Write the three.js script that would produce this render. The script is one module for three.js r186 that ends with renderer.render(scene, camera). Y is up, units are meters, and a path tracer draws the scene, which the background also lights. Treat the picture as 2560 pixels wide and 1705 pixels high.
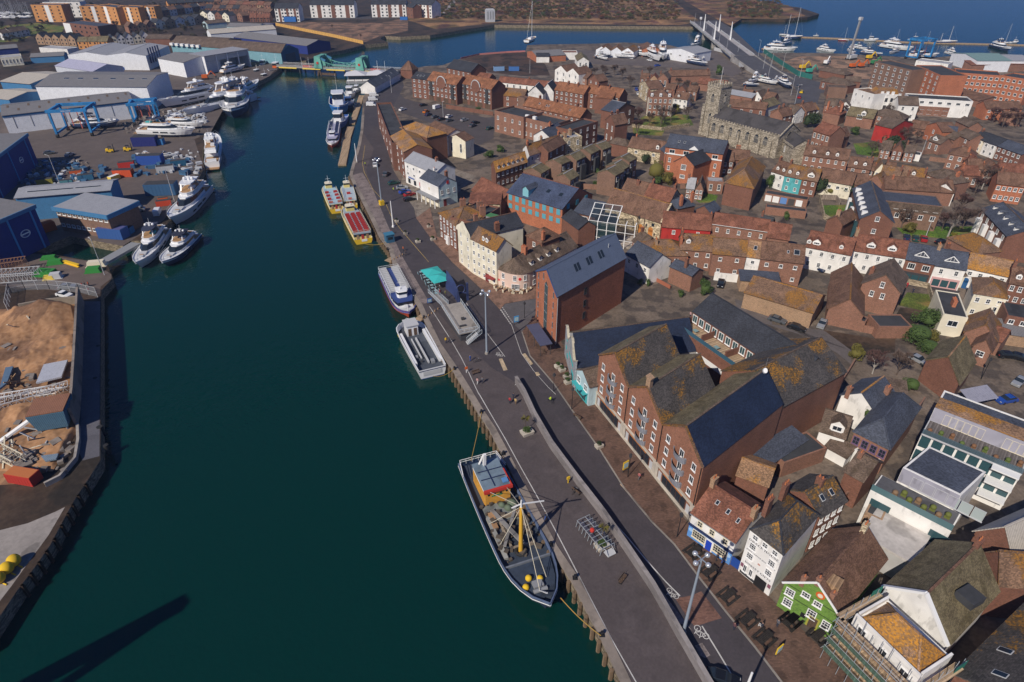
import*as THREE from 'three';
import {MarchingCubes} from 'three/addons/objects/MarchingCubes.js';
import {mergeVertices} from 'three/addons/utils/BufferGeometryUtils.js';

// ---------------------------------------------------------------- camera, sky, sun, exposure
const scene=new THREE.Scene();
const CAMH=85,PITCH=33.3*Math.PI/180,FPX=1600,CX=1280,CY=852.5;
const camera=new THREE.PerspectiveCamera(2*Math.atan(CY/FPX)*180/Math.PI,1024/682,0.5,9000);
camera.position.set(0,CAMH,0);
camera.rotation.set(-PITCH,0,0);
scene.add(camera);

const SUN=new THREE.Vector3(-0.607,0.637/0.77,0.794).normalize();
{// clear deep-blue spring sky, brighter towards the horizon and round the sun
  const w=256,h=128,d=new Float32Array(w*h*4);
  for (let j=0;j<h;j++) for (let i=0;i<w;i++) {
    const el=((j+0.5)/h - 0.5)*Math.PI,az=((i+0.5)/w - 0.5)*2*Math.PI;
    const dir=new THREE.Vector3(Math.cos(el)*Math.cos(az),Math.sin(el),Math.cos(el)*Math.sin(az));
    const t=Math.pow(1 - Math.max(0,Math.sin(el)),3.2);
    const g=Math.pow(Math.max(0,dir.dot(SUN)),14)*0.3;
    const k=4*(j*w+i);
    d[k]=0.018+0.036*t+g*0.9;d[k+1]=0.058+0.122*t+g*0.9;d[k+2]=0.21+0.28*t+g;d[k+3]=1;
 }
  const sky=new THREE.DataTexture(d,w,h,THREE.RGBAFormat,THREE.FloatType);
  sky.mapping=THREE.EquirectangularReflectionMapping;sky.magFilter=THREE.LinearFilter;sky.needsUpdate=true;
  scene.background=sky;scene.environment=sky;
}
const sun=new THREE.DirectionalLight(new THREE.Color(1,0.915,0.79),4.4);
sun.position.copy(SUN).multiplyScalar(900).add(new THREE.Vector3(0,0,-300));
sun.target.position.set(0,0,-300);sun.castShadow=true;sun.shadow.mapSize.set(4096,4096);
Object.assign(sun.shadow.camera,{left: -700,right: 700,top: 600,bottom: -600,near: 10,far: 2500});
scene.add(sun,sun.target);
scene.fog=new THREE.FogExp2(new THREE.Color(0.35,0.47,0.68),0.00012);

const renderer=new THREE.WebGLRenderer({antialias: true});
renderer.toneMapping=THREE.LinearToneMapping;
renderer.toneMappingExposure=0.92;
renderer.shadowMap.enabled=true;
// ---------------------------------------------------------------- helpers
let seed=7;
const rnd=()=>{seed=(seed*1664525+1013904223) >>> 0;return seed/4294967296;};
const rr=(a,b)=>a+(b - a)*rnd();
const V=(x,y,z)=>new THREE.Vector3(x,y,z);
// enlarged views of the photograph: origin and scale of each, so that positions can be read off them
const REG={a: [0,0,4.529],b: [500,0,4.529],c: [1000,0,4.529],d: [1500,0,4.529],e: [2000,0,4.205],f: [0,330,4.529],g: [780,330,4.529],h: [1280,330,4.529],i: [1780,330,4.529],j: [2040,500,4.529],k: [0,700,2.613],l: [930,640,4.529],m: [1430,640,4.529],n: [1930,640,3.733],o: [1100,980,4.529],p: [1500,900,4.529],q: [1960,920,3.92],r: [1650,1200,4.273],s: [1960,1305,3.92],t: [1100,1100,3.486],u: [1350,1300,3.872],v: [0,1250,3.446],w: [300,330,4.237],x: [950,400,6.273],A: [2200,200,4.611],C: [1240,230,5.059],E: [1180,560,5.059],K: [0,600,5.6],D: [0,0,0.9195],S: [0,0,1]};
const Z=(k,x,y)=>[REG[k][0]+x/REG[k][2],REG[k][1]+y/REG[k][2]];
const cp=Math.cos(PITCH),sp=Math.sin(PITCH);
function G(px,py,h=0) {// the point at height h seen at a pixel of the photograph
  const dx=(px - CX)/FPX,dy=(CY - py)/FPX,y=dy*cp - sp,z=-(cp+dy*sp),t=(h - CAMH)/y;
  return V(dx*t,h,z*t);
}
const at=(k,x,y,h=0)=>G(...Z(k,x,y),h);

const used={};
const numbered=n=>{const c=used[n]=(used[n] ?? -1)+1;return c ? `${n}_${String(c).padStart(3, '0')}` : n;};
function tag(o,label,category,group,kind) {
  if (label) o.userData.label=label;if (category) o.userData.category=category;
  if (group) o.userData.group=group;if (kind) o.userData.kind=kind;return o;
}
function thing(name,label,category,pos,turn=0,group) {
  const o=new THREE.Group();o.name=numbered(name);scene.add(o);
  if (pos) o.position.copy(pos);o.rotation.y=turn;return tag(o,label,category,group);
}
function dup(src,pos,turn,label,group) {
  const o=src.clone();o.name=numbered(src.name.replace(/_\d{3}$/,''));scene.add(o);
  if (pos) o.position.copy(pos);if (turn!==undefined) o.rotation.y=turn;
  o.userData={...src.userData};return tag(o,label,null,group);
}
const nb=()=>new MB();
class MB {// collects faces into one geometry, uv in metres
  constructor() {this.p=[];this.n=[];this.u=[];this.ou=rnd()*40;this.ov=rnd()*40;this.m=null;}
  vert(v,n,u,w) {if (this.m) {v=v.clone().applyMatrix4(this.m);n=n.clone().transformDirection(this.m);} this.p.push(v.x,v.y,v.z);this.n.push(n.x,n.y,n.z);this.u.push(u,w);}
  poly(pts) {
    const n=V(0,0,0);
    for (let i=0;i<pts.length;i++) {const a=pts[i],b=pts[(i+1) % pts.length];n.x += (a.y - b.y)*(a.z+b.z);n.y += (a.z - b.z)*(a.x+b.x);n.z += (a.x - b.x)*(a.y+b.y);}
    n.normalize();
    const t=Math.abs(n.y)>0.995?V(1,0,0) : V(n.z,0,-n.x).normalize(),b=V(0,0,0).crossVectors(n,t);
    const U=q=>q.dot(t)+this.ou,W=q=>q.dot(b)+this.ov;
    for (let i=1;i<pts.length - 1;i++) for (const q of [pts[0],pts[i],pts[i+1]]) this.vert(q,n,U(q),W(q));
    return this;
 }
  quad(a,b,c,d) {return this.poly([a,b,c,d]);}
  box(cx,cy,cz,w,h,d,ry=0) {
    const c=Math.cos(ry),s=Math.sin(ry),P=(x,y,z)=>V(cx+x*c+z*s,cy+y,cz - x*s+z*c),x=w/2,y=h/2,z=d/2;
    const a=P(-x,-y,z),b=P(x,-y,z),e=P(x,y,z),f=P(-x,y,z),g=P(-x,-y,-z),i=P(x,-y,-z),j=P(x,y,-z),k=P(-x,y,-z);
    return this.quad(a,b,e,f).quad(i,g,k,j).quad(b,i,j,e).quad(g,a,f,k).quad(f,e,j,k).quad(g,i,b,a);
 }
  bar(a,b,w=0.1,h=w) {// square bar between two points
    const d=b.clone().sub(a),l=d.length();d.normalize();
    const r=(Math.abs(d.y)>0.99?V(1,0,0) : V(-d.z,0,d.x).normalize()).multiplyScalar(w/2),u=V(0,0,0).crossVectors(r,d).normalize().multiplyScalar(h/2);
    const q=[[-1,-1],[1,-1],[1,1],[-1,1]].map(([i,j])=>[a,b].map(o=>o.clone().addScaledVector(r,i).addScaledVector(u,j)));
    for (let i=0;i<4;i++) {const A=q[i],B=q[(i+1) % 4];this.quad(A[0],A[1],B[1],B[0]);}
    return this.quad(q[0][0],q[1][0],q[2][0],q[3][0]).quad(q[3][1],q[2][1],q[1][1],q[0][1]);
 }
  cyl(a,b,r0,r1=r0,seg=8,cap=true) {
    const d=b.clone().sub(a).normalize(),x=(Math.abs(d.y)>0.99?V(1,0,0) : V(-d.z,0,d.x).normalize()),y=V(0,0,0).crossVectors(d,x),R=[];
    for (let i=0;i<seg;i++) {const t=i/seg*2*Math.PI;R.push(x.clone().multiplyScalar(Math.cos(t)).addScaledVector(y,Math.sin(t)));}
    const l=a.distanceTo(b);
    for (let i=0;i<seg;i++) {
      const m=R[i],k=R[(i+1) % seg],A=a.clone().addScaledVector(m,r0),B=a.clone().addScaledVector(k,r0),C=b.clone().addScaledVector(k,r1),E=b.clone().addScaledVector(m,r1),u=i/seg*r0*6.28,w=(i+1)/seg*r0*6.28;
      this.vert(A,m,u,0);this.vert(B,k,w,0);this.vert(C,k,w,l);this.vert(A,m,u,0);this.vert(C,k,w,l);this.vert(E,m,u,l);
   }
    if (cap) {this.poly(R.map(m=>b.clone().addScaledVector(m,r1)));this.poly(R.map(m=>a.clone().addScaledVector(m,r0)).reverse());}
    return this;
 }
  add(g,mat) {// another geometry
    g=g.index?g.toNonIndexed() : g;const P=g.attributes.position,N=g.attributes.normal,T=g.attributes.uv;
    const keep=this.m;this.m=keep&&mat?keep.clone().multiply(mat) : (mat||keep);
    for (let i=0;i<P.count;i++) this.vert(V(P.getX(i),P.getY(i),P.getZ(i)),V(N.getX(i),N.getY(i),N.getZ(i)),T?T.getX(i) : 0,T?T.getY(i) : 0);
    this.m=keep;return this;
 }
  ball(c,r,k=1,det=1) {return this.add(new THREE.IcosahedronGeometry(1,det),new THREE.Matrix4().compose(c,new THREE.Quaternion(),V(r,r*k,r)));}
  prism(out,y0,y1,sx=1,cx=0,off=0,capB=false) {// outline [x,z] anticlockwise from above is z down; top shrunk by sx about cx and moved by off
    const lo=out.map(([x,z])=>V(x,y0,z)),hi=out.map(([x,z])=>V(cx+(x - cx)*sx+off,y1,z*sx)),n=out.length;
    for (let i=0;i<n;i++) {const j=(i+1) % n;this.quad(lo[i],lo[j],hi[j],hi[i]);}
    this.poly(hi);if (capB) this.poly([...lo].reverse());return this;
 }
  geo() {
    const g=new THREE.BufferGeometry();
    g.setAttribute('position',new THREE.Float32BufferAttribute(this.p,3));g.setAttribute('normal',new THREE.Float32BufferAttribute(this.n,3));g.setAttribute('uv',new THREE.Float32BufferAttribute(this.u,2));
    return g;
 }
}
function part(parent,name,mb,mat,label) {
  const o=new THREE.Mesh(mb instanceof MB?mb.geo() : mb,mat);o.name=name;o.castShadow=o.receiveShadow=true;
  if (label) o.userData.label=label;parent.add(o);return o;
}
function solo(name,mb,mat,label,category,group,kind) {const o=part(scene,numbered(name),mb,mat);return tag(o,label,category,group,kind);}
function struct(name,mb,mat) {return tag(part(scene,numbered(name),mb,mat),null,null,null,'structure');}

// ---------------------------------------------------------------- surfaces: tiling noise, uv in metres
function noiseTable(n) {const t=new Float32Array(n*n);for (let i=0;i<n*n;i++) t[i]=rnd();return t;}
const NT=noiseTable(256);
const vn=(x,y,per)=>{// periodic value noise
  const xi=Math.floor(x),yi=Math.floor(y),fx=x - xi,fy=y - yi,m=a=>((a % per)+per) % per,T=(a,b)=>NT[(m(b) & 255)*256+(m(a) & 255)];
  const sx=fx*fx*(3 - 2*fx),sy=fy*fy*(3 - 2*fy);
  return (T(xi,yi)*(1 - sx)+T(xi+1,yi)*sx)*(1 - sy)+(T(xi,yi+1)*(1 - sx)+T(xi+1,yi+1)*sx)*sy;
};
const fbm=(u,v,f,o=4)=>{let s=0,a=0.5,t=0;for (let i=0;i<o;i++) {s += a*vn(u*f+i*17,v*f+i*31,f);t += a;a*=0.5;f*=2;} return s/t;};
function tex(size,metres,fn,srgb=true) {
  const d=new Uint8Array(size*size*4);let sum=0;
  for (let j=0;j<size;j++) for (let i=0;i<size;i++) {
    const c=fn(i/size,j/size,i,j),k=4*(j*size+i);
    for (let q=0;q<3;q++) d[k+q]=Math.max(0,Math.min(255,(Array.isArray(c)?c[q] : c)));
    d[k+3]=255;sum += Math.pow(d[k+1]/255,2.2);
 }
  const t=new THREE.DataTexture(d,size,size);t.mean=sum/size/size;t.wrapS=t.wrapT=THREE.RepeatWrapping;t.magFilter=THREE.LinearFilter;t.minFilter=THREE.LinearMipmapLinearFilter;t.generateMipmaps=true;
  t.repeat.set(1/metres,1/metres);if (srgb) t.colorSpace=THREE.SRGBColorSpace;t.needsUpdate=true;return t;
}
const mix3=(a,b,t)=>a.map((x,i)=>x+(b[i] - x)*t),sm=(a,b,x)=>{const t=Math.max(0,Math.min(1,(x - a)/(b - a)));return t*t*(3 - 2*t);};
const hsh=(i,j)=>NT[((j*37+i*11) & 255)*256+((i*53+j*7) & 255)];
// unit courses: per-piece tone, light joints; ph = courses per tile, pw = pieces per course
const courses=(u,v,ph,pw)=>{const r=Math.floor(v*ph),x=u*pw+(r & 1)*0.5,c=Math.floor(x) % pw;return [hsh(c,r),v*ph - r,x - Math.floor(x)];};
const T={
  brick: tex(1024,12,(u,v)=>{const [h,a,b]=courses(u,v,160,52),s=fbm(u,v,5),k=205+50*(h - 0.5)+30*(s - 0.5),j=a<0.14||b<0.05?0.5 : 0;const w=sm(0.6,0.85,fbm(u+.3,v+.7,16,5))*0.2;return mix3(mix3([k+10*h,k,k],[215,205,195],j),[120,110,105],w);}),
  render: tex(512,14,(u,v)=>{const k=226+40*(fbm(u,v,6,5) - 0.5) - 26*sm(0.58,0.8,fbm(u,v*0.34+.2,20));return [k,k - 2,k - 5];}),
  tile: tex(1024,14,(u,v)=>{const [h,a]=courses(u,v,84,64),s=fbm(u,v,6,5),k=196+66*(h - 0.5)+80*(s - 0.5) - (a<0.16?46 : 0),m=sm(0.5,0.8,fbm(u+.5,v,13,6));return mix3([k+8,k - 4,k - 8],[128,118,98],m*0.5);}),
  tileLichen: tex(1024,17,(u,v)=>{const [h,a]=courses(u,v,102,76),s=fbm(u,v,6,5),k=150+60*(h - 0.5)+60*(s - 0.5) - (a<0.16?36 : 0),dn=sm(0.36,0.66,fbm(u+.5,v,3,4)),m=sm(-0.06,0.3,dn*0.85 - fbm(u,v,110,3))*(0.55+0.9*h);return mix3([k,k*0.83,k*0.72],[172+50*(h - .5),126+34*(h - .5),52],m*0.72);}),
  slate: tex(1024,15,(u,v)=>{const [h,a]=courses(u,v,75,50),s=fbm(u,v,5,5),k=196+58*(h - 0.5)+60*(s - 0.5) - (a<0.14?34 : 0);return [k,k,k+3];}),
  slateLichen: tex(1024,19,(u,v)=>{const [h,a]=courses(u,v,95,64),s=fbm(u,v,6,5),k=92+36*(h - 0.5)+44*(s - 0.5) - (a<0.16?22 : 0),dn=sm(0.38,0.68,fbm(u+.15,v+.4,3,4)),m=sm(-0.06,0.3,dn*0.82 - fbm(u,v,120,3))*(0.55+0.9*h);return mix3([k,k*0.96,k*0.94],[176+60*(h - .5),124+40*(h - .5),44],m*0.72);}),
  mott: tex(1024,30,(u,v)=>{const k=214+70*(fbm(u,v,4,7) - 0.5)+34*(fbm(u+.3,v+.6,60,3) - 0.5) - 34*sm(0.6,0.72,fbm(u+.7,v+.2,9,4));return [k,k,k];}),
  asphalt: tex(1024,24,(u,v,i,j)=>{const k=212+34*(fbm(u,v,3,6) - 0.5)+30*(fbm(u,v,90,2) - 0.5)+12*sm(0.6,0.7,fbm(u+.4,v+.1,9,4)) - 10*sm(0.6,0.7,fbm(u+.9,v+.5,13,4));return [k,k - 2,k];}),
  paving: tex(1024,10,(u,v)=>{const [h,a,b]=courses(u,v,50,26),k=205+40*(h - 0.5)+60*(fbm(u,v,4,6) - 0.5) - (a<0.1||b<0.05?26 : 0) - 30*sm(0.62,0.7,fbm(u+.2,v+.8,6,4));return [k,k - 3,k - 5];}),
  ribs: tex(512,8,(u,v)=>{const x=(u*24) % 1,k=222+20*Math.sin(x*6.283)+20*(fbm(u,v,4,5) - 0.5) - 14*sm(0.55,0.75,fbm(u,v,30,3));return [k,k,k+2];}),
  plank: tex(512,4,(u,v)=>{const r=Math.floor(u*20),k=200+60*(hsh(r,3) - 0.5)+40*(fbm(u*1,v,16,4) - 0.5) - ((u*20) % 1<0.08?60 : 0);return [k,k - 4,k - 8];}),
  grass: tex(1024,30,(u,v)=>{const s=fbm(u,v,6,7),f=fbm(u,v,128,2),m=sm(0.5,0.68,fbm(u+.3,v+.3,5,5));return mix3([96+90*(f - .5),116+100*(f - .5),48+40*(f - .5)],[150+60*(f - .5),128+50*(f - .5),84],m*0.8).map(c=>c*(0.75+0.5*s));}),
  scrub: tex(1024,130,(u,v)=>{const s=fbm(u,v,8,7),f=fbm(u,v,120,3),m=sm(0.48,0.62,fbm(u+.3,v+.3,6,6)),q=sm(0.56,0.66,fbm(u+.6,v+.1,10,5));return mix3(mix3([168,138,104],[120,104,66],m),[98,66,66],q*0.7).map(c=>c*(0.6+0.8*s)+70*(f - 0.5));}),
  sand: tex(1024,40,(u,v)=>{const s=fbm(u,v,4,7),f=fbm(u,v,64,3),t=sm(0.5,0.6,fbm(u+.2,v * .4+.3,12,4));return mix3([208,166,126],[148,116,92],t*0.7).map(c=>c*(0.72+0.5*s)+50*(f - 0.5));}),
  dirt: tex(1024,60,(u,v)=>{const s=fbm(u,v,6,7),f=fbm(u,v,90,3),t=sm(0.5,0.62,fbm(u+.2,v+.3,8,5));return mix3([150,128,112],[104,94,84],t).map(c=>c*(0.7+0.55*s)+60*(f - 0.5));}),
  dirt2: tex(1024,34,(u,v)=>{const s=fbm(u,v,5,7),f=fbm(u,v,90,3),t=sm(0.45,0.62,fbm(u+.2,v+.3,11,5)),k=190+90*(s - .5)+60*(f - .5);return mix3([k,k - 3,k - 8],[k * .66,k * .66,k * .68],t * .7);}),
  stone: tex(1024,9,(u,v)=>{const [h,a,b]=courses(u,v,36,15),k=190+96*(h - 0.5)+60*(fbm(u,v,6,5) - 0.5) - (a<0.1||b<0.05?30 : 0);return [k,k - 6,k - 18];}),
};
T.ripple=tex(1024,46,(u,v)=>128+120*(fbm(u,v,24,5) - 0.5)+60*(fbm(u+.4,v+.2,90,2) - 0.5),false);
T.ripple.userData={};
const lin=(r,g,b)=>new THREE.Color().setRGB(r,g,b);
const ABS=['tileLichen','slateLichen','grass','scrub','sand','dirt'].map(k=>T[k]);
// colours are the mean colour of the surface: textures only vary it (a few textures hold their own colours)
function M(r,g,b,map,o={}) {const m=new THREE.MeshStandardMaterial({roughness: 0.85,...o}),k=map&&!ABS.includes(map)?1/map.mean : 1;m.color.setRGB(r*k,g*k,b*k);if (map) m.map=map;return m;}
const W_={// walls
  br: M(.185,.088,.060,T.brick),bo: M(.39,.15,.08,T.brick),bd: M(.185,.088,.060,T.brick),bp: M(.25,.135,.094,T.brick),by: M(.34,.235,.15,T.brick),bb: M(.20,.125,.09,T.brick),bq: M(.27,.13,.082,T.brick),
  wh: M(.78,.78,.78,T.render),cr: M(.76,.72,.60,T.render),gy: M(.42,.42,.43,T.render),pk: M(.72,.55,.48,T.render),gn: M(.13,.26,.045,T.brick),bl: M(.10,.27,.62,T.render),lb: M(.42,.56,.62,T.render),
  tq: M(.10,.42,.47,T.render),rd: M(.42,.03,.025,T.render),st: M(.44,.39,.31,T.stone),sg: M(.30,.28,.255,T.stone),or: M(.55,.27,.09,T.brick),nv: M(.012,.03,.20,T.ribs),mb: M(.05,.19,.38,T.ribs),lm: M(.55,.58,.64,T.ribs),wm: M(.75,.77,.80,T.ribs),tm: M(.18,.36,.42,T.ribs),vi: M(.16,.10,.20,T.render),gw: M(.70,.70,.71,T.render),
};
const R_={// roofs
  rt: M(.165,.074,.048,T.tile),ro: M(.21,.10,.052,T.tile),rb: M(.13,.080,.055,T.tile),rg: M(.105,.084,.066,T.tile),rl: M(.60,.53,.46,T.tileLichen),my: M(.95,.84,.66,T.tileLichen),
  sl: M(.058,.068,.094,T.slate),sd: M(.032,.035,.045,T.slate),ld: M(.062,.056,.058,T.mott),sn: M(.014,.022,.046,T.slate,{roughness: .6}),sm: M(.62,.60,.60,T.slateLichen),sb: M(.048,.065,.115,T.slate),mt: M(.095,.12,.175,T.ribs,{roughness: .5}),lg: M(.30,.31,.34,T.ribs),ag: M(.19,.185,.19,T.ribs),tn: M(.46,.42,.36,T.ribs),ft: M(.045,.047,.053,T.mott),fl: M(.36,.36,.38,T.mott),dk: M(.058,.068,.094,T.slate),mo: M(.13,.12,.07,T.tile),lv: M(.40,.40,.52,T.ribs),gg: M(.17,.27,.27,T.ribs),
};
const X_={// trims and things
  white: M(.80,.80,.80),cream: M(.70,.64,.50),glass: M(.02,.028,.04,null,{roughness: .08,metalness: 0}),glassB: M(.035,.085,.10,null,{roughness: .06}),black: M(.018,.018,.02,null,{roughness: .5}),dark: M(.045,.045,.05),grey: M(.25,.26,.28),lgrey: M(.5,.51,.53),steel: M(.42,.44,.47,null,{roughness: .4,metalness: .6}),galv: M(.42,.46,.50,null,{roughness: .45,metalness: .3}),
  wood: M(.30,.20,.12,T.plank),woodD: M(.10,.065,.045,T.plank),deck: M(.36,.27,.18,T.plank),teak: M(.40,.25,.13,T.plank),pot: M(.50,.17,.07),stonel: M(.50,.45,.38,T.mott),conc: M(.33,.30,.27,T.mott),red: M(.50,.03,.02),yellow: M(.75,.48,.02),yel2: M(.80,.60,.10),orange: M(.62,.12,.015),blue: M(.02,.10,.38),lblue: M(.05,.26,.55),navy: M(.012,.025,.09),teal: M(.05,.40,.42),green: M(.03,.22,.08),lime: M(.55,.75,.05),gel: M(.80,.81,.83,null,{roughness: .22}),gelb: M(.03,.06,.16,null,{roughness: .2}),gelg: M(.30,.33,.38,null,{roughness: .2}),rubber: M(.02,.02,.022),rope: M(.45,.28,.06),seat: M(.42,.03,.03),paintW: M(.55,.54,.52,T.mott),paintY: M(.55,.38,.10,T.mott),
};
X_.paneW=X_.glass;
for (const m of [...Object.values(W_),...Object.values(R_),...Object.values(X_)]) m.side=THREE.DoubleSide;

// ---------------------------------------------------------------- houses
const GC={};
const cached=(k,f)=>GC[k]||(GC[k]=f());
// a window: white frame with glazing bars standing 6 cm off the wall, pane behind it
function winGeo(w,h,st) {
  return cached(`w${w.toFixed(2)},${h.toFixed(2)},${st}`,()=>{
    const f=nb(),t=st === 'n' ? 0.05 : Math.min(0.13,w*0.13),d=0.09,z=d/2;
    f.box(0,h/2 - t/2,z,w,t,d).box(0,-h/2+t/2,z,w,t,d).box(-w/2+t/2,0,z,t,h - 2*t,d).box(w/2 - t/2,0,z,t,h - 2*t,d);
    const b=0.055,bar=(n,m)=>{for (let i=1;i<n;i++) f.box(-w/2+w*i/n,0,0.045,b,h - 2*t,0.05);for (let i=1;i<m;i++) f.box(0,-h/2+h*i/m,0.048,w - 2*t,b,0.05);};
    if (st === 's') bar(2,2);if (st === 'g') bar(Math.max(2,Math.round(w/0.45)),Math.max(2,Math.round(h/0.5)));if (st === 'v') bar(2,1);if (st === 'V') bar(3,1);
    f.box(0,-h/2 - 0.05,0.09,w+0.16,0.08,0.18);
    return [f.geo(),nb().box(0,0,0.012,w - 1.2*t,h - 1.2*t,0.024).geo()];
 });
}
function addWindow(parent,x,y,z,ry,w,h,st='s',fm=X_.white,gm=X_.glass) {
  const [fg,pg]=winGeo(w,h,st === 'f' ? 'n' : st);
  if (st === 'f') {const o=part(parent,'window',cached(`f${w.toFixed(2)},${h.toFixed(2)}`,()=>nb().box(0,0,0.03,w,h,0.06).geo()),gm);o.position.set(x,y,z);o.rotation.y=ry;return o;}
  const o=part(parent,'window',fg,fm);o.position.set(x,y,z);o.rotation.y=ry;
  part(o,'pane',pg,gm);return o;
}
const SIDE={// origin and turn of each wall of a W x D house, front at z = 0
  f: (W,D)=>[-W/2,0,1,0,0,W],r: (W,D)=>[W/2,0,0,-1,Math.PI/2,D],l: (W,D)=>[-W/2,-D,0,1,-Math.PI/2,D],b: (W,D)=>[W/2,-D,-1,0,Math.PI,W],
};
function windows(g,spec,W,D,eaves,fm,gm) {// 'f4x3s:w,h,y0,dy,u0,u1' items separated by blanks
  for (const it of spec.trim().split(/\s+/)) {
    const m=it.match(/^([frlb])(\d+)x(\d+)([a-zA-Z]?)(?::(.*))?$/);if (!m) continue;
    const [ox,oz,dx,dz,ry,L]=SIDE[m[1]](W,D),c=+m[2],r=+m[3],st=m[4] || 's',a=(m[5] || '').split(',').map(x=>x === '' ? NaN : +x);
    const dy=isNaN(a[3] ?? NaN)?eaves/r : a[3],u0=isNaN(a[4] ?? NaN)?0 : a[4],u1=isNaN(a[5] ?? NaN)?L : a[5];
    const w=isNaN(a[0] ?? NaN)?Math.min(1.15,(u1 - u0)/c*0.55) : a[0],h=isNaN(a[1] ?? NaN)?dy*0.5 : a[1],y0=isNaN(a[2] ?? NaN)?dy*0.55 : a[2];
    for (let i=0;i<c;i++) for (let j=0;j<r;j++) {const u=u0+(i+0.5)*(u1 - u0)/c;addWindow(g,ox+dx*u,y0+j*dy,oz+dz*u,ry,w,h,st,fm,gm);}
 }
}
function roofSlab(mb,a,b,c,d,t=0.16) {// a-b eave, d-c ridge, given anticlockwise seen from outside
  const n=b.clone().sub(a).cross(d.clone().sub(a)).normalize().multiplyScalar(t),A=[a,b,c,d].map(q=>q.clone().add(n));
  const B=[a,b,c,d];mb.poly(A);mb.poly([...B].reverse());for (let i=0;i<4;i++) {const j=(i+1) % 4;mb.quad(B[i],B[j],A[j],A[i]);}
}
function gableX(wm,rm,dm,W,D,e,r,o,x0=0,z0=0) {// ridge along x; wm walls, rm roof, dm ridge tiles
  const x=W/2,m=D/2;wm.m=rm.m=dm.m=new THREE.Matrix4().makeTranslation(x0,0,z0);
  wm.quad(V(-x,0,0),V(x,0,0),V(x,e,0),V(-x,e,0)).quad(V(x,0,-D),V(-x,0,-D),V(-x,e,-D),V(x,e,-D)).poly([V(x,0,0),V(x,0,-D),V(x,e,-D),V(x,e+r,-m),V(x,e,0)]).poly([V(-x,0,-D),V(-x,0,0),V(-x,e,0),V(-x,e+r,-m),V(-x,e,-D)]);
  const k=r/m,oy=-o*k,q=x+Math.min(o,0.2);
  roofSlab(rm,V(-q,e+oy,o),V(q,e+oy,o),V(q,e+r,-m),V(-q,e+r,-m));roofSlab(rm,V(q,e+oy,-D - o),V(-q,e+oy,-D - o),V(-q,e+r,-m),V(q,e+r,-m));
  dm.box(0,e+r+0.17,-m,2*q+0.04,0.16,0.34);wm.m=rm.m=dm.m=null;
}
function gableZ(wm,rm,dm,W,D,e,r,o,x0=0,z0=0,lm=rm) {// ridge along z, gable to the front
  const x=W/2;wm.m=rm.m=dm.m=lm.m=new THREE.Matrix4().makeTranslation(x0,0,z0);
  wm.poly([V(-x,0,0),V(x,0,0),V(x,e,0),V(0,e+r,0),V(-x,e,0)]).poly([V(x,0,-D),V(-x,0,-D),V(-x,e,-D),V(0,e+r,-D),V(x,e,-D)]).quad(V(x,0,0),V(x,0,-D),V(x,e,-D),V(x,e,0)).quad(V(-x,0,-D),V(-x,0,0),V(-x,e,0),V(-x,e,-D));
  const k=r/x,oy=-o*k,f=Math.min(o,0.2);
  roofSlab(rm,V(x+o,e+oy,f),V(x+o,e+oy,-D - f),V(0,e+r,-D - f),V(0,e+r,f));roofSlab(lm,V(-x - o,e+oy,-D - f),V(-x - o,e+oy,f),V(0,e+r,f),V(0,e+r,-D - f));
  dm.box(0,e+r+0.17,-D/2,0.34,0.16,D+2*f+0.04);wm.m=rm.m=dm.m=lm.m=null;
}
function hip(wm,rm,dm,W,D,e,r,o) {
  wm.box(0,e/2,-D/2,W,e,D);
  const x=W/2+o,z0=o,z1=-D - o,m=-D/2,i=Math.min(W,D)/2*0.95+o,ax=W>=D,R1=ax?V(-x+i,e+r,m) : V(0,e+r,z0 - i),R2=ax?V(x - i,e+r,m) : V(0,e+r,z1+i);
  const a=V(-x,e,z0),b=V(x,e,z0),c=V(x,e,z1),d=V(-x,e,z1);
  if (ax) rm.poly([a,b,R2,R1]).poly([c,d,R1,R2]).poly([b,c,R2]).poly([d,a,R1]);else rm.poly([b,c,R2,R1]).poly([d,a,R1,R2]).poly([a,b,R1]).poly([c,d,R2]);
  rm.quad(d,c,b,a);
  for (const [p,q] of [[a,R1],[b,ax?R2 : R1],[c,R2],[d,ax?R1 : R2],[R1,R2]]) if (p.distanceTo(q)>0.3) dm.bar(p.clone().add(V(0,.06,0)),q.clone().add(V(0,.06,0)),0.26,0.14);
}
function flat(wm,rm,W,D,e,par=0.6) {
  const t=0.3;wm.box(0,(e - .1)/2,-D/2,W,e - .1,D);
  wm.box(0,e+par/2 - .1,-t/2,W,par,t).box(0,e+par/2 - .1,-D+t/2,W,par,t).box(-W/2+t/2,e+par/2 - .1,-D/2,t,par,D - 2*t).box(W/2 - t/2,e+par/2 - .1,-D/2,t,par,D - 2*t);
  rm.box(0,e - .05,-D/2,W - 2*t - .01,0.12,D - 2*t - .01);
}
function mono(wm,rm,W,D,e,r,o,s=1) {// high edge at the back (s=1) or at the front (s=-1)
  const x=W/2,hf=s>0?e : e+r,hb=s>0?e+r : e;
  wm.quad(V(-x,0,0),V(x,0,0),V(x,hf,0),V(-x,hf,0)).quad(V(x,0,-D),V(-x,0,-D),V(-x,hb,-D),V(x,hb,-D)).quad(V(x,0,0),V(x,0,-D),V(x,hb,-D),V(x,hf,0)).quad(V(-x,0,-D),V(-x,0,0),V(-x,hf,0),V(-x,hb,-D));
  const k=(hb - hf)/D;roofSlab(rm,V(-x - o,hf - k*o,o),V(x+o,hf - k*o,o),V(x+o,hb+k*o,-D - o),V(-x - o,hb+k*o,-D - o));
}
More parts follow.
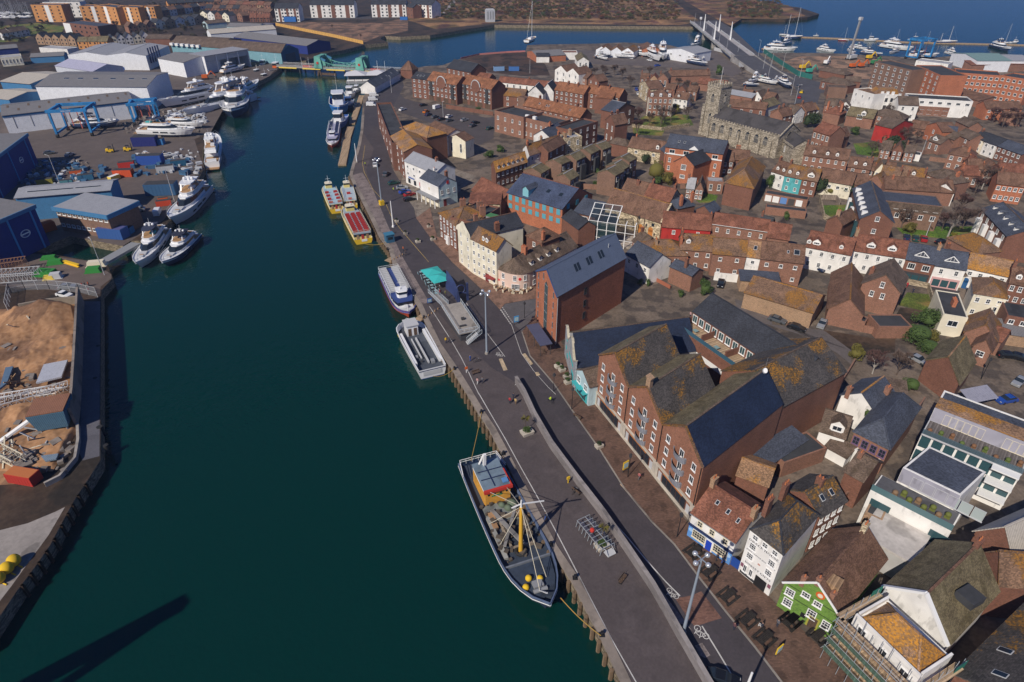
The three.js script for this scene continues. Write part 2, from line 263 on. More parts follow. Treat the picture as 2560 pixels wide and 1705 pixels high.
function chimney(roof,x,y0,y1,z,w=0.75,d=1.1,mat=W_.br,n=3) {
  const c=nb().box(x,(y0+y1)/2,z,w,y1 - y0,d).box(x,y1+.05,z,w+.14,.16,d+.14),p=nb();
  for (let i=0;i<n;i++) {const q=(i - (n - 1)/2)*(Math.max(w,d)/n),a=w>d?V(x+q,y1+.1,z) : V(x,y1+.1,z+q);p.cyl(a,a.clone().add(V(0,.5,0)),.14,.11,6);}
  part(roof,'chimney',c,mat);if (n) part(roof,'chimney_pots',p,X_.pot);
}
// walls that do not meet at right angles: shear a house so that a back corner comes where it stands
function skewTo(g,C,side) {
  g.updateMatrixWorld();const c=g.worldToLocal(C.clone()),W=g.W_,cx=side?side*W/2 : Math.abs(c.x - W/2)<Math.abs(c.x+W/2)?W/2 : -W/2,k=(c.x - cx)/c.z,s=-c.z/g.D_;if (!(c.z<-1)||Math.abs(k) > .75) return;
  const S=new THREE.Matrix4().set(1,0,k*s,0,0,1,0,0,0,0,s,0,0,0,0,1);
  const walk=o=>{for (const m of [...o.children]) {if (Math.abs(m.rotation.y) > .01) {const r=m.rotation.y,d=V(Math.cos(r),0,-Math.sin(r)).applyMatrix4(S);m.position.applyMatrix4(S);m.rotation.y=Math.atan2(-d.z,d.x);} else {const kids=m.children;m.updateMatrix();for (const q of kids) if (m.position.lengthSq()>0) q.geometry=q.geometry.clone().applyMatrix4(m.matrix);m.geometry=m.geometry.clone().applyMatrix4(m.matrix).applyMatrix4(S);m.position.set(0,0,0);m.scale.set(1,1,1);walk(m);}}};
  walk(g);g.D_*=s;
}
// b(region, front-left and front-right corner, their height (null = eaves), depth in metres or the pixel of a back corner, eaves, roof kind, rise, wall, roof, windows, name, label, category, extras)
function b(k,F,hq,D,e,kind,rise,wall,roof,win,name,label,cat,x={}) {
  const h=hq===null?e : hq,A=at(k,F[0],F[1],h),B=at(x.k2||k,F[2],F[3],h);A.y=B.y=0;
  const X=B.clone().sub(A),W=X.length();X.normalize();
  let CC=null;if (Array.isArray(D)) {const C=at(D[3]||k,D[0],D[1],D[2] ?? h);C.y=0;CC=C.clone();D=Math.abs(C.sub(A).dot(V(X.z,0,-X.x)));}
  const P=A.clone().add(B).multiplyScalar(0.5),g=thing(name,label,cat,P,Math.atan2(-X.z,X.x),x.g);
  if (x.y0) g.position.y=x.y0;
  const wm=nb(),rm=nb(),dm=nb(),o=x.o ?? 0.3,wmat=W_[wall]||X_[wall],rmat=R_[roof];
  if (kind === 'g') gableX(wm,rm,dm,W,D,e,rise,o);else if (kind === 'f') {const n=x.gables||1;for (let i=0;i<n;i++) {const q=x.rms&&i?nb() : rm,l2=x.lroof?nb() : q,dq=n>1?nb() : dm;gableZ(wm,q,dq,W/n,x.gd?x.gd[i] : D,e,rise,n>1?0.02 : o,(i - (n - 1)/2)*W/n,0,l2);if (n>1) part(g,'ridge_tiles',dq,R_[x.rt]||rmat);if (x.lroof) part(g,'roof',l2,R_[x.lroof]);if (q!==rm) part(g,'roof',q,R_[x.rms[i]]);}}
  else if (kind === 'h') hip(wm,rm,dm,W,D,e,rise,o);else if (kind === 'p') flat(wm,rm,W,D,e,rise);else if (kind === 'm') mono(wm,rm,W,D,e,rise,o);else if (kind === 'M') mono(wm,rm,W,D,e,rise,o,-1);
  part(g,'wall',wm,wmat);const ro=part(g,'roof',rm,rmat);
  if (dm.p.length&&!x.nr) part(ro,'ridge_tiles',dm,R_[x.rt]||rmat);
  if (win) windows(g,win,W,D,e,x.fm,x.gm);
  if (x.gut&&(kind === 'g' || kind === 'h')) part(g,'gutter',nb().box(0,e - .12,o+.08,W+.3,.12,.14),X_[x.gut]||X_.dark);
  const RY=(u,v)=>kind === 'g' ? e+rise*(1 - Math.abs(v+D/2)/(D/2)) : kind === 'f' ? e+rise*(1 - Math.abs(u)/(W/2)) : kind === 'h' ? e+rise * .6 : e;
  for (const [u,v,up=1.3,n=3,w=.75,d=1.1,cm] of x.ch||[]) {const X0=(u - .5)*W,Z0=-v*D,y=RY(X0,Z0);chimney(ro,X0,y - .9,y+up,Z0,w,d,W_[cm]||W_[x.cm]||W_.br,n);}
  for (const [u,v,w=1.4,hh=1.4,st='s',dmat] of x.dm||[]) {// dormers on the front slope: u along, v depth of the dormer face
    const X0=(u - .5)*W,Z0=-v*D,y=kind === 'g' ? e+rise*v*2 : e+rise * .3,d=hh/(rise/(D/2))+.4,wm2=nb(),rm2=nb(),q=nb();
    gableZ(wm2,rm2,q,w,d,hh,w * .4,.12,X0,Z0);const mv=gg=>gg.translate(0,y - .05,0);
    const dn=part(g,'dormer',mv(wm2.geo()),W_[dmat]||W_.wh);part(dn,'dormer_roof',mv(rm2.geo()),rmat);addWindow(dn,X0,y+hh * .5,Z0,0,w * .72,hh * .72,st);
 }
  for (const [u,v,w=.8,l=1.1] of x.sk||[]) {// skylights lying in the front slope
    const s=rise/(D/2),X0=(u - .5)*W,ya=e+rise*v*2,za=-v*D,dz=l/Math.hypot(1,s),n=V(0,1,s).normalize(),P=(dx,t,q)=>V(X0+dx,ya+s*t,za - t).addScaledVector(n,q),fm=nb(),pm=nb();
    const sl=(m,w2,t0,t1,q0,q1)=>{const a=P(-w2,t0,q0),b=P(w2,t0,q0),c=P(w2,t1,q0),d2=P(-w2,t1,q0),H=[P(-w2,t0,q1),P(w2,t0,q1),P(w2,t1,q1),P(-w2,t1,q1)];m.poly(H);const L=[a,b,c,d2];for (let i=0;i<4;i++) m.quad(L[i],L[(i+1) % 4],H[(i+1) % 4],H[i]);};
    sl(fm,w/2,0,dz,.14,.24);sl(pm,w/2 - .08,.08,dz - .08,.14,.26);const f=part(ro,'skylight',fm,X_.lgrey);part(ro,'skylight_pane',pm,X_.glass);
 }
  g.userData.dim=undefined;delete g.userData.dim;Object.assign(g,{W_: W,D_: D,e_: e,roof_: ro});if (CC&&!x.ns) skewTo(g,CC);return g;
}
// flat sheet on the ground through pixels of the photograph
function sheetGeo(pts,y,holes=[]) {
  const s=new THREE.Shape(pts.map(p=>new THREE.Vector2(p.x,-p.z)));for (const h of holes) s.holes.push(new THREE.Path(h.map(p=>new THREE.Vector2(p.x,-p.z))));
  const g=new THREE.ShapeGeometry(s);g.rotateX(-Math.PI/2);g.translate(0,y,0);return g;
}
const px=(k,list,h=0)=>{const o=[];for (let i=0;i<list.length;i += 2) o.push(at(k,list[i],list[i+1],h));return o;};
function sheet(name,pts,y,mat,holes) {return tag(part(scene,numbered(name),sheetGeo(pts,y,holes),mat),null,null,null,'structure');}
function ribbon(pts,w,y) {// strip of width w along points
  const m=nb();for (let i=0;i<pts.length - 1;i++) {const d=pts[i+1].clone().sub(pts[i]).setY(0).normalize(),n=V(d.z,0,-d.x).multiplyScalar(w/2),a=pts[i].clone().setY(y),c=pts[i+1].clone().setY(y);m.quad(a.clone().sub(n),c.clone().sub(n),c.clone().add(n),a.clone().add(n));}
  // keep faces upward
  return m;
}
// ---------------------------------------------------------------- setting: water, land, quays, roads
const SEA=-2.6;
const waterMat=new THREE.MeshPhysicalMaterial({roughness: 0.07,ior: 1.33,bumpMap: T.ripple,bumpScale: 0.16});
waterMat.color.setRGB(0.0010,0.0265,0.0215);
{const g=new THREE.PlaneGeometry(9000,9000);g.rotateX(-Math.PI/2);const u=g.attributes.uv;for (let i=0;i<u.count;i++) u.setXY(i,u.getX(i)*9000,u.getY(i)*9000);g.translate(0,SEA,-3000);struct('water',g,waterMat);}
const P2=list=>{const o=[];for (let i=0;i<list.length;i += 2) o.push(G(list[i],list[i+1],0));return o;};
// quay line of the town, from the bottom of the picture up the river, round the point and along the far side
const townEdge=P2([1592,1790,1554,1705,1502,1592,1468,1528,1435,1460,1376,1372,1299,1221,1254,1130,1224,1073,1193,1026,1166,980,1138,934,1122,909,1090,862,1060,799,1045,764,1012,716,983,662,974,626,948,590,921,533,900,492,884,462,874,438,877,425,895,363,902,327,905,287,908,243,919,221,942,203,970,186,995,177,1029,171,1066,165,1106,163,1152,146,1199,135,1265,129,1314,127,1318,113,1353,111,1486,109,1560,106,1666,111,1738,128,1785,125,1816,121]);
const townEast=P2([1893,132,2020,132,2105,134,2269,143,2347,143,2400,137,2560,138,2760,140]);
const townLand=[...townEdge,...townEast,V(700,0,-520),V(700,0,30),V(60,0,30)];
const westEdge=P2([-60,1630,0,1540,43,1476,87,1418,125,1363,162,1294,186,1250,222,1196,251,1150,251,1044,252,900,253,757,253,726,282,695,268,661,229,653,82,627,176,590,307,615,320,602,350,602,408,571,470,500,500,441,510,420,505,377,524,331,533,272,577,238,632,210,674,190,703,168,703,154,765,152,813,133,860,125,911,112,970,106,950,96,962,90,1000,92,1075,88,1216,65,1236,62,1520,65,1699,66,1760,67]);
const westFar=P2([1827,63,1853,47,1964,48,2019,43,2048,35,2000,19,1985,17,1950,12,1893,0,1850,-30]);
const westLand=[...westEdge,...westFar,V(700,0,-1700),V(-1800,0,-1900),V(-1800,0,-730),...P2([-60,24,70,18,180,8,200,-10]).reverse().slice(0,0),V(-1800,0,0)];
function land(name,pts,mat) {sheet(name,pts,0,mat);}
land('town_ground',townLand,M(.125,.10,.082,T.dirt2));
land('west_bank_ground',westLand,M(.17,.145,.12,T.dirt));
const quayWallMat=M(.19,.165,.13,T.stone),pileMat=M(.17,.12,.075,T.plank);
function wallAlong(pts,mat,name) {const m=nb();for (let i=0;i<pts.length - 1;i++) {const a=pts[i],c=pts[i+1];m.quad(V(a.x,0,a.z),V(c.x,0,c.z),V(c.x,SEA - 2,c.z),V(a.x,SEA - 2,a.z));} struct(name,m,mat);}
wallAlong(townEdge,quayWallMat,'quay_wall');wallAlong([townEdge.at(-1),...townEast],quayWallMat,'sea_wall');
wallAlong(westEdge,quayWallMat,'west_quay_wall');wallAlong([westEdge.at(-1),...westFar],M(.2,.17,.12,T.dirt),'shore_bank');
for (const m of [quayWallMat,pileMat]) m.side=THREE.DoubleSide;
const DS=m=>(m.side=THREE.DoubleSide,m);
// stone coping along the near quay, kerb height above the promenade
const inset=(pts,d)=>pts.map((p,i)=>{const a=pts[Math.max(0,i - 1)],c=pts[Math.min(pts.length - 1,i+1)],t=c.clone().sub(a).setY(0).normalize();return p.clone().add(V(-t.z,0,t.x).multiplyScalar(d));});
function band(name,outer,d0,d1,y0,y1,mat,kind='structure') {
  const o=inset(outer,d0),q=inset(outer,d1),m=nb();
  for (let i=0;i<o.length - 1;i++) {const a=o[i],b2=o[i+1],c=q[i+1],e=q[i],Y=(v,y)=>V(v.x,y,v.z);m.quad(Y(a,y1),Y(b2,y1),Y(c,y1),Y(e,y1)).quad(Y(a,y0),Y(b2,y0),Y(b2,y1),Y(a,y1)).quad(Y(c,y0),Y(e,y0),Y(e,y1),Y(c,y1));}
  {const a=o[0],e=q[0],Y=(v,y)=>V(v.x,y,v.z);m.quad(Y(a,y0),Y(a,y1),Y(e,y1),Y(e,y0));const b2=o.at(-1),c=q.at(-1);m.quad(Y(b2,y0),Y(b2,y1),Y(c,y1),Y(c,y0));}
  return struct(name,m,DS(mat));
}
sheet('upper_quay_paving',[...inset(townEdge.slice(15,24),1.1),...px('g',[570,460,690,650,830,800,870,940,950,1120,1080,1260,1220,1430,1300,1567]),...px('l',[700,330,760,500,640,520])],.006,M(.20,.165,.16,T.paving));
const nearEdge=townEdge.slice(0,28);
band('quay_coping',nearEdge,-.12,1.25,-0.4,0.10,M(.25,.21,.18,T.mott));
// promenade, road and brick footway: strips read off the photograph
const promenade=[...inset(townEdge.slice(0,27),1.0),...px('S',[935,372,915,425,931,470,968,560,1005,640,1070,750,1145,840,1230,920,1290,957,1335,1045,1378,1120,1440,1205,1505,1290,1570,1385,1630,1475,1695,1590,1770,1720,1840,1800]),V(30,0,-30)];
sheet('promenade',promenade,.004,M(.085,.070,.070,T.asphalt));
sheet('quay_road',[...px('S',[935,372,915,425,931,470,968,560,1005,640,1070,750,1145,840,1230,920,1290,957,1335,1045,1378,1120,1440,1205,1505,1290,1570,1385,1630,1475,1695,1590,1770,1720,1840,1800,2080,1800,1965,1720,1885,1615,1815,1530,1745,1440,1685,1360,1630,1305,1560,1220,1500,1125,1440,1040,1385,960,1325,890,1305,830,1250,775,1200,720,1130,655,1080,600,1040,545,1035,520,1010,470,980,420,965,360,960,300,985,262,1010,215,1000,182,930,222,912,260,906,330])],.008,M(.058,.050,.056,T.asphalt));
const footway=px('S',[2080,1800,1965,1720,1885,1615,1815,1530,1745,1440,1685,1360,1630,1305,1560,1220,1500,1125,1440,1040,1385,960,1325,890,1305,830,1335,790,1345,780,1400,850,1480,990,1720,1310,1830,1400,1930,1500,2030,1600,2160,1710,2220,1800]);
sheet('brick_footway',footway,.10,M(.115,.068,.05,T.paving));
{// kerb of the brick footway
  const k=px('S',[1965,1720,1885,1615,1815,1530,1745,1440,1685,1360,1630,1305,1560,1220,1500,1125,1440,1040,1385,960,1325,890,1305,830]);
  band('footway_kerb',k,-.13,.13,0,.115,M(.25,.225,.20,T.mott));
}
sheet('pub_terrace',px('S',[1040,545,1080,600,1130,655,1200,720,1250,775,1262,760,1350,745,1345,700,1250,720,1150,630,1092,590,1075,520]),.10,M(.21,.125,.09,T.paving));
sheet('side_street',px('S',[1250,775,1305,830,1345,790,1350,745,1330,730,1440,660,1420,640,1262,730]),.012,M(.10,.095,.10,T.asphalt));
sheet('custom_house_forecourt',px('S',[1000,470,1035,520,1045,545,1075,520,1110,515,1190,440,1075,400,1010,420]),.012,M(.21,.18,.15,T.paving));
// flood wall between promenade and road, a low rendered wall with a pale capping
const fw=px('S',[1290,957,1310,990,1335,1045,1378,1120,1440,1205,1505,1290,1570,1385,1630,1475,1695,1590,1770,1720,1800,1770]);
function wallThing(name,pts,w,h,mat,label,capMat,cat='wall') {
  const g=thing(name,label,cat,pts[0].clone().setY(0)),m=nb(),c=nb(),L=pts.map(p=>p.clone().sub(pts[0]).setY(0)),o=inset(L,-w/2),q=inset(L,w/2),Y=(v,y)=>V(v.x,y,v.z);
  const run=(mm,a,b2,y0,y1)=>{for (let i=0;i<a.length - 1;i++) mm.quad(Y(a[i],y1),Y(a[i+1],y1),Y(b2[i+1],y1),Y(b2[i],y1)).quad(Y(a[i],y0),Y(a[i+1],y0),Y(a[i+1],y1),Y(a[i],y1)).quad(Y(b2[i+1],y0),Y(b2[i],y0),Y(b2[i],y1),Y(b2[i+1],y1));for (const i of [0,a.length - 1]) mm.quad(Y(a[i],y0),Y(a[i],y1),Y(b2[i],y1),Y(b2[i],y0));};
  run(m,o,q,0,h);part(g,'wall_body',m,mat);
  if (capMat) {run(c,inset(L,-w/2 - .06),inset(L,w/2+.06),h,h+.1);part(g,'capping',c,capMat);}
  return g;
}
wallThing('flood_wall',fw,.55,1.75,M(.20,.18,.18,T.mott,{side: 2}),'long low flood wall curving between promenade and quay road',M(.27,.245,.24,T.mott,{side: 2}));
// painted lines
const line=(name,k,list,w,mat=X_.paintW,y=.016)=>struct(name,ribbon(px(k,list),w,y),mat);
line('promenade_line','S',[1195,980,1218,1020,1262,1095,1300,1165,1345,1245,1388,1325,1432,1410,1478,1500,1530,1600,1590,1705,1620,1760],.16);
line('road_edge_line','S',[1308,980,1345,1045,1395,1125,1455,1205,1520,1290,1570,1345,1620,1405,1665,1455,1700,1490],.2);
line('road_edge_line','S',[1755,1565,1795,1630,1840,1705,1870,1750],.2);
line('promenade_line','l',[650,570,760,740,900,960,1010,1150,1100,1330,1210,1567],.14);
line('kerb_line','l',[1010,135,1250,350,1400,520,1580,780,1690,1100,1830,1300,1990,1480,2080,1567],.1);
line('parking_bay_line','o',[2050,1040,2355,1400],.5,M(.42,.30,.19,T.paving),.02);
for (let q=0;q<2;q++) for (let i=0;i<12;i++) {const t=i/12,s=(i+.55)/12,x0=1395+q*40,y0=525 - q*8,x1=1575+q*22,y1=780 - q*18,f=(v,a,c)=>a+(c - a)*v;line('give_way_dash','l',[f(t,x0,x1),f(t,y0,y1),f(s,x0,x1),f(s,y0,y1)],.2);}
line('road_edge_line','l',[1330,910,1505,1140],.14);line('road_edge_line','l',[1060,520,1330,910],.12);
line('road_edge_line','g',[600,150,570,350,590,450,690,650,830,800,900,960,1010,1110,1320,1470],.12,X_.paintY);
sheet('tactile_paving',px('l',[1435,1165,1475,1160,1535,1290,1490,1300]),.018,M(.45,.36,.24,T.paving));sheet('tactile_paving',px('l',[1700,1115,1735,1105,1825,1225,1795,1240]),.106,M(.45,.36,.24,T.paving));sheet('tactile_paving',px('l',[1845,1320,1885,1318,1905,1350,1865,1365]),.106,M(.45,.36,.24,T.paving));
sheet('cycle_refuge',px('u',[1140,640,1480,1080,1410,1010,1340,1000,1215,880]),.02,M(.22,.19,.19,T.paving));sheet('cycle_refuge',px('u',[1500,1215,1570,1190,1650,1310,1600,1335,1540,1310]),.02,M(.22,.19,.19,T.paving));
sheet('road_crossing',px('u',[1310,760,1470,730,1560,690,1760,950,1500,1030,1450,980]),.012,M(.16,.085,.065,T.paving));
function bikeMark(k,x,y,turn,s) {// painted cycle symbol
  const c=at(k,x,y),m=nb();m.m=new THREE.Matrix4().makeRotationY(turn).setPosition(c.x,.022,c.z);
  const ring=(cx,cz)=>{for (let i=0;i<12;i++) {const f=j=>V(cx+Math.cos(j*Math.PI/6) * .3*s,0,cz+Math.sin(j*Math.PI/6) * .3*s);m.bar(f(i),f(i+1),.07*s,.004);}};
  ring(-.5*s,0);ring(.5*s,0);for (const [a,q,c2,d] of [[-.5,0,-.2,-.5],[-.2,-.5,.35,-.5],[.35,-.5,.5,0],[-.2,-.5,.05,0],[.05,0,.35,-.5],[-.5,0,.05,0],[.35,-.5,.3,-.7],[-.2,-.5,-.28,-.65]]) m.bar(V(a*s,0,q*s),V(c2*s,0,d*s),.07*s,.004);
  struct('cycle_mark',m,X_.paintW);
}
bikeMark('u',1285,710,2.2,1.3);bikeMark('u',1565,1085,2.2,1.5);bikeMark('l',1445,1115,2.2,1.3);bikeMark('l',1665,1455,2.2,1.3);
// town car park, yards, roads, greens
const tar=M(.055,.05,.054,T.asphalt),grassMat=M(.60,.75,.42,T.grass),dryMat=M(.80,.72,.55,T.grass);
sheet('car_park',px('c',[-60,1020,60,1120,330,1190,560,1240,960,1330,1075,1330,1060,1567,900,1640,700,1567,480,1440,0,1270,-90,1180]),.006,M(.075,.064,.064,T.asphalt));
sheet('old_yard',px('c',[690,670,900,625,1200,600,1420,590,1500,640,1640,720,1700,850,1400,860,1000,820,900,720]),.005,M(.23,.185,.165,T.dirt));
sheet('rear_lane',px('n',[480,690,960,770,1100,640,1200,480,1420,500,1340,650,1150,780,1150,900,900,930,740,880]),.005,M(.25,.215,.18,T.dirt));
sheet('rear_yard',px('n',[-350,400,0,500,0,640,480,690,740,880,740,1010,600,900,100,640,-300,560]),.005,M(.12,.105,.10,T.asphalt));
sheet('museum_forecourt',px('h',[1180,1240,1320,1180,1690,1180,1640,1260,1500,1290,1310,1330]),.02,M(.42,.37,.31,T.paving));
sheet('lawn',px('i',[1240,830,1520,825,1540,920,1480,1010,1440,1060,1270,985]),.02,grassMat);
sheet('lawn',px('i',[1600,130,1870,110,1900,290,1640,250]),.02,grassMat);sheet('lawn',px('h',[2040,740,2200,690,2330,720,2300,800,2120,800]),.02,grassMat);
sheet('lawn',px('j',[900,300,1350,300,1850,300,2030,540,1980,580,1800,480,1500,440,1000,400]),.02,grassMat);sheet('lawn',px('n',[1180,460,1260,340,1500,360,1450,520]),.02,dryMat);
sheet('churchyard_grass',px('d',[360,1400,560,1280,1000,1300,1060,1420,760,1420,700,1540,380,1520]),.02,dryMat);
sheet('street',px('j',[300,760,1000,960,1280,1010,1600,1060,1640,1030,1260,960,980,900,620,800,380,720]),.006,tar);
sheet('approach_road',px('d',[1140,240,1330,230,1480,310,1780,590,2050,800,2360,900,2640,960,2640,1060,2500,1050,2420,1300,2150,1300,2240,1050,2150,900,1900,810,1640,640,1430,540]),.01,M(.075,.075,.085,T.asphalt));
sheet('boat_yard_hard',px('d',[-350,560,400,600,700,600,1100,590,1290,560,1620,800,1500,870,1250,780,700,760,400,740,-300,720]),.005,M(.12,.10,.092,T.asphalt));
sheet('building_site',px('e',[-180,650,0,590,460,590,1000,640,1100,700,800,740,780,830,500,830,200,790,-100,720]),.005,M(.95,.82,.70,T.dirt));
// west bank
sheet('sand_yard',[...px('k',[0,215,180,190,520,150,530,250,515,640,490,830,480,1000,350,1230,140,1330,0,1340]),...px('S',[-120,1200,-120,780])],.006,M(.55,.5,.46,T.sand));
sheet('west_quay_road',px('k',[540,140,655,140,650,1150,540,1180,515,1120,530,800]),.01,M(.10,.10,.115,T.asphalt));
sheet('west_quay_slab',[...px('v',[560,60,420,300,200,600,100,740,0,870]),...px('S',[-120,1500,-120,1330]),...px('v',[0,260,240,200,480,100])],.012,M(.30,.27,.25,T.mott));
sheet('shipyard_hard',[...px('f',[-200,1450,370,1345,790,1180,1390,1290,1850,1000,2160,590,2280,330,2200,80]),...px('b',[120,1500,350,1080,790,860,920,700,600,760,0,860,-400,700,-1500,900]),...px('S',[-150,330])],.007,M(.115,.092,.08,T.asphalt));
sheet('scrap_yard_hard',px('K',[0,330,300,170,1280,300,1560,480,1560,540,1410,650,1400,760,700,700,0,640]),.012,M(.13,.10,.085,T.asphalt));
sheet('scrubland',[...px('c',[0,200,400,330,980,270,1080,260]),...px('d',[900,285,1130,240,820,0]),...px('S',[1640,-40,1140,-40,1080,0])],.006,M(.62,.52,.42,T.scrub));
sheet('scrubland',[...px('d',[1330,220,1480,290,1600,215,2100,215,2330,180,2130,60,1780,0]),...px('S',[1720,-35,1690,-10])],.006,M(.56,.46,.36,T.scrub));
sheet('embankment_grass',px('a',[-50,300,420,260,750,300,700,360,420,380,200,470,-50,480]),.006,dryMat);
sheet('cleared_ground',px('b',[850,270,1150,250,2050,260,2355,200,2355,350,2030,410,1860,480]),.006,M(.75,.60,.50,T.dirt));
sheet('track',px('c',[500,160,650,0,600,0,480,150]),.012,M(.32,.29,.30,T.mott));
sheet('main_road',px('b',[-100,200,300,240,850,210,2355,180,2355,200,850,240,300,280,-100,240]),.01,tar);
// ---------------------------------------------------------------- the quay front, bottom of the picture upwards
const box1=(parent,name,mat,...a)=>part(parent,name,nb().box(...a),mat);
// lettering on a wall, drawn as thin raised strokes from a canvas print
function sign(parent,text,x,y,z,w,h,ry=0,fg='#30201c',bg=null,font='bold 100px serif',name='lettering') {
  const c=document.createElement('canvas');c.width=1024;c.height=Math.max(32,Math.round(1024*h/w));const g=c.getContext('2d');
  g.fillStyle=bg || '#fff';g.fillRect(0,0,c.width,c.height);g.fillStyle=fg;g.font=font.replace(/\d+px/,Math.round(c.height*0.86)+'px');g.textAlign='center';g.textBaseline='middle';g.save();
  const tw=g.measureText(text).width;g.translate(512,c.height/2);g.scale(Math.min(1.6,1000/tw),1);g.fillText(text,0,0);g.restore();
  const t=new THREE.CanvasTexture(c);t.colorSpace=THREE.SRGBColorSpace;const m=new THREE.MeshStandardMaterial({map: t,roughness: .8,side: THREE.DoubleSide});m.color.setRGB(.80,.80,.80);
  const q=new THREE.PlaneGeometry(w,h),o=part(parent,name,q,m);o.position.set(x,y,z);o.rotation.y=ry;return o;
}
// 1 white house behind scaffolding, hipped lichen roof; gabled range behind it
const wh1=b('s',[690,930,1320,1540],null,6.2,8.6,'h',2.6,'wh','my','f3x3v:1.3,1.5','white_house','white rendered house with hipped lichen roof behind scaffolding','house',{o: -.5});
part(wh1,'parapet',(()=>{const m=nb(),W=wh1.W_,D=wh1.D_;m.box(0,8.9,-.15,W,.7,.3);m.box(-W/2+.15,8.9,-D/2 - .3,.3,.7,D - .6).box(W/2 - .15,8.9,-D/2 - .3,.3,.7,D - .6);return m;})(),W_.wh);
const bk1=b('s',[1000,640,1600,1190],null,[2095,660],7.6,'f',4.4,'wh','mo','f1x1','gabled_range','long brown mossy gabled roof rising behind scaffolded white house','house',{ch: [[.5,.96,1.2,2]],rt: 'rb'});
part(bk1,'gable_coping',(()=>{const m=nb(),W=bk1.W_;m.bar(V(-W/2 - .3,7.7,.35),V(0,12.4,.35),.5,.35).bar(V(W/2+.3,7.7,.35),V(0,12.4,.35),.5,.35);return m;})(),X_.white);
part(bk1,'flat_dormer',nb().box(2.2,10.6,-6,2.4,1.2,2.6),R_.ft);
b('s',[1930,310,2110,600],null,8,7.6,'f',3.6,'bd','rl','','lichen_roof_house','house with orange lichened roof at rear of mossy gabled range','house');
b('s',[1880,90,2250,380],null,16,8,'f',4,'bd','tn','','tan_roof_hall','hall with plain tan sheeted roof behind lichened roofs','hall',{k2: 's'});
b('s',[2420,770,1680,1500],null,12,7.5,'g',3.6,'bd','sm','','slate_warehouse','warehouse roof half orange lichen half slate across the dark alley','warehouse',{sk: [[.62,.1,.9,1.6],[.85,.2,.9,1.6]]});
{// scaffolding: standards, ledgers, boarded lifts, netting
  const W=wh1.W_,g=thing('scaffolding','tube scaffolding with boarded lifts and green netting on white house','scaffold',wh1.position,wh1.rotation.y);
  for (let i=0;i<=8;i++) for (const z of [.9,2.5]) part(g,'standard',nb().cyl(V(-W/2 - .6+(W+1.2)*i/8,0,z),V(-W/2 - .6+(W+1.2)*i/8,9.4+(i % 3) * .5,z),.045,.045,6),X_.galv);
  for (const y of [2,4,6,8]) {part(g,'boarding',nb().box(0,y,1.7,W+1.6,.06,1.5),X_.deck);part(g,'toe_board',nb().box(0,y+.15,2.48,W+1.6,.22,.04),X_.wood);for (const h of [.55,1.05]) part(g,'guard_rail',nb().cyl(V(-W/2 - .8,y+h,2.56),V(W/2+.8,y+h,2.56),.04,.04,6),X_.galv);}
  for (const [y,h] of [[2.6,.9],[4.6,.9],[6.6,.8]]) part(g,'netting',nb().box(0,y+.05,2.66,W+1.4,h,.02),M(.08,.17,.13,T.plank,{transparent: true,opacity: .5,side: 2}));
  for (let i=0;i<4;i++) for (const [x,s] of [[-W/2 - 1,-1],[W/2+1,1]]) part(g,'side_ledger',nb().cyl(V(x,2+i*2,2.6),V(x,2+i*2,-7 - i * .3),.045,.045,6),X_.galv);
  for (const x of [-W/2 - 1,W/2+1]) {for (let j=0;j<5;j++) part(g,'standard',nb().cyl(V(x,0,-1 - j*1.5),V(x,9.2+(j % 2) * .6,-1 - j*1.5),.045,.045,6),X_.galv);part(g,'side_boarding',nb().box(x,8,-2.6,1.1,.06,8),X_.deck);part(g,'netting',nb().box(x+Math.sign(x) * .3,8.4,-6,.02,1.8,2.2),M(.02,.20,.15,null,{side: 2}));}
}
// 2 green tiled pub
const gp=b('s',[10,590,540,910],null,[995,350],5.6,'f',3.7,'gn','rb','','green_pub','green glazed tile pub with gabled front and red chimney pots','pub',{ch: [[.27,.01,.9,1,.6,.6,'bp'],[.5,.01,.6,1,.6,.6,'bp'],[.78,.04,1.0,1,.6,.7,'bp'],[.5,.93,1.4,2,.7,1,'st']],rt: 'rb'});
for (const [u,y,w,h] of [[.14,4.3,1.3,1.5],[.16,2.1,1.3,1.6],[.40,5.6,1.2,1.1],[.63,5.2,1.2,1.1],[.60,2.7,1.3,1.7],[.88,2.3,1.2,1.6]]) addWindow(gp,(u - .5)*gp.W_,y,0,0,w,h,'g');
part(gp,'bargeboard',(()=>{const m=nb(),W=gp.W_;m.bar(V(-W/2 - .3,5.5,.25),V(0,9.3,.25),.12,.3).bar(V(W/2+.3,5.5,.25),V(0,9.3,.25),.12,.3);return m;})(),X_.white);
{const m=nb();m.cyl(V(.9,7.1,0),V(.9,7.1,.12),.62,.62,20);part(gp,'emblem',m,X_.orange);part(gp,'emblem_centre',nb().cyl(V(.9,7.1,.12),V(.9,7.1,.16),.36,.36,16),X_.cream);}
box1(gp,'door',X_.woodD,gp.W_ * .17,1.1,.05,1.1,2.2,.1);box1(gp,'door_surround',M(.35,.33,.05),gp.W_ * .17,1.2,.02,1.6,2.5,.06);for (const u of [-.02,.36]) box1(gp,'menu_board',X_.black,u*gp.W_,1.5,.06,.7,.9,.06);box1(gp,'string_course',M(.05,.09,.02),0,3.6,.03,gp.W_ - .1,.12,.06);box1(gp,'string_course',M(.05,.09,.02),0,5.6,.03,gp.W_ - .1,.12,.06);
{const m=nb(),W=gp.W_;m.box(W/4 - .4,8.1,-2.1,2,1.6,2);part(gp,'timber_dormer',m,X_.wood);}
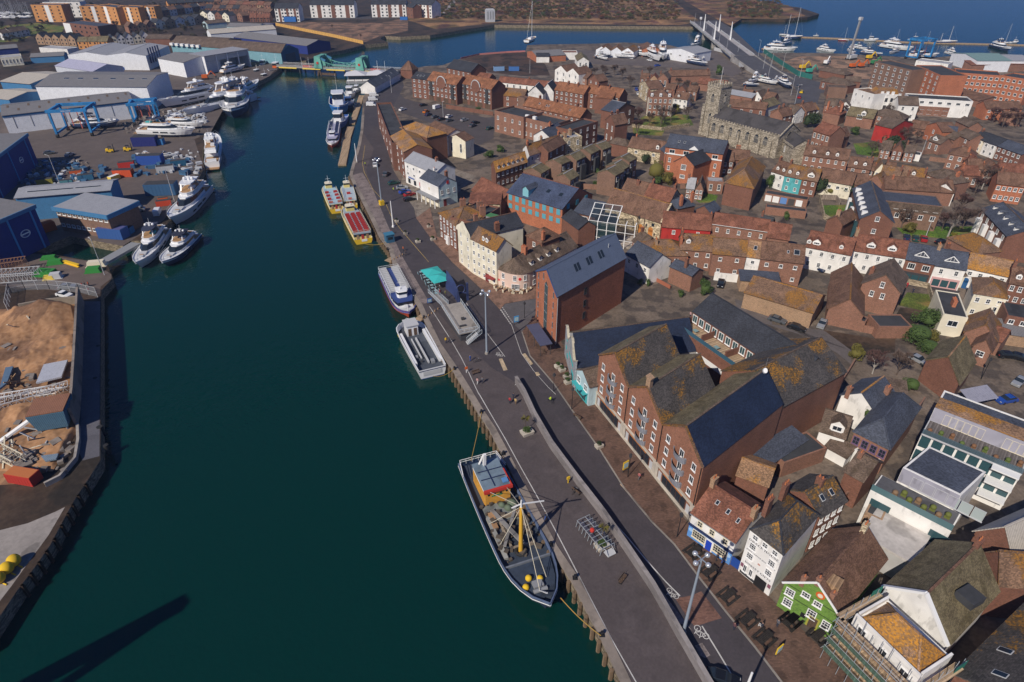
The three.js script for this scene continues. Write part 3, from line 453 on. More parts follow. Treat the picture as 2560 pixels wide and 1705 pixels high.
// 3 tall white shop house with painted lettering
const gh=b('r',[965,530,1315,800],null,[1690,375],9.6,'h',2.6,'wh','sm','','white_shop_house','tall narrow white shop house with painted black lettering','shop',{o: .15,ch: [[.03,.35,2.4,3,.7,1.5],[.05,.8,2.2,3,.7,1.4]],rt: 'sd'});
{const W=gh.W_;for (const u of [.2,.5,.8]) addWindow(gh,(u - .5)*W,8.85,0,0,.95,1.0,'g');
  for (const [u,y] of [[.2,6.9],[.8,6.55],[.2,4.75],[.8,4.4]]) addWindow(gh,(u - .5)*W,y,0,0,1.15,1.35,'g');
  for (const [u,w] of [[.17,.6],[.36,.6]]) addWindow(gh,(u - .5)*W,1.7,0,0,w,1.5,'v',X_.white);box1(gh,'shop_door',X_.black,.18*W,1.15,.03,1.9,2.2,.06);box1(gh,'stall_riser',X_.dark,-.22*W,.5,.03,W * .46,.5,.06);
  sign(gh,'GRACE HOUSE',0,7.85,.02,W * .94,.66);sign(gh,'JOHN CARTER (POOLE) LTD',0,5.75,.02,W * .92,.42);sign(gh,'DORSET GIFTS',.02*W,3.1,.02,W * .84,.62);
  for (const u of [.07,.93]) {box1(gh,'shop_plaque',M(.22,.08,.12),(u - .5)*W,2.0,.03,.5,.75,.05);} box1(gh,'small_plaque',M(.5,.25,.2),0,4.5,.02,.4,.3,.03);}
b('r',[1705,392,1985,215],null,6.5,8.4,'g',2.4,'bd','sm','f4x3s','rear_cottage','lichened rear range running back from white shop house','house',{ch: [[.5,.5,1.3,2]],sk: [[.35,.2],[.7,.2]]});
// 4 blue and white pub
const bp=b('r',[345,345,810,660],null,9.6,5.5,'g',2.9,'wh','rt','','blue_pub','white pub with bright blue ground floor and red tiled roof','pub',{ch: [[.02,.5,1.6,2,.7,1.2,'by'],[.99,.45,1.5,2,.7,1.2,'by']],sk: [[.3,.28,.6,.8],[.57,.25,.6,.9],[.82,.22,.5,.9]],gut: 'grey'});
{const W=bp.W_;part(bp,'blue_ground_floor',nb().box(0,1.45,.05,W+.04,2.9,.12),W_.bl);part(bp,'fascia',nb().box(0,2.95,.14,W+.2,.3,.34),X_.navy);
  for (const u of [.22,.5,.8]) addWindow(bp,(u - .5)*W,4.15,0,0,.95,1.25,'s',X_.cream);for (const u of [.27,.76]) addWindow(bp,(u - .5)*W,1.65,.11,0,2.6,1.7,'g',X_.cream);
  part(bp,'door_frame',nb().box(0,1.25,.12,1.5,2.5,.1),X_.white);part(bp,'door',nb().box(0,1.1,.16,1,2.2,.1),M(.01,.05,.45));box1(bp,'gate',M(.01,.06,.3),W/2+1.0,1,-.2,1.9,2,.12);for (const u of [.06,.94]) {part(bp,'wall_emblem',nb().cyl(V((u - .5)*W,1.9,.11),V((u - .5)*W,1.9,.15),.38,.38,16),M(.35,.55,.8));}}
// 5 three-gabled brick apartment block on a white arcaded ground floor
const ga=b('m',[310,1115,1170,1220],null,24.3,12.4,'f',4.0,'bq','sm','','gabled_apartment_block','long brick apartment block with three gables on the quay','apartment block',{k2: 'p',gables: 3,rt: 'rg',rms: ['sm','sm','sn'],lroof: 'mo',gd: [15.5,15.5,24.3]});
{const W=ga.W_,n=W/3;// windows, curved balconies, white ground floor with shopfronts
  for (let i=0;i<3;i++) {const c=(i - 1)*n;
    for (const y of [5.1,7.9,10.7]) for (const s of [-1,1]) addWindow(ga,c+s*n * .32,y,0,0,1.1,1.5,'v');
    for (const y of [4.0,6.8,9.6]) {addWindow(ga,c+.3,y+1.1,.04,0,1.2,1.9,'v');
      const m=nb(),r=1.7;for (let j=0;j<8;j++) {const a=Math.PI*(j/8),e=Math.PI*((j+1)/8),p=t=>V(c - Math.cos(t)*r,0,Math.sin(t) * .95),Y=(v,h)=>V(v.x,y+h,v.z);m.quad(Y(p(a),0),Y(p(e),0),Y(p(e),1.0),Y(p(a),1.0)).poly([V(c,y,0),Y(p(a),0),Y(p(e),0)]).quad(Y(p(a),.98),Y(p(e),.98),Y(p(e).multiplyScalar(.97),1.02),Y(p(a).multiplyScalar(.97),1.02));} part(ga,'balcony',m,M(.22,.23,.26,T.ribs,{side: 2,roughness: .5}));
      box1(ga,'balcony_chair',X_.white,c+.5,y+.45,.42,.4,.8,.4);}
    for (const s of [-1,1]) box1(ga,'pier',X_.stonel,c+s*(n/2 - .45),1.7,.12,.85,3.4,.3);
    box1(ga,'shopfront',M(.06,.03,.025),c,1.5,.03,n * .62,2.9,.12);for (let j=0;j<5;j++) box1(ga,'shop_window',X_.glass,c+(j - 2)*n * .12,1.5,.1,n * .1,2.2,.06);box1(ga,'shop_fascia',M(.45,.17,.05),c - .4,3.05,.16,n * .5,.5,.2);for (const s of [-1,1]) box1(ga,'shop_door',X_.lgrey,c+s*n * .37,1.2,.06,.9,2.3,.1);}
  box1(ga,'white_band',X_.stonel,0,3.45,.16,W+.1,.32,.4);box1(ga,'plinth',X_.stonel,0,.3,.17,W+.1,.6,.34);
  for (const x of [-W/6,W/6,W/2 - .3]) part(ga,'downpipe',nb().cyl(V(x,.6,.1),V(x,12.2,.1),.11,.11,6),X_.black);
  part(ga,'gable_coping',(()=>{const m=nb();for (let i=0;i<3;i++) {const c=(i - 1)*n;for (const s of [-1,1]) m.bar(V(c+s*n/2,12.45,.12),V(c,16.55,.12),.5,.24);} return m;})(),R_.rl);
  part(ga,'gable_chimney',nb().box(-.1,17.2,-.4,1.2,2.2,.9).box(-.1,18.3,-.4,1.5,.25,1.2),W_.by);part(ga,'satellite_dish',nb().cyl(V(n+.5,16.9,-23),V(n+.7,17.2,-22.8),.55,.45,14),X_.white);part(ga,'aerial_mast',nb().cyl(V(n+.3,16,-23.2),V(n+.3,19.6,-23.2),.05,.04,5),X_.steel);
}
skewTo(ga,at('p',2075,500,12.4).setY(0));
// 5b court behind it: terrace wing with glazed doors, and the long east range
const rw=b('m',[1370,630,215,1150],null,10,11,'g',3.3,'br','sd','f14x1v:1.5,1.9,9.6,9','terrace_wing','slate roofed wing with white glazed doors onto roof terraces','apartment block',{k2: 'n',o: .15,gm: X_.glassB});
{const W=rw.W_;part(rw,'terrace_block',nb().box(0,4.1,2.1,W,8.2,4.2),W_.br);part(rw,'terrace_deck',nb().box(0,8.26,2.1,W - .1,.1,4.0),X_.deck);for (let i=0;i<5;i++) {box1(rw,'party_wall',W_.br,(i/4 - .5)*(W - .4),9.1,1.9,.3,1.6,3.6);} part(rw,'glass_balustrade',nb().box(0,8.8,4.15,W,1.0,.05),M(.05,.12,.18,null,{roughness: .1,side: 2}));part(rw,'court_windows',nb().box(0,5,4.24,W * .8,1.2,.06),X_.white);for (let i=0;i<4;i++) part(rw,'terrace_table',nb().box((i/4 - .36)*W,8.95,2.4+(i % 2) * .6,1.1,.08,.9).box((i/4 - .36)*W,8.62,2.4+(i % 2) * .6,.1,.6,.1),M(.22,.34,.34));}
b('p',[2040,540,690,1080],null,13.5,11.4,'g',4.2,'br','sm','','east_range','long slate roofed brick range along the alley behind gabled block','apartment block',{k2: 'n',o: .2,rt: 'rg'});
// 6 wave fronted hall and small turquoise gabled shop
const wf=b('E',[1205,1370,60,1270],null,[1185,700,6,'m'],6,'f',4.4,'gy','sn','','wave_front_hall','hall with wavy grey boarded front and dark slate roof','hall',{k2: 'm',rt: 'rg',o: .1,lroof: 'mo'});
{const W=wf.W_,s=new THREE.Shape(),pt=[];s.moveTo(-W/2,0);s.lineTo(W/2,0);for (let i=0;i<=24;i++) {const u=1 - i/24,x=(u - .5)*W;pt.push(new THREE.Vector2(x,8+1.1*Math.sin(u*12.5+.7)+(u > .3&&u < .75 ? .8 : 0) - Math.abs(u - .5)*1.6));} pt.forEach(p=>s.lineTo(p.x,p.y));s.closePath();
  const g=new THREE.ExtrudeGeometry(s,{depth: .3,bevelEnabled: false});g.translate(0,0,.1);part(wf,'wave_front',g,M(.30,.33,.37,T.plank,{side: 2}));
  const c=nb();for (let i=0;i<24;i++) c.bar(V(pt[i].x,pt[i].y+.05,.25),V(pt[i+1].x,pt[i+1].y+.05,.25),.55,.16);part(wf,'wave_capping',c,M(.42,.38,.30,T.mott,{side: 2}));
  for (let i=0;i<9;i++) part(wf,'letter_mark',nb().box((-.06+i * .045)*W,4.6,.44,.34,.8,.06),X_.teal);for (const [x,y,r] of [[-.34,3.4,.55],[-.22,2.2,.7],[-.30,5.6,.35]]) part(wf,'roundel',nb().cyl(V(x*W,y,.4),V(x*W,y,.46),r,r,18),X_.teal);box1(wf,'entrance',X_.teal,.3*W,1.5,.44,2.2,3,.12);box1(wf,'entrance_glass',X_.glassB,.3*W,1.3,.5,1.6,2.2,.06);}
const tq=b('m',[45,1290,200,1480],null,9,5.2,'f',2.0,'lb','rg','f2x1:1.4,1.6,3.8','turquoise_shop','small pale turquoise gabled shop beside the brick gables','shop',{rt: 'rg'});
box1(tq,'shopfront',X_.teal,0,1.5,.05,tq.W_ * .8,2.6,.12);box1(tq,'shop_window',X_.glassB,0,1.4,.12,tq.W_ * .6,1.7,.06);box1(tq,'awning',X_.teal,0,2.9,.6,tq.W_ * .85,.1,1.2);
// 7 tall orange brick block with metal roof
const tw=b('E',[818,590,1080,915],null,[1945,425],13.3,'f',3.6,'bo','mt','','tall_brick_block','tall orange brick block with steep blue grey metal roof','apartment block',{o: .25,ns: 1});
{const W=tw.W_;for (let j=0;j<5;j++) for (const u of [-.38,.34]) addWindow(tw,u*W,1.9+j*2.7+(u<0 ? .2 : -.2),0,0,.55,1.5,'v',X_.grey);addWindow(tw,-.14*W,14.3,0,0,.55,1.6,'v',X_.grey);
  const gs=thing;part(tw,'stair_glazing',nb().box(0,6.6,.03,1.9,12.4,.1),X_.glassB);for (let j=0;j<=5;j++) box1(tw,'transom',X_.grey,0,.6+j*2.45,.1,1.95,.12,.1);part(tw,'glazing_gable',nb().poly([V(-.95,12.8,.08),V(.95,12.8,.08),V(0,13.8,.08)]),X_.glassB);for (const x of [-.95,0,.95]) box1(tw,'mullion',X_.grey,x,6.6,.1,.09,12.4,.1);
  for (const y of [3.6,7.0,10.4]) addWindow(tw,W/2,y,-9.5,Math.PI/2,1.1,1.7,'v',X_.dark);for (let i=0;i<3;i++) part(tw.roof_,'skylight',(()=>{const m=nb(),k=3.6/(W/2),y=x=>13.3+3.6 - k*x;const z=-8 - i*4.2;for (const dz of [-.5,.5]) m.poly([V(2.2,y(2.2)+.32,z+dz),V(4.1,y(4.1)+.32,z+dz),V(4.1,y(4.1)+.32,z+dz - .75),V(2.2,y(2.2)+.32,z+dz - .75)]);return m;})(),X_.glass);part(tw.roof_,'roof_vent',nb().cyl(V(2.4,15.5,-20),V(2.4,16.8,-20),.12,.12,6),X_.lgrey);part(tw,'downpipe',nb().cyl(V(W/2+.08,0,-.15),V(W/2+.08,13.3,-.15),.09,.09,6),X_.lgrey);part(tw,'verge_trim',(()=>{const m=nb();m.bar(V(-W/2 - .2,13.2,.22),V(0,17.05,.22),.1,.34).bar(V(W/2+.2,13.2,.22),V(0,17.05,.22),.1,.34);return m;})(),M(.05,.09,.22));}
skewTo(tw,at('E',1945,425,13.3).setY(0),1);
{// blue grey canopy before it
  const c=at('E',850,1395,3.2),g=thing('entrance_canopy','flat blue grey canopy on thin posts before tall brick block','canopy',V(c.x,0,c.z),tw.rotation.y);part(g,'canopy_roof',nb().box(0,3.2,0,9.5,.2,3.0),M(.075,.08,.14,T.ribs));for (const x of [-4.3,0,4.3]) for (const z of [-1.2,1.2]) part(g,'post',nb().cyl(V(x,0,z),V(x,3.1,z),.07,.07,6),X_.dark);for (let i=0;i<3;i++) part(g,'bench',nb().box(-3+i*3,.45,0,1.8,.08,.5).box(-3.6+i*3,.2,0,.08,.42,.4).box(-2.4+i*3,.2,0,.08,.42,.4),X_.woodD);
}
// 8 pink pub with rounded corner, and its long wing with dormers
const pw=b('E',[735,600,1330,280],null,8.6,5.4,'g',3.2,'pk','rg','f6x2:1.0,1.4','pink_pub','pale pink pub with rounded corner, grey roof and dormers','pub',{dm: [[.1,.12,1.3,1.1],[.27,.12,1.3,1.1],[.44,.12,1.3,1.1],[.62,.12,1.3,1.1]],ch: [[.12,.5,2,3,.9,1.6,'bo']]});
{const A=at('E',318,560,5.4),B=at('E',735,600,5.4),inv=pw.matrixWorld;pw.updateMatrixWorld();const a=pw.worldToLocal(V(A.x,0,A.z)),b2=pw.worldToLocal(V(B.x,0,B.z)),M0=at('E',540,630,5.4),c=pw.worldToLocal(V(M0.x,0,M0.z));
  const curve=new THREE.QuadraticBezierCurve3(a,c.clone().multiplyScalar(2).sub(a.clone().add(b2).multiplyScalar(.5)),b2),P=curve.getPoints(16),back=V(b2.x,0,-7.5),back2=V(a.x+1.5,0,-7.5),m=nb(),r=nb(),ap=V((a.x+b2.x)/2+.6,8.8,-4.3);
  for (let i=0;i<16;i++) {const p=P[i],q=P[i+1];m.quad(V(p.x,0,p.z),V(q.x,0,q.z),V(q.x,5.4,q.z),V(p.x,5.4,p.z));const o=v=>V(v.x+(v.x - ap.x) * .06,5.3,v.z+(v.z - ap.z) * .06);r.poly([o(p),o(q),ap]);}
  m.quad(V(back2.x,0,back2.z),V(a.x,0,a.z),V(a.x,5.4,a.z),V(back2.x,5.4,back2.z));r.poly([V(back2.x,5.3,back2.z),V(a.x - .3,5.3,a.z),ap]).poly([V(b2.x,8.6,-4.3),V(back2.x,5.3,back2.z),ap]).poly([V(b2.x,5.3,.3),V(b2.x,8.6,-4.3),ap]);
  part(pw,'corner_wall',m,W_.pk);part(pw,'corner_roof',r,R_.rg);
  const put=(t,y,w,h,st,mat)=>{const p=curve.getPoint(t),d=curve.getTangent(t);const ry=Math.atan2(-d.z,d.x);return mat?[p,ry] : addWindow(pw,p.x,y,p.z,ry,w,h,st);};
  for (const t of [.17,.5,.83]) put(t,4.0,1.0,1.6,'g');put(.17,1.5,1.0,1.5,'g');put(.83,1.5,1.0,1.5,'g');put(.52,1.4,2.2,1.7,'g');for (const [t,y,r2] of [[.66,3.8,.42],[.05,2.2,.3]]) {const [p,ry]=put(t,y,1,1,'s',1),o=part(pw,'poppy_roundel',nb().cyl(V(0,0,0),V(0,0,.08),r2,r2,16),M(.65,.03,.03));o.position.set(p.x,y,p.z);o.rotation.y=ry;}
}
// 9 cream hotel, curved gable to the left, tiled roof with dormers to the right
const cl=b('x',[1215,1060,1430,1225],null,17,11,'f',2.6,'cr','sd','f2x4s:.8,1.3','cream_gabled_house','cream house with painted curved gable on the quay','house',{rt: 'rb',ch: [[.95,.5,2.2,3,.9,1.4,'br'],[.2,.3,2.4,3,.8,1.2,'bp']]});
const cr=b('x',[1432,1228,308,340],null,5.5,11,'g',2.6,'cr','rl','f5x4s:.85,1.25','cream_hotel','cream four storey hotel with small tiled windows and two dormers','hotel',{k2: 'E',dm: [[.42,.12,1.1,1.2],[.56,.12,1.1,1.2]]});
box1(cr,'entrance',M(.16,.03,.03),cr.W_ * .12,1.3,.06,1.4,2.6,.14);box1(cr,'awning',M(.28,.04,.04),cr.W_ * .3,2.4,.7,3.5,.12,1.4);
{const W=cl.W_,s=new THREE.Shape();s.moveTo(-W/2,10.8);s.lineTo(W/2,10.8);s.bezierCurveTo(W/2 - .3,12.8,W/4,12.4,.4,14.4);s.lineTo(-.4,14.4);s.bezierCurveTo(-W/4,12.4,-W/2+.3,12.8,-W/2,10.8);const g=new THREE.ExtrudeGeometry(s,{depth: .3,bevelEnabled: false});g.translate(0,0,.22);part(cl,'curved_gable',g,W_.cr);}
b('x',[1500,1010,1882,760],9,9,9,'p',.6,'br','ft','','hotel_rear_block','flat roofed brick block with plant deck behind the cream hotel','hotel');
{const c=at('x',1760,930,9.5),g=thing('roof_plant','green roofed plant enclosure with timber frames on flat roof','roof plant',V(c.x,9.5,c.z),-.6);part(g,'plant_box',nb().box(0,.6,0,3,1.2,2.4),X_.grey);part(g,'plant_cover',nb().box(0,1.26,0,3.2,.12,2.6),M(.06,.2,.08));for (let i=0;i<5;i++) part(g,'timber_frame',nb().bar(V(-6+i*1.1,0,2),V(-5.4+i*1.1,1.5,3.4),.1).bar(V(-6+i*1.1,0,4.6),V(-5.4+i*1.1,1.5,3.4),.1),X_.woodD);}
b('E',[430,150,690,120],null,6,7.5,'p',.5,'br','ft','','brick_rear_range','plain brick rear range beside the cream hotel gable','house');
b('E',[690,150,885,240],9.5,7,9.5,'h',2.6,'br','rb','f1x1:1.1,1.4,8','pyramid_roof_house','brick house with tiled pyramid roof and tall chimney','house',{ch: [[.95,.1,1.5,2,.8,.8,'bo']]});
// 10 red brick hall with tall white windows
const rh=b('x',[925,835,1195,1045],null,12.5,8.2,'h',3.2,'br','rl','f5x1s:1.0,1.5,1.6,9 f5x1s:1.0,2.4,4.6,9 f5x1s:1.0,1.2,7.3,9','red_brick_hall','red brick hall with rows of tall white windows and hipped roof','hall',{rt: 'rl'});
box1(rh,'entrance',X_.white,0,1.4,.3,1.6,2.8,.6);
b('x',[1210,790,1400,1010],7.5,8,7.5,'g',1.8,'br','my','','mustard_roof_house','house with mustard lichened roof and tall slab chimneys beside the hall','house',{ch: [[.1,.2,3.2,2,.9,1.8,'bp'],[.5,.7,3.2,2,.9,1.8,'bp'],[.9,.6,3.2,2,.9,1.8,'bp']]});
b('x',[1400,680,1882,690],7,7,7,'m',1,'st','rt','','red_lean_to','plain red tiled lean-to roof behind mustard roof','house');
b('x',[1440,470,1870,690],5.5,9,5.5,'g',3.6,'br','rt','','red_tiled_barn','broad red tiled roof between slate roofed museum and quay houses','house');
// 11 old custom house with columned porch
const cu=b('x',[625,285,915,420],null,7.9,7.6,'g',2.3,'lb','sl','f4x1g:1.1,1.9,5.3,9 r3x1s:1.0,1.6,5.2,9','custom_house','white stuccoed custom house with columned porch and slate roof','public building',{gut: 'white',ch: [[.5,.95,2,2,.8,1]]});
{const W=cu.W_;part(cu,'front_wall',nb().box(0,5.3,.05,W+.04,4.6,.1),W_.wh);part(cu,'porch_recess',nb().box(0,1.5,.06,W,3,.1),W_.cr);part(cu,'balcony_slab',nb().box(0,3.1,1.0,W+.4,.25,2.1),X_.grey);for (let i=0;i<5;i++) part(cu,'column',nb().cyl(V((i/4 - .5)*(W - .3),0,1.8),V((i/4 - .5)*(W - .3),3,1.8),.2,.16,10),X_.white);box1(cu,'royal_arms',X_.cream,0,5.4,.14,.8,1,.12);part(cu,'pediment_window',nb().box(W/2+.06,8.4,-cu.D_/2,.1,1.2,.9),X_.red);box1(cu,'side_door',M(.2,.03,.03),W/2+.05,1.3,-2.4,.1,2.6,1.2);box1(cu,'side_canopy',X_.grey,W/2+.5,3,-2.4,1,.15,3);box1(cu,'cornice',X_.white,0,7.5,.2,W+.5,.25,.4);}
// 12 white three storey restaurant
const w3=b('g',[1045,325,1395,470],null,9,8.6,'g',2.4,'wh','lg','f5x2v:1.1,1.1,4.2,2.6','white_restaurant','long white three storey building with pale grey roof','restaurant',{ch: [[.75,.5,1.2,2,.8,1,'bp'],[.95,.05,1.3,1,.7,.7,'wh']]});
for (let i=0;i<4;i++) {box1(w3,'shop_window',X_.glass,(-.38+i * .19)*w3.W_,1.4,.04,1.5,1.8,.08);} box1(w3,'fascia',M(.1,.16,.4),-.3*w3.W_,2.8,.06,4,.5,.1);box1(w3,'red_sign',M(.5,.06,.08),.0*w3.W_,1.9,.1,1.4,1.4,.1);
// 13 old pottery blocks in red brick
const pa=b('g',[760,-60,935,440],0,7,10.5,'p',.9,'br','ft','f4x3v:1.1,1.3','pottery_block','long red brick former pottery with painted vertical lettering','offices');
part(pa,'vertical_sign',nb().box(-pa.W_ * .05,5.6,.05,.5,9,.08).box(pa.W_ * .42,5,.05,.5,8,.08),M(.55,.38,.34));
const pb=b('g',[895,120,1048,300],8.5,11,11,'g',2.2,'br','my','f3x4v:1.0,1.2','pottery_end_block','red brick end block with clustered white windows and mustard roof','offices');
b('g',[1000,-60,1300,50],11,10,10.5,'h',2.6,'br','my','','mustard_hip_block','brick block with mustard hipped roof and rooftop well','offices');
b('c',[300,1440,530,1540],null,9,8.5,'g',2,'gw','rb','f3x2','dark_gable_house','dark sided house with brown roof at edge of car park','house');
b('c',[530,1560,740,1600],7.5,6,7.5,'f',2,'cr','rb','f2x1','brick_gable_annexe','brick gabled annexe with pale side by the car park wall','house');
// ---------------------------------------------------------------- the old town behind the quay
const mu=b('C',[145,1270,840,1480],null,[1160,1280],9,'g',4.4,'bo','sb','','museum_mill','orange brick mill with turquoise shutters and slate roof','museum',{rt: 'rt',ns: 1});
{const sh=M(.10,.36,.46),W=mu.W_,put=(x,y,z,ry,w,h)=>{const o=part(mu,'shutter',cached(`sh${w},${h}`,()=>nb().box(0,0,.06,w,h,.12).geo()),sh);o.position.set(x,y,z);o.rotation.y=ry;};for (let i=0;i<8;i++) {put((i/8 - .44)*W,7.6,0,0,1.5,1.9);put((i/8 - .44)*W,4.7,0,0,1.5,1.6);} for (let i=0;i<3;i++) for (let j=0;j<3;j++) put(W/2,3+j*3,-3 - i*5,Math.PI/2,1.5,1.7);
  const wm=nb(),rm=nb(),q=nb();gableZ(wm,rm,q,2.4,5,3.2,1,.2,-.17*W,-.3);part(mu,'hoist_dormer',wm.geo().translate(0,8.6,0),M(.22,.50,.58));part(mu,'hoist_roof',rm.geo().translate(0,8.6,0),R_.sl);for (const u of [.08,.3]) {const s=4.4/(mu.D_/2),y=9+4.4 * .45;part(mu.roof_,'skylight',nb().poly([V(u*W,y+.3,-mu.D_ * .225),V(u*W+1.3,y+.3,-mu.D_ * .225),V(u*W+1.3,y+.3+s*1.2,-mu.D_ * .225 - 1.2),V(u*W,y+.3+s*1.2,-mu.D_ * .225 - 1.2)]),X_.glass);}}
b('h',[570,965,755,1100],null,6,6.5,'g',2,'br','sd','','museum_annexe','narrow brick annexe with grey roof beside the museum mill','museum');
b('h',[700,905,940,960],8,7,8,'m',2.2,'bd','sl','f1x1v:2.4,1.4,6.6','museum_link','slate lean-to roofed link behind white steel atrium','museum');
{// white steel and glass atrium
  const A=at('h',850,1260,0),B=at('h',1110,1300,0),X=B.clone().sub(A).normalize(),g=thing('glass_atrium','white steel framed glass atrium before the stone cellar hall','atrium',A,Math.atan2(-X.z,X.x)),n=6;
  for (let i=0;i<n;i++) {const x=i*2.9,tall=i<4;part(g,'portal_frame',nb().bar(V(x,0,0),V(x,7.8,0),.22).bar(V(x,7.8,0),V(x,tall?11 : 8.2,tall?-7 : -2),.22),X_.white);}
  for (const [y,z] of [[2.6,0],[5.2,0],[7.8,0],[9,-2.6],[10,-4.8],[11,-7]]) part(g,'purlin',nb().bar(V(0,y,z),V(y>7.9?8.7 : 14.5,y,z),.12),X_.white);
  part(g,'glass_front',nb().box(4.35,3.9,-.1,8.7,7.6,.04),M(.03,.06,.07,null,{roughness: .08,transparent: true,opacity: .55,side: 2}));part(g,'glass_roof',nb().quad(V(0,7.9,-.15),V(8.7,7.9,-.15),V(8.7,11,-7.1),V(0,11,-7.1)),M(.04,.06,.08,null,{roughness: .08,transparent: true,opacity: .5,side: 2}));part(g,'inner_wall',nb().box(4.3,3.6,-1.6,8.4,7.2,.2),W_.wh);for (const [y,c] of [[1.2,X_.glass],[3.4,X_.glassB],[5.4,X_.glassB]]) part(g,'inner_glazing',nb().box(4.3,y,-1.45,7.8,1.2,.1),c);
}
const tc=b('h',[1060,835,1690,1025],null,9.5,5.6,'g',4.6,'st','rb','','stone_cellar_hall','long medieval stone hall with brown roof and orange arched doors','hall',{rt: 'my'});
for (const u of [.66,.84]) {part(tc,'arched_door',nb().box((u - .5)*tc.W_,1.1,.05,1.7,2.2,.1).cyl(V((u - .5)*tc.W_,2.2,0),V((u - .5)*tc.W_,2.2,.1),.85,.85,14),M(.50,.19,.04));} box1(tc,'window',X_.glass,.37*tc.W_,4,.05,1,1,.1);part(tc,'gable_coping',nb().bar(V(tc.W_/2+.1,5.7,.3),V(tc.W_/2+.1,10.5,-4.75),.6,.3).bar(V(tc.W_/2+.1,5.7,-9.8),V(tc.W_/2+.1,10.5,-4.75),.6,.3),W_.st);part(tc,'hall_wall_post',nb().box(.1*tc.W_,2.8,.1,.25,5.6,.2).box(.22*tc.W_,2.8,.1,.25,5.6,.2),X_.woodD);
b('h',[1702,1068,2250,1112],null,8,5.2,'g',3.4,'rd','rt','f2x1g:1,1.3,3.6','red_rendered_house','red rendered house with red tiled roof beside the stone hall','house',{ch: [[.35,.9,1,4,1.4,.6,'by'],[.98,.4,1.4,2]]});
b('h',[1910,1325,2290,1350],null,8,6.4,'g',3,'bp','rl','f3x2v:1,1.2','lichened_brick_house','brick house with orange lichened roof backing onto the yard','house',{ch: [[.02,.5,1.2,4,.7,1.6],[.0,.2,1.6,3,.7,1.2,'bo']],dm: [[.22,.2,1.3,1.1]]});
b('h',[1500,1400,1990,1400],null,9,5,'h',3,'bp','rl','f2x1','hipped_lichen_house','hip roofed house with orange lichen behind tall brick block','house',{ch: [[.3,.4,1.6,4,.7,1.6,'by']]});
b('h',[1290,1380,1560,1530],null,8,5.4,'g',2.8,'wh','dk','f3x1:1.1,1.4,3.8','dark_slate_cottage','white cottage with near black slate roof beside tall brick block','house');
b('m',[1110,115,1360,225],null,5,5,'g',1.2,'bp','sl','l1x1','brick_outhouse','brick outhouse with small slate roof and chimney in the yard','outbuilding',{ch: [[.55,.3,2.6,1,.8,.8]]});
// backs of the High Street row
b('i',[10,1372,390,1405],null,8,7,'g',3,'bp','rl','f2x2v:1,1.1','terraced_back_house','brown lichened roof house with grey and brick rear wall','house');
b('i',[396,1405,548,1428],null,8,7.0,'g',3,'wh','my','f1x2v:1,1.1','orange_roof_house','narrow white house with solid orange lichened roof','house',{sk: [[.5,.22,.9,1.3]]});
b('i',[552,1430,1040,1486],null,9,7.2,'g',3.2,'bp','rb','f3x2v:1,1.1','brown_roof_house','wide brick house with plain brown tiled roof and skylights','house',{sk: [[.82,.2,1.5,1.6],[.62,.22,.6,.9]]});
b('i',[10,1035,630,1125],null,7,7,'g',2.2,'bp','rt','f5x1s:.9,1.3,5.2','white_cornice_house','brick house with white cornice and half round window','house',{gut: 'white'});
b('i',[625,1185,870,1222],null,8,7,'g',3,'bp','rt','','plain_red_roof_house','house with plain deep red tiled roof between white cornice and white row','house');
const hs1=b('i',[1070,1295,1575,1392],null,8.5,6.8,'g',3.2,'wh','rt','f4x2g:1,1.5','white_high_street_house','white fronted house with red tiled roof and three dormers','house',{dm: [[.03,.1,1.2,1],[.2,.1,2.2,1,'V'],[.75,.12,1.1,1]]});
b('i',[1590,1335,2215,1430],null,8.5,6.6,'g',3.2,'wh','rt','f5x2g:1,1.5','white_shop_terrace','white shop terrace with red roof and two wide box dormers','shop',{dm: [[.32,.14,2.3,1.1,'V'],[.7,.14,2.3,1.1,'V']],ch: [[.02,.5,1.6,4,.8,1.6,'by']]});
const ss=b('j',[1022,668,1350,728],null,9,6.6,'g',3,'br','sl','f2x1V:1.8,1.7,4.9','dark_shopfront_house','brick shop with slate roof, triangular dormer and dark shopfront','shop');
const sp_=b('j',[1352,738,1700,792],null,9,6.4,'g',3,'wh','sl','f2x1s:1,1.5,4.9','pink_shopfront_house','white shop with slate roof, triangular dormer and pink shopfront','shop',{ch: [[.03,.5,1.3,3,.8,1.4,'by']]});
for (const [g,m] of [[ss,X_.dark],[sp_,M(.60,.36,.36)]]) {box1(g,'shopfront',m,0,1.6,.05,g.W_ * .92,3.0,.16);for (let i=0;i<3;i++) box1(g,'shop_window',X_.glassB,(i - 1)*g.W_ * .28,1.5,.14,g.W_ * .24,2,.06);part(g,'triangular_dormer',nb().poly([V(-1.6,7.7,-1.2),V(1.6,7.7,-1.2),V(0,9.1,-1.2)]).poly([V(1.7,7.6,-1.1),V(0,9.2,-1.1),V(0,9.2,-4)]).poly([V(-1.7,7.6,-1.1),V(0,9.2,-4),V(0,9.2,-1.1)]),R_.sl);part(g,'dormer_trim',nb().bar(V(-1.8,7.65,-1.05),V(0,9.2,-1.05),.12,.22).bar(V(1.8,7.65,-1.05),V(0,9.2,-1.05),.12,.22).bar(V(-1.8,7.65,-1.05),V(1.8,7.65,-1.05),.12,.2).bar(V(-.4,7.65,-1.05),V(-.4,8.8,-1.05),.08).bar(V(.4,7.65,-1.05),V(.4,8.8,-1.05),.08),X_.white);}
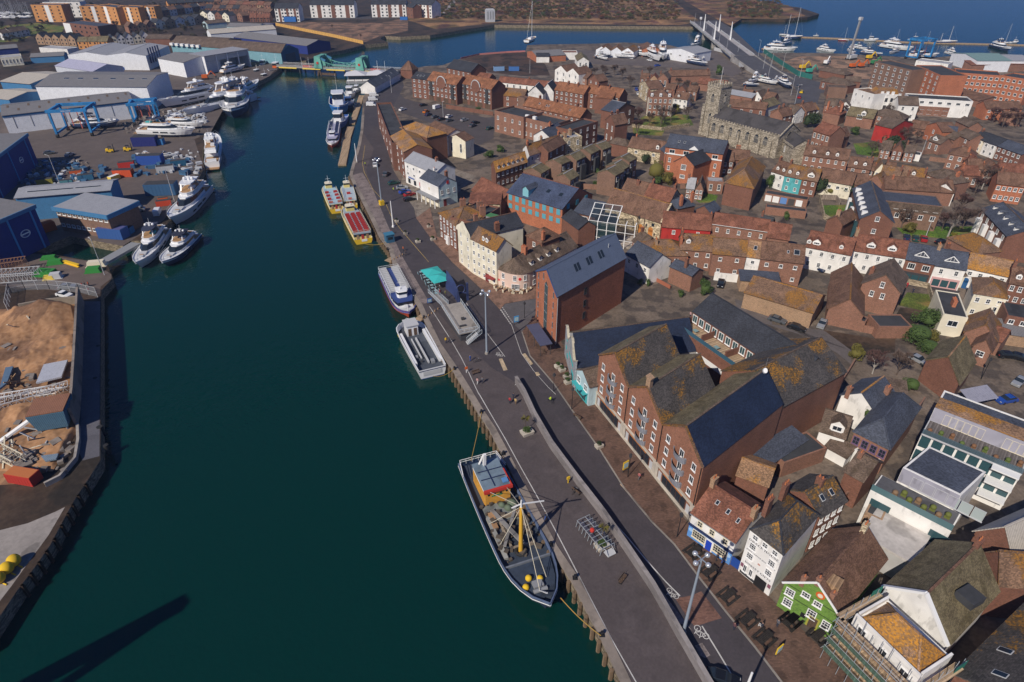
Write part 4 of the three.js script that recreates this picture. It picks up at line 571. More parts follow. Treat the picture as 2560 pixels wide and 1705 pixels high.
const wy=b('j',[1706,765,2190,868],null,8,6.0,'g',2.8,'wh','my','f4x1s:1.1,1.2,4.6','yellow_roof_shop','white shop with yellow lichened roof and blue arched door','shop');part(wy,'arched_door',nb().box(-.4*wy.W_,1.2,.05,1.5,2.4,.1).cyl(V(-.4*wy.W_,2.4,0),V(-.4*wy.W_,2.4,.1),.75,.75,14),M(.02,.10,.26));
b('j',[2195,935,2480,990],null,8,6.0,'g',3,'br','rb','f3x2s','brown_roof_end_house','brick house with brown roof at end of white shop row','house',{dm: [[.3,.14,1.3,1.2]],ch: [[.02,.5,1.5,3]]});
b('j',[1490,430,1830,610],6.2,8,6.2,'h',3,'bp','rl','','hip_roof_behind_shops','hipped lichened roof standing behind the slate roofed shops','house');
// gabled houses on the yard
b('j',[525,945,958,1055],null,11,7.2,'f',3.8,'bp','rg','f2x1s:1.0,1.6,5.2,9,1.5,6.5 f1x1s:1.0,1.6,8.2','gabled_yard_house','brick gabled house with mossy roof and white sash windows','house',{ch: [[.1,.5,1.6,2,1,1.6]]});
b('j',[145,1225,535,1310],null,[185,820],4.4,'f',3.6,'bp','rb','','brown_barn_house','long brown pantiled barn beside gabled brick house','barn',{rt: 'rl'});
b('j',[590,1300,715,1440],null,8,3.2,'p',.3,'bp','ft','','flat_roof_annexe','black flat roofed brick annexe below gabled house','outbuilding');
b('j',[430,1350,560,1390],null,3,2.8,'p',.25,'bp','ft','','yard_lean_to','little black roofed lean-to against the yard wall','outbuilding');
const mshed=b('m',[1955,412,385,530],null,11,4.6,'g',2.4,'by','rl','','orange_roof_store','long store with orange lichened roof and buff wall','store',{k2: 'n',rt: 'my'});
b('m',[1915,275,2355,310],3.4,5,3.4,'m',.6,'by','sl','','low_slate_store','low slate roofed store behind orange roofed store','store');
b('j',[1440,1295,1722,1342],null,13,5.6,'p',.25,'cr','ft','f1x1v:2.2,1.6,3.6','black_flat_roof_house','cream house with black flat roof and brick chimney','house',{ch: [[.55,.45,1.6,2,.8,2.2,'bo']]});
b('j',[1792,1058,2165,1118],null,[1775,885],6.8,'h',2.4,'cr','rl','f3x2s:1,1.3','cream_hipped_house','cream house with hipped lichened roof behind white shops','house');
b('j',[1945,1145,2150,1190],null,5,5.2,'p',.2,'cr','ft','f1x1s','cream_flat_annexe','cream annexe with dark flat roof below hipped house','house');
b('j',[1690,1490,2050,1590],null,9,4.8,'f',3,'bp','rl','','orange_gable_house','pink brick gabled house with orange lichened slope','house');
b('n',[2195,560,2420,600],null,8,5.6,'p',.3,'br','ft','f2x2v:1.2,1.2','black_roof_end_house','brick house with black flat roof at edge of town','house',{sk: []});
b('n',[2150,720,2420,760],null,6,3,'m',.5,'by','ag','','grey_sheet_outhouse','long outhouse with grey sheet roof below black roofed house','outbuilding');
const cons=b('n',[1440,972,1745,1190],null,[1600,785],5.4,'f',3.8,'br','mo','','mossy_gable_house','brick house with big mossy roof and side conservatory','house',{rt: 'my'});
part(cons,'conservatory',nb().quad(V(cons.W_/2,3.6,-1),V(cons.W_/2+3.4,2.6,-1),V(cons.W_/2+3.4,2.6,-8),V(cons.W_/2,3.6,-8)).box(cons.W_/2+1.7,1.25,-1,3.4,2.5,.1),M(.30,.30,.36,T.ribs,{roughness: .2,side: 2}));
b('n',[1880,835,2045,890],null,6,4.4,'f',2.2,'bp','rb','f1x1:1.6,1.4,3','pink_gable_annexe','small pink brick gabled annexe by the lane wall','house');
b('n',[2040,760,2145,800],4,5,4,'g',2,'bp','rt','','pink_wall_cottage','narrow pink walled cottage with terracotta roof','house');
// white cottages and slate hips behind the gabled block
const wc=b('q',[565,265,890,432],null,8.5,6,'f',2.6,'wh','dk','','white_gable_cottage','bright white gabled cottage with black slate roof','house',{ch: [[.15,.02,1.6,1,.8,.8,'bp'],[.85,.7,1.8,2,1,1,'bp']],rt: 'my'});
b('q',[690,625,1030,795],null,[1330,390],6.2,'h',3.4,'bp','dk','f4x1:1.2,1.8,4.6','dark_hip_house','house with large dark hipped roof and purple shutters','house',{fm: W_.vi});
b('q',[350,610,600,690],null,7,4.2,'g',2.6,'wh','rg','','white_dormer_cottage','white cottage with brown roof and gabled dormer','house',{dm: [[.6,.08,2.4,1.6,'v']]});
b('q',[410,770,610,880],null,3,2.4,'m',.8,'wh','rg','','white_yard_lean_to','low white lean-to with brown roof in courtyard','outbuilding');
b('q',[690,800,900,930],3.2,3,3.2,'p',.2,'wh','ft','','white_porch_block','low white porch block below purple shuttered house','outbuilding');
b('q',[980,300,1210,345],5.6,6,5.6,'m',1,'bp','rg','','grey_brown_lean_to','grey brown sloping roof behind white gabled cottage','house');
b('p',[1810,1260,2340,900],null,4.5,3.6,'m',.9,'bd','dk','','dark_alley_shed','long dark slate roofed shed along the brick alley','shed');
b('p',[1550,1300,1905,1430],null,6,5,'g',1.4,'br','my','','little_mustard_roof','small yard building with bright mustard lichened roof','outbuilding');
b('q',[0,940,420,790],3.4,5,3.4,'p',.3,'bp','ft','','court_store','flat roofed court store with torn white covering','outbuilding');
b('q',[600,1010,780,1110],null,7,6.6,'g',2.2,'bd','rg','','grey_roof_cottage','grey brown roofed cottage beside the broken party wall','house',{ch: [[.2,.4,1.2,2,.7,.7,'bp']]});
b('q',[790,1420,960,1500],null,5,5.2,'p',.3,'by','ft','','courtyard_store','dark flat roofed store between shop house and concrete flats','outbuilding');
b('s',[960,250,1260,240],5,5,5,'p',.3,'bd','sl','','blue_roof_yard_block','low blue grey flat roofed block in the deep yard','outbuilding');
{// modern white flats with set-back penthouses and balconies
  const lav=M(.34,.34,.42,T.render),f1=b('q',[1480,385,2460,760],null,6.5,12,'p',.25,'wh','sl','','modern_white_flats','modern white flats with mustard sedum roof strip and balconies','apartment block');
  part(f1,'penthouse_wall',nb().box(0,10.6,.04,f1.W_ - .1,2.9,.1),lav);part(f1,'sedum_roof',nb().box(0,12.28,-1.5,f1.W_,.2,3.6),R_.my);
  for (let s=0;s<3;s++) for (let i=0;i<6;i++) addWindow(f1,-f1.W_/2+2.4+s*9.2+i*1.05,10.3,.06,0,1.0,2.2,'n',X_.cream,s?X_.glass : M(.12,.09,.05,null,{roughness: .1}));
  part(f1,'terrace',nb().box(0,9.0,2.6,f1.W_,.3,5),X_.lgrey);part(f1,'terrace_floor',nb().box(0,9.19,2.6,f1.W_ - .4,.08,4.6),M(.13,.12,.12,T.plank));part(f1,'lower_block',nb().box(0,4.4,2.2,f1.W_,8.8,4.3),W_.wh);for (let j=0;j<2;j++) for (let i=0;i<8;i++) part(f1,'glazed_bay',nb().box((i/8 - .44)*f1.W_,2+j*3.1+2,4.4,f1.W_/10,2.3,.14),X_.glassB);for (let j=0;j<3;j++) part(f1,'balcony_slab',nb().box(f1.W_ * .36,2.9+j*3,5.4,f1.W_ * .26,.25,2.4),X_.white);part(f1,'glass_rail',nb().box(0,9.7,5.05,f1.W_,1,.05),M(.10,.16,.20,null,{roughness: .08,side: 2,transparent: true,opacity: .5}));for (let i=0;i<9;i++) part(f1,'terrace_planter',nb().box((i/9 - .44)*f1.W_,9.5,4.4 - (i % 3) * .6,.7,.5,.5).ball(V((i/9 - .44)*f1.W_,10,4.4 - (i % 3) * .6),.4),i % 2?M(.10,.14,.03) : M(.2,.1,.05));
  const f2=b('q',[1165,978,1735,1252],null,[1420,770],11.2,'p',.2,'wh','sl','','grey_roof_flats','grey flat roofed flats with white blinds and concrete terrace','apartment block');
  part(f2,'penthouse_wall',nb().box(0,9.8,.04,f2.W_ - .1,2.8,.1),lav);for (let i=0;i<6;i++) addWindow(f2,-f2.W_/2+2.6+i*1.75,9.5,.06,0,1.6,2.1,'n',X_.lgrey,M(.40,.46,.46,null,{roughness: .3}));part(f2,'lower_block',nb().box(-.6,4,2.4,f2.W_+3.4,8,4.7),W_.wh);part(f2,'terrace_floor',nb().box(-.6,8.05,2.4,f2.W_+3,.1,4.4),M(.10,.10,.11,T.mott));part(f2,'parapet',nb().box(-.6,8.5,4.7,f2.W_+3.4,1,.2),X_.white);part(f2,'glass_rail',nb().box(-.6,8.7,4.85,f2.W_+3.4,1.2,.04),M(.10,.18,.20,null,{roughness: .08,side: 2}));for (const x of [-1,1]) for (let j=0;j<2;j++) part(f2,'corner_glazing',nb().box(x*(f2.W_/2+.2),2.4+j*3,4.85,3,2.3,.16),X_.glassB);part(f2,'concrete_deck',nb().box(-.6,5.1,8.6,f2.W_ - .4,.5,7.4),M(.46,.43,.41,T.mott));part(f2,'deck_wall',nb().box(-.6,2.5,8.5,f2.W_ - .8,4.8,7),W_.gy);for (let i=0;i<8;i++) part(f2,'terrace_planter',nb().box((i/8 - .4)*f2.W_,8.4,3.6 - (i % 2),.8,.5,.5).ball(V((i/8 - .4)*f2.W_,8.9,3.6 - (i % 2)),.45),i % 3?M(.13,.15,.03) : M(.22,.14,.08));
}
// museum quarter, brown stepped townhouses
const TG='brown stepped townhouses',TL='brown brick stepped townhouse with small dark pitched roof and white bays';
for (const [A0,A1,B0,B1,C0,C1,e,lab] of [[1285,1018,1510,1058,1620,1000,8,'tall blank brown brick townhouse end nearest the stone hall'],[1390,935,1610,985,1690,935,8],[1470,862,1690,884,1785,832,8],[770,1062,940,1118,1050,1052,6,'low brown brick townhouse directly behind the museum mill ridge'],[625,888,830,918,945,868,8],[345,988,570,1032,682,966,6],[860,815,1020,870,1135,815,8],[1010,742,1200,787,1310,730,8],[1200,682,1350,732,1462,690,8]]) {const t=b('C',[A0,A1,B0,B1],null,[C0,C1],e,'f',1.5,'bb','mo','r2x2v:1.3,1.6','stepped_townhouse',lab||TL,'house',{g: TG,o: .15,rt: 'fl'});part(t,'bay',nb().box(t.W_/2+.5,e * .42,-t.D_ * .5,.9,e * .7,t.D_ * .4),X_.dark);}
b('C',[425,802,845,668],null,[340,716],7,'g',2.8,'gw','rl','f6x2s:1,1.4','mustard_long_house','long pale fronted house with mustard lichened roof','house',{ch: [[.03,.5,1.5,4,.8,1.6,'bo'],[.45,.55,1.6,4,.8,1.8,'by'],[.97,.5,1.4,3,.8,1.4,'bo']]});
b('C',[0,1012,395,882],null,[-60,930],6.6,'g',2.8,'bd','my','f7x2s:1,1.3','mustard_dormer_row','brick row with bright mustard roof and white dormers','house',{dm: [.1,.25,.4,.55,.7,.85].map(u=>[u,.1,1.1,1])});
b('C',[660,760,880,640],7.5,6,7.5,'g',2.4,'bd','rb','f3x2s','brown_roof_brick_house','brick house with brown roof beside mustard long house','house');
b('C',[870,600,1090,570],null,6,8,'p',.6,'st','fl','f2x2s','stone_parapet_house','stone faced house with pale flat roof between brick terraces','house',{ch: [[.1,.3,2.2,4,1,2,'by'],[.6,.8,2.4,3,1,1.6,'by']]});
b('C',[940,500,1290,385],null,8,9,'p',.7,'bd','ft','f4x3s:1.1,1.5','brick_bay_building','tall brick building with dark roof and bay windows','house');
b('C',[1385,350,1505,420],null,[1545,320],9.5,'f',3.2,'br','rb','f2x2g','brick_gable_terrace','brick gable with white side wall ending a terrace','house',{ch: [[.5,.06,1.2,2,.8,.8],[.5,.5,1.4,3,.8,1.2]],rt: 'fl'});
b('C',[1500,260,1760,185],8.5,8,8.5,'f',3,'bd','dk','f2x2','black_gable_terrace','black roofed terrace with pale coping behind the brick gable','house',{rt: 'fl'});
b('C',[1405,640,1665,690],null,6,5.2,'h',2,'bd','rg','','grey_hip_house','small grey hip roofed house below the terraces','house');
b('C',[1670,690,2110,765],null,8,5.4,'g',3.2,'st','rb','f2x1v:1.2,1.1,3.8','stone_cottage','stone cottage with brown tiled roof and white extension','house',{ch: [[.1,.6,1.6,1,.6,.6,'bo']],dm: [[.82,.1,1.3,1.4,'v']]});
b('C',[1925,735,2100,790],4.6,4,4.6,'f',1.2,'wh','rb','f2x1g','white_cottage_extension','white gabled extension before the stone cottage','house');
const ch1=b('h',[1740,165,2390,250],null,12,10.5,'g',3.4,'bo','sl','f4x1v:2.2,1.5,9,9 f5x2s:1.0,1.7,2.4,3.2','warehouse_flats','brick warehouse flats with slate roof and glazed top storey','apartment block',{sk: [[.2,.2],[.3,.2]]});box1(ch1,'white_band',X_.white,0,8,.12,ch1.W_,.4,.3);part(ch1,'pediment',nb().poly([V(-2,10.6,.3),V(2,10.6,.3),V(0,12.2,.3)]),X_.white);
b('h',[1840,335,2060,378],null,[2130,235],8,'f',3,'bo','sd','f1x1g:2.0,2.0,6.6 f1x1g:2,1.4,3','red_brick_gable_house','red brick gabled house with large white grid window','house');
b('h',[1745,240,1900,232],null,6,8,'f',2.2,'br','sl','f1x2s:.9,1.6','narrow_gable_house','narrow brick gable beside the warehouse flats','house');
b('h',[2215,560,2400,570],null,5,4.6,'p',.3,'bp','fl','f2x1','brick_flat_annexe','brick annexe with pale flat roof in the gardens','outbuilding');
b('h',[1240,665,1490,725],null,8,5,'g',3.4,'st','rb','','brown_pitched_rear','brown tiled pitched roof rising behind the stone hall','house',{ch: [[.55,.35,1.4,2,1.2,.8]]});
b('h',[1500,722,1790,790],null,8,5.4,'g',3.2,'st','rt','f2x1','red_pitched_rear','red tiled pitched roof with two chimneys behind the stone hall','house',{ch: [[.1,.5,1.4,2,.8,1.2],[.95,.5,1.5,2,.8,1.2]]});
b('h',[1880,870,2070,830],null,6,4.6,'h',2.6,'bd','sl','','slate_pyramid_house','small slate pyramid roof with tall chimneys','house',{ch: [[.2,.1,2.4,3,.8,1,'bo'],[.9,.2,2.6,3,.8,1,'bo']]});
b('h',[2090,870,2250,920],null,6,4.6,'f',1.8,'bd','sl','','glazed_slate_house','small slate roofed house with grey ridge and yard','house');
// church quarter
const nave=b('d',[1250,1345,2030,1552],null,15,9.2,'g',4.4,'sg','ld','','stone_church','grey stone church with crenellated tower and pointed windows','church',{o: -.1});
{const W=nave.W_,D=nave.D_,bat=(m,x,y,z,w,ax)=>{for (let i=0;i<w;i += 1.5) ax?m.box(x,y,z - i,.4,.7,.8) : m.box(x+i,y,z,.8,.7,.4);};
  const m=nb();m.box(0,9.3,.05,W+.3,.7,.4);bat(m,-W/2,9.9,.05,W,0);part(nave,'battlements',m,W_.sg);
  const gothic=(x,y,z,ry,w,h)=>{const s=new THREE.Shape();s.moveTo(-w/2,0);s.lineTo(w/2,0);s.lineTo(w/2,h * .6);s.quadraticCurveTo(w/2,h * .85,0,h);s.quadraticCurveTo(-w/2,h * .85,-w/2,h * .6);s.closePath();const g=new THREE.ExtrudeGeometry(s,{depth: .12,bevelEnabled: false}),o=part(nave,'pointed_window',g,X_.glass);o.position.set(x,y,z);o.rotation.y=ry;const f=nb();for (let i=0;i<=4;i++) f.box((i/4 - .5)*w,h * .38,.14,.12,h * .76,.1);f.box(0,h * .5,.14,w,.1,.1);part(o,'tracery',f,X_.stonel);};
  for (let i=0;i<7;i++) {gothic(-W/2+2.6+i*(W - 4)/7,4.4,0,0,2.1,3.6);part(nave,'buttress',nb().box(-W/2+.3+i*(W - 1)/6.4,3.6,.4,.7,7.2,.9),W_.sg);}
  gothic(W/2,3.2,-D/2,Math.PI/2,4.4,7);const e=nb(),er=nb(),q=nb();gableX(e,er,q,9,8.5,6.6,3,.1,W/2 - 9.5,2.2);
  part(nave,'gable_coping',nb().bar(V(W/2+.1,9.4,.1),V(W/2+.1,13.9,-D/2),.5,.4).bar(V(W/2+.1,9.4,-D),V(W/2+.1,13.9,-D/2),.5,.4),W_.sg);
  const T0=nb(),t=7.6,tx=-W/2 - t/2+.4,tz=-D/2;T0.box(tx,11,tz,t,22,t).box(tx,.9,tz,t+1,1.8,t+1);for (const sx of [-1,1]) for (const sz of [-1,1]) {T0.box(tx+sx*t/2,7,tz+sz*t/2,1.5,14,1.5);} T0.box(tx,22.2,tz,t+.5,.5,t+.5);part(nave,'tower',T0,W_.sg);const bm=nb();for (let i=0;i<5;i++) for (const s of [-1,1]) bm.box(tx - t/2+.6+i*1.6,23,tz+s*t/2,.9,1.2,.4).box(tx+s*t/2,23,tz - t/2+.6+i*1.6,.4,1.2,.9);part(nave,'tower_battlements',bm,W_.sg);part(nave,'flagpole',nb().cyl(V(tx,22,tz),V(tx,30,tz),.12,.06,6),X_.white);
  for (const [y,h] of [[15.5,3.6],[6,4.6]]) {gothic(tx,y,tz+t/2,0,1.6,h);gothic(tx+t/2,y,tz,Math.PI/2,1.4,h);gothic(tx - t/2,y,tz,-Math.PI/2,1.4,h);}}
const chan=b('i',[765,70,915,180],7,9,7,'g',3,'sg','ld','f1x1s:.8,2.4,4.5','church_chancel','stone chancel with crenellations at the church east end','church');part(chan,'battlements',nb().box(0,7.3,.1,chan.W_+.3,.8,.4),W_.sg);
const man=b('d',[550,1108,825,1116],null,12,9,'p',.7,'bp','rb','f5x3s:1.1,1.7','brick_mansion','tall Georgian brick mansion with white quoins and dormers','house',{ch: [[.02,.3,3,4,1,1.8],[.98,.3,3,4,1,1.8]]});
part(man,'hipped_roof',(()=>{const m=nb(),q=nb(),w=nb();hip(w,m,q,man.W_ - 1,10,9.1,3,-.2);return m.geo().translate(0,0,-1);})(),R_.rb);for (const x of [-.5,.5]) part(man,'quoins',nb().box(x*man.W_,4.6,.06,.7,9.2,.16),X_.stonel);for (const u of [-.36,0,.36]) {const d=part(man,'dormer',nb().box(u*man.W_,10.2,-1.6,1.2,1.3,1.8),X_.white);addWindow(d,u*man.W_,10.2,-.69,0,.8,.9);}
b('d',[450,935,560,1010],null,8,7.6,'f',2.6,'st','rb','f2x2','stone_gable_house','stone gabled house behind the brick mansion','house',{ch: [[.5,.2,1.5,2]]});
b('d',[660,880,770,890],null,8,6.6,'f',2.4,'bp','rg','f2x1','low_gable_house','low gabled house with mossy roof behind mansion','house');b('d',[580,985,720,990],null,7,7,'f',2.4,'bp','sd','','slate_gable_house','slate gabled house with white verge beside mansion','house');
b('d',[835,1110,990,1130],null,8,4.8,'g',2.6,'wh','rb','f3x2s','white_vicarage_wing','white fronted cottage wing east of the mansion','house',{dm: [[.3,.12,1.2,1]]});
b('d',[790,860,1250,850],null,6,4,'g',2.6,'bp','rb','','long_brown_roof','long low brown tiled roof at edge of boat yard','house',{ch: [[.05,.5,1,2],[.95,.4,1,2]]});
b('d',[1105,940,1420,980],4,6,4,'g',2.6,'bp','rt','','red_roof_behind_tower','bright red tiled roof directly behind the church tower','house');
b('d',[1440,1060,1720,1110],4,8,4,'g',1.6,'bp','lg','','pale_workshop','low workshop with pale ribbed roof near parked boats','workshop');b('d',[1720,1090,1975,1110],4,7,4,'p',.3,'bp','fl','','flat_workshop','low flat grey roofed workshop beside parked boats','workshop');
b('d',[1450,1200,1880,1240],4.6,7,4.6,'g',2.6,'br','rb','f4x1','almshouse_row','low brown roofed brick row north of the church','house',{ch: [[.3,.5,1,2],[.8,.5,1,2]]});
b('d',[1880,1220,2040,1170],5,8,5,'g',2.4,'wh','mo','','white_gable_barn','white walled barn with mossy roof near the church','house');b('d',[2090,1300,2340,1240],4.6,8,4.6,'g',2.4,'bp','rg','f3x1','grey_brown_row','grey brown roofed houses east of the church','house',{ch: [[.2,.5,1.2,2]]});
// ---------------------------------------------------------------- east side of the old town
b('i',[150,575,468,642],null,[600,392],8,'h',4.2,'bd','rl','','big_hipped_warehouse','large brown hipped warehouse roof with lichened ridge','warehouse',{rt: 'my'});
b('i',[60,330,250,330],5.5,7,5.5,'g',3,'br','rb','f3x2','brick_house_by_warehouse','brick house with conservatory beside hipped warehouse','house',{ch: [[.5,.5,2.2,4,1.6,1,'by']]});
b('i',[150,300,420,320],5.5,7,5.5,'g',2.8,'br','rb','','church_side_house','brown roofed house below the church wall','house',{ch: [[.5,.6,1.8,5,1.8,.8,'bp']]});
b('i',[1040,258,1540,322],null,9,6.2,'g',3,'bp','rb','f6x2s:1,1.4','six_window_dormer_house','brick house with six sash windows and three dormers','house',{dm: [[.22,.12,1.2,1.1],[.52,.12,1.2,1.1],[.74,.12,1.2,1.1]],ch: [[.02,.5,1.4,3],[.33,.5,1.3,3]]});
b('i',[1150,-20,1340,40],8,9,8,'g',3,'bp','rt','f4x2s','red_roof_rectory','tall red roofed brick rectory behind the church east end','house');
b('i',[1540,390,1790,425],null,8,5.8,'g',2.8,'bp','rb','f2x2','two_dormer_house','brown roofed house with two dormers beside tall pole','house',{dm: [[.3,.14,1.2,1],[.72,.14,1.2,1]],ch: [[.98,.4,1.3,2]]});
b('i',[675,442,822,488],null,8.5,6,'g',3.2,'wh','rb','f2x2s:1,1.3','white_backed_terrace_house','white backed terrace house with two dormers','house',{dm: [[.3,.12,1.1,1],[.75,.12,1.1,1]],ch: [[0,.5,1.2,3]]});
b('i',[824,490,1018,532],null,8.5,6,'g',3.2,'tq','rl','f2x2s:1,1.3','blue_backed_terrace_house','bright blue backed terrace house with two dormers','house',{dm: [[.2,.12,1.1,1],[.65,.12,1.1,1]],ch: [[0,.5,1.2,3]]});
b('i',[1020,532,1195,560],null,8.5,6,'g',3.2,'br','rl','f2x2s:1,1.3','brick_backed_terrace_house','red brick backed terrace house with wide dormer','house',{dm: [[.5,.12,2.4,1.1,'V']]});
b('i',[1200,535,1585,602],null,8.5,5.4,'g',3.2,'cr','rb','f4x1v:1.2,1.2,3.6','cream_backed_terrace_house','cream backed terrace house with plain brown roof','house');
b('i',[1620,590,1790,590],null,7,5,'g',2.6,'bp','rb','f1x1v','brick_end_terrace','small brick house at the end of cream terrace','house');
b('i',[1760,540,1930,580],5.5,6,5.5,'f',2.4,'bp','rl','','lichened_gable_cottage','small lichened gable cottage beside slate terrace','house');
const gar=b('i',[600,695,1085,775],2.7,4,2.7,'p',.25,'bp','ft','','garage_row','row of garages with white and blue doors','garage');{const c=[X_.white,X_.white,M(.12,.25,.55),M(.07,.06,.06),X_.white];c.forEach((m,i)=>box1(gar,'garage_or_undercroft_panel',m,(-.4+i * .18)*gar.W_,1.15,.05,gar.W_ * .15,2.2,.12));}
b('i',[610,850,1070,905],2.6,3.2,2.6,'p',.2,'bp','ft','','black_roof_garages','second row of garages with black felt roof facing away','garage');
const sg=b('i',[1680,980,2058,1025],null,[1600,640],8,'f',3.2,'br','sl','f1x2s:1.2,1.5,4.5','slate_gabled_flats','large brick gable with slate roof and white side dormers','apartment block',{rt: 'rg'});
for (let i=0;i<6;i++) {part(sg,'side_dormer',nb().box(-sg.W_/2+1.1,9,-2.5 - i*sg.D_/6.6,1.6,1.3,1.2),X_.white);part(sg,'bay_window',nb().box(-sg.W_/2 - .5,3.4,-2.5 - i*sg.D_/6.6,1,5,1.8),i % 2?X_.white : X_.glassB);}
b('i',[1480,1050,1640,960],6,5,6,'g',2,'br','rb','','brick_wing','short brick wing with gable joining slate flats','house',{ch: [[.1,.5,1.6,2,.8,1.2,'by']]});
const ma=b('A',[40,1395,725,1465],null,10,8.4,'p',.3,'bb','sl','f6x1v:1.3,1.3,7 f5x1v:1.4,1.6,4.2','mansard_flats','brick flats with brown tile hung upper floor and grey flat roof','apartment block');part(ma,'tile_hung_storey',nb().box(0,7,.06,ma.W_,2.8,.1),R_.rg);
b('A',[1350,1192,1680,1232],null,9,6.6,'g',3,'bo','rb','f5x2s:1.1,1.4','orange_brick_terrace','orange brick terrace with paired white windows','house',{ch: [[.1,.5,1.4,3]]});b('A',[1400,1085,1700,1095],6,8,6,'g',2.8,'br','rt','','bright_red_roof_terrace','terrace with bright red roof above orange brick houses','house',{ch: [[.02,.5,1.4,3]]});
const sb2=b('j',[1880,98,2168,408],null,10,7.8,'g',2.6,'br','sl','f5x1v:1.4,1.5,6.4','slate_roof_bay_flats','brick flats with slate roof, white bays and ridge dormers','apartment block',{dm: [.12,.32,.52,.72,.9].map(u=>[u,.2,.9,1]),rt: 'rg'});for (let i=0;i<4;i++) part(sb2,'bay_window',nb().box((i/4 - .38)*sb2.W_,3,.6,1.9,5,1.2),X_.white);
b('A',[60,1250,850,1300],5,9,5,'g',3,'bp','rb','','broad_brown_roof_row','broad brown roofed row beside mansard flats','house',{ch: [[.12,.4,1.2,2,.6,.6,'bo']]});
b('A',[0,1105,215,1140],null,7.5,5.6,'g',3,'cr','rl','f2x2s','cream_terrace_house','cream terrace house with lichened brown roof','house',{ch: [[.98,.4,1.3,2]]});
b('A',[220,1108,500,1150],null,7.5,5.6,'g',3,'cr','rl','f3x2s','orange_roof_terrace_house','cream terrace house with orange brown roof and dormer','house',{dm: [[.55,.14,1.2,1.1]],ch: [[.35,.1,1.6,2],[1,.3,1.6,2]]});
b('A',[520,1080,840,1200],null,8,6.4,'h',2.6,'bp','rg','f3x2s','grey_hip_corner_house','corner house with grey hipped roof and round headed window','house',{ch: [[.8,.5,1.4,3,.8,1.2,'bo']]});
b('A',[860,1300,910,1140],5,7,5,'g',2.6,'wh','rb','','white_gable_rear_house','house with bright white gable edge among bare trees','house');b('A',[970,1095,1150,1100],5,7,5,'g',2.4,'bp','rt','f2x1','small_red_roof_house','small red roofed house behind grey hipped corner house','house',{ch: [[.02,.4,1.4,3,.7,1,'bo']]});
b('A',[790,850,1080,900],6,8,6,'h',2.8,'bp','rb','f3x2s','red_hip_villa','brick villa with red hipped roof and orange chimney','house',{ch: [[.7,.3,1.4,3,.8,1,'bo']]});b('A',[1010,950,1150,960],5,7,5,'f',2.4,'bp','rt','f1x1','orange_gable_villa','orange brick gabled villa beside red hipped villa','house');
b('A',[540,520,720,600],null,7,6,'f',2.6,'bo','rb','f1x2','brick_gable_house','orange brick gabled house with one round window','house');b('A',[700,600,880,620],5.4,6,5.4,'g',2.2,'bo','sl','f2x2v','purple_roof_house','brick house with purple slate roof and two white windows','house');
b('A',[880,620,1040,690],null,7,5.6,'g',2.2,'bp','rg','f2x2v','brick_semi','brick semi with brown grey roof beside cream pair','house');b('A',[1065,655,1200,700],null,8,5.6,'g',2.2,'cr','sd','f2x2v','cream_semi','cream semi with black roof and front bay','house',{ch: [[.1,.5,.8,2]]});b('A',[1205,705,1350,755],null,8,5.6,'g',2.2,'wh','sd','f2x2v','white_semi','white semi with black roof and front bay','house');b('A',[1360,760,1640,860],null,8,5.6,'g',2.2,'br','sl','f5x2v','brick_terrace_with_bays','brick terrace with grey slate roof and white bays','house');
b('A',[350,545,540,570],3.4,7,3.4,'g',2.6,'bp','rb','','brown_bungalow','brown roofed bungalow behind the bare trees','house');b('A',[560,690,700,740],null,6,4.6,'g',2.2,'bp','rg','f2x1V','white_dormer_bungalow','bungalow with white box dormer and grey brown roof','house',{dm: [[.4,.1,2.6,1.1,'V']]});b('A',[720,640,860,690],4,6,4,'g',2.2,'bp','rg','','grey_roof_bungalow','grey roofed bungalow with timber garden','house');
const rg_=b('A',[140,560,385,500],null,8,7,'f',2.4,'rd','rg','','red_gable_house','house with bright red painted gable among trees','house');b('A',[0,470,120,500],6,6,6,'g',2.4,'wh','rg','f3x2','white_windowed_house','house with many white windows beside red gable','house');
b('A',[330,850,470,870],2.6,5,2.6,'p',.2,'wh','ft','','black_roof_garden_house','garden house with black flat roof and white end','outbuilding');
b('A',[1230,330,1640,335],null,9,5.6,'g',2.6,'bo','rb','f5x2v:1.2,1.2','brick_terrace_with_porches','red brick terrace with brown roof and white porches','house');b('A',[880,470,1030,540],4.6,6,4.6,'g',2,'bp','rg','','grey_roof_cottage_row','grey roofed cottages with pink chimney slab','house');
b('A',[1420,420,1640,440],4,6,4,'g',2,'bp','rb','','low_brown_roof','low brown roof behind the bare tree belt','house');
// white hotel and brick towers by the harbour
const wh2=b('e',[780,1000,1062,1005],null,13,9.4,'p',.6,'wh','ft','f5x2s:1.3,1.7,3.6,3.6','white_victorian_block','white Victorian block with black arched windows and mustard roof','offices',{fm: X_.dark});part(wh2,'mansard',nb().prism([[-wh2.W_/2+.6,-1],[wh2.W_/2 - .6,-1],[wh2.W_/2 - .6,-10],[-wh2.W_/2+.6,-10]],9.5,12.2,.7),R_.my);for (const u of [-.2,0,.2]) box1(wh2,'dormer',X_.white,u*wh2.W_,10.4,-.9,1.4,1.5,1.2);
b('e',[568,940,778,1000],null,10,10,'p',.5,'wh','rl','f3x1:1,1.4,8','white_side_block','blank white side block beside the Victorian windows','offices');
b('e',[1040,1100,1250,1110],7.5,10,7.5,'g',3,'wh','rg','f2x2','white_rear_wing','white wing with brown pitched roof next to Victorian block','offices');
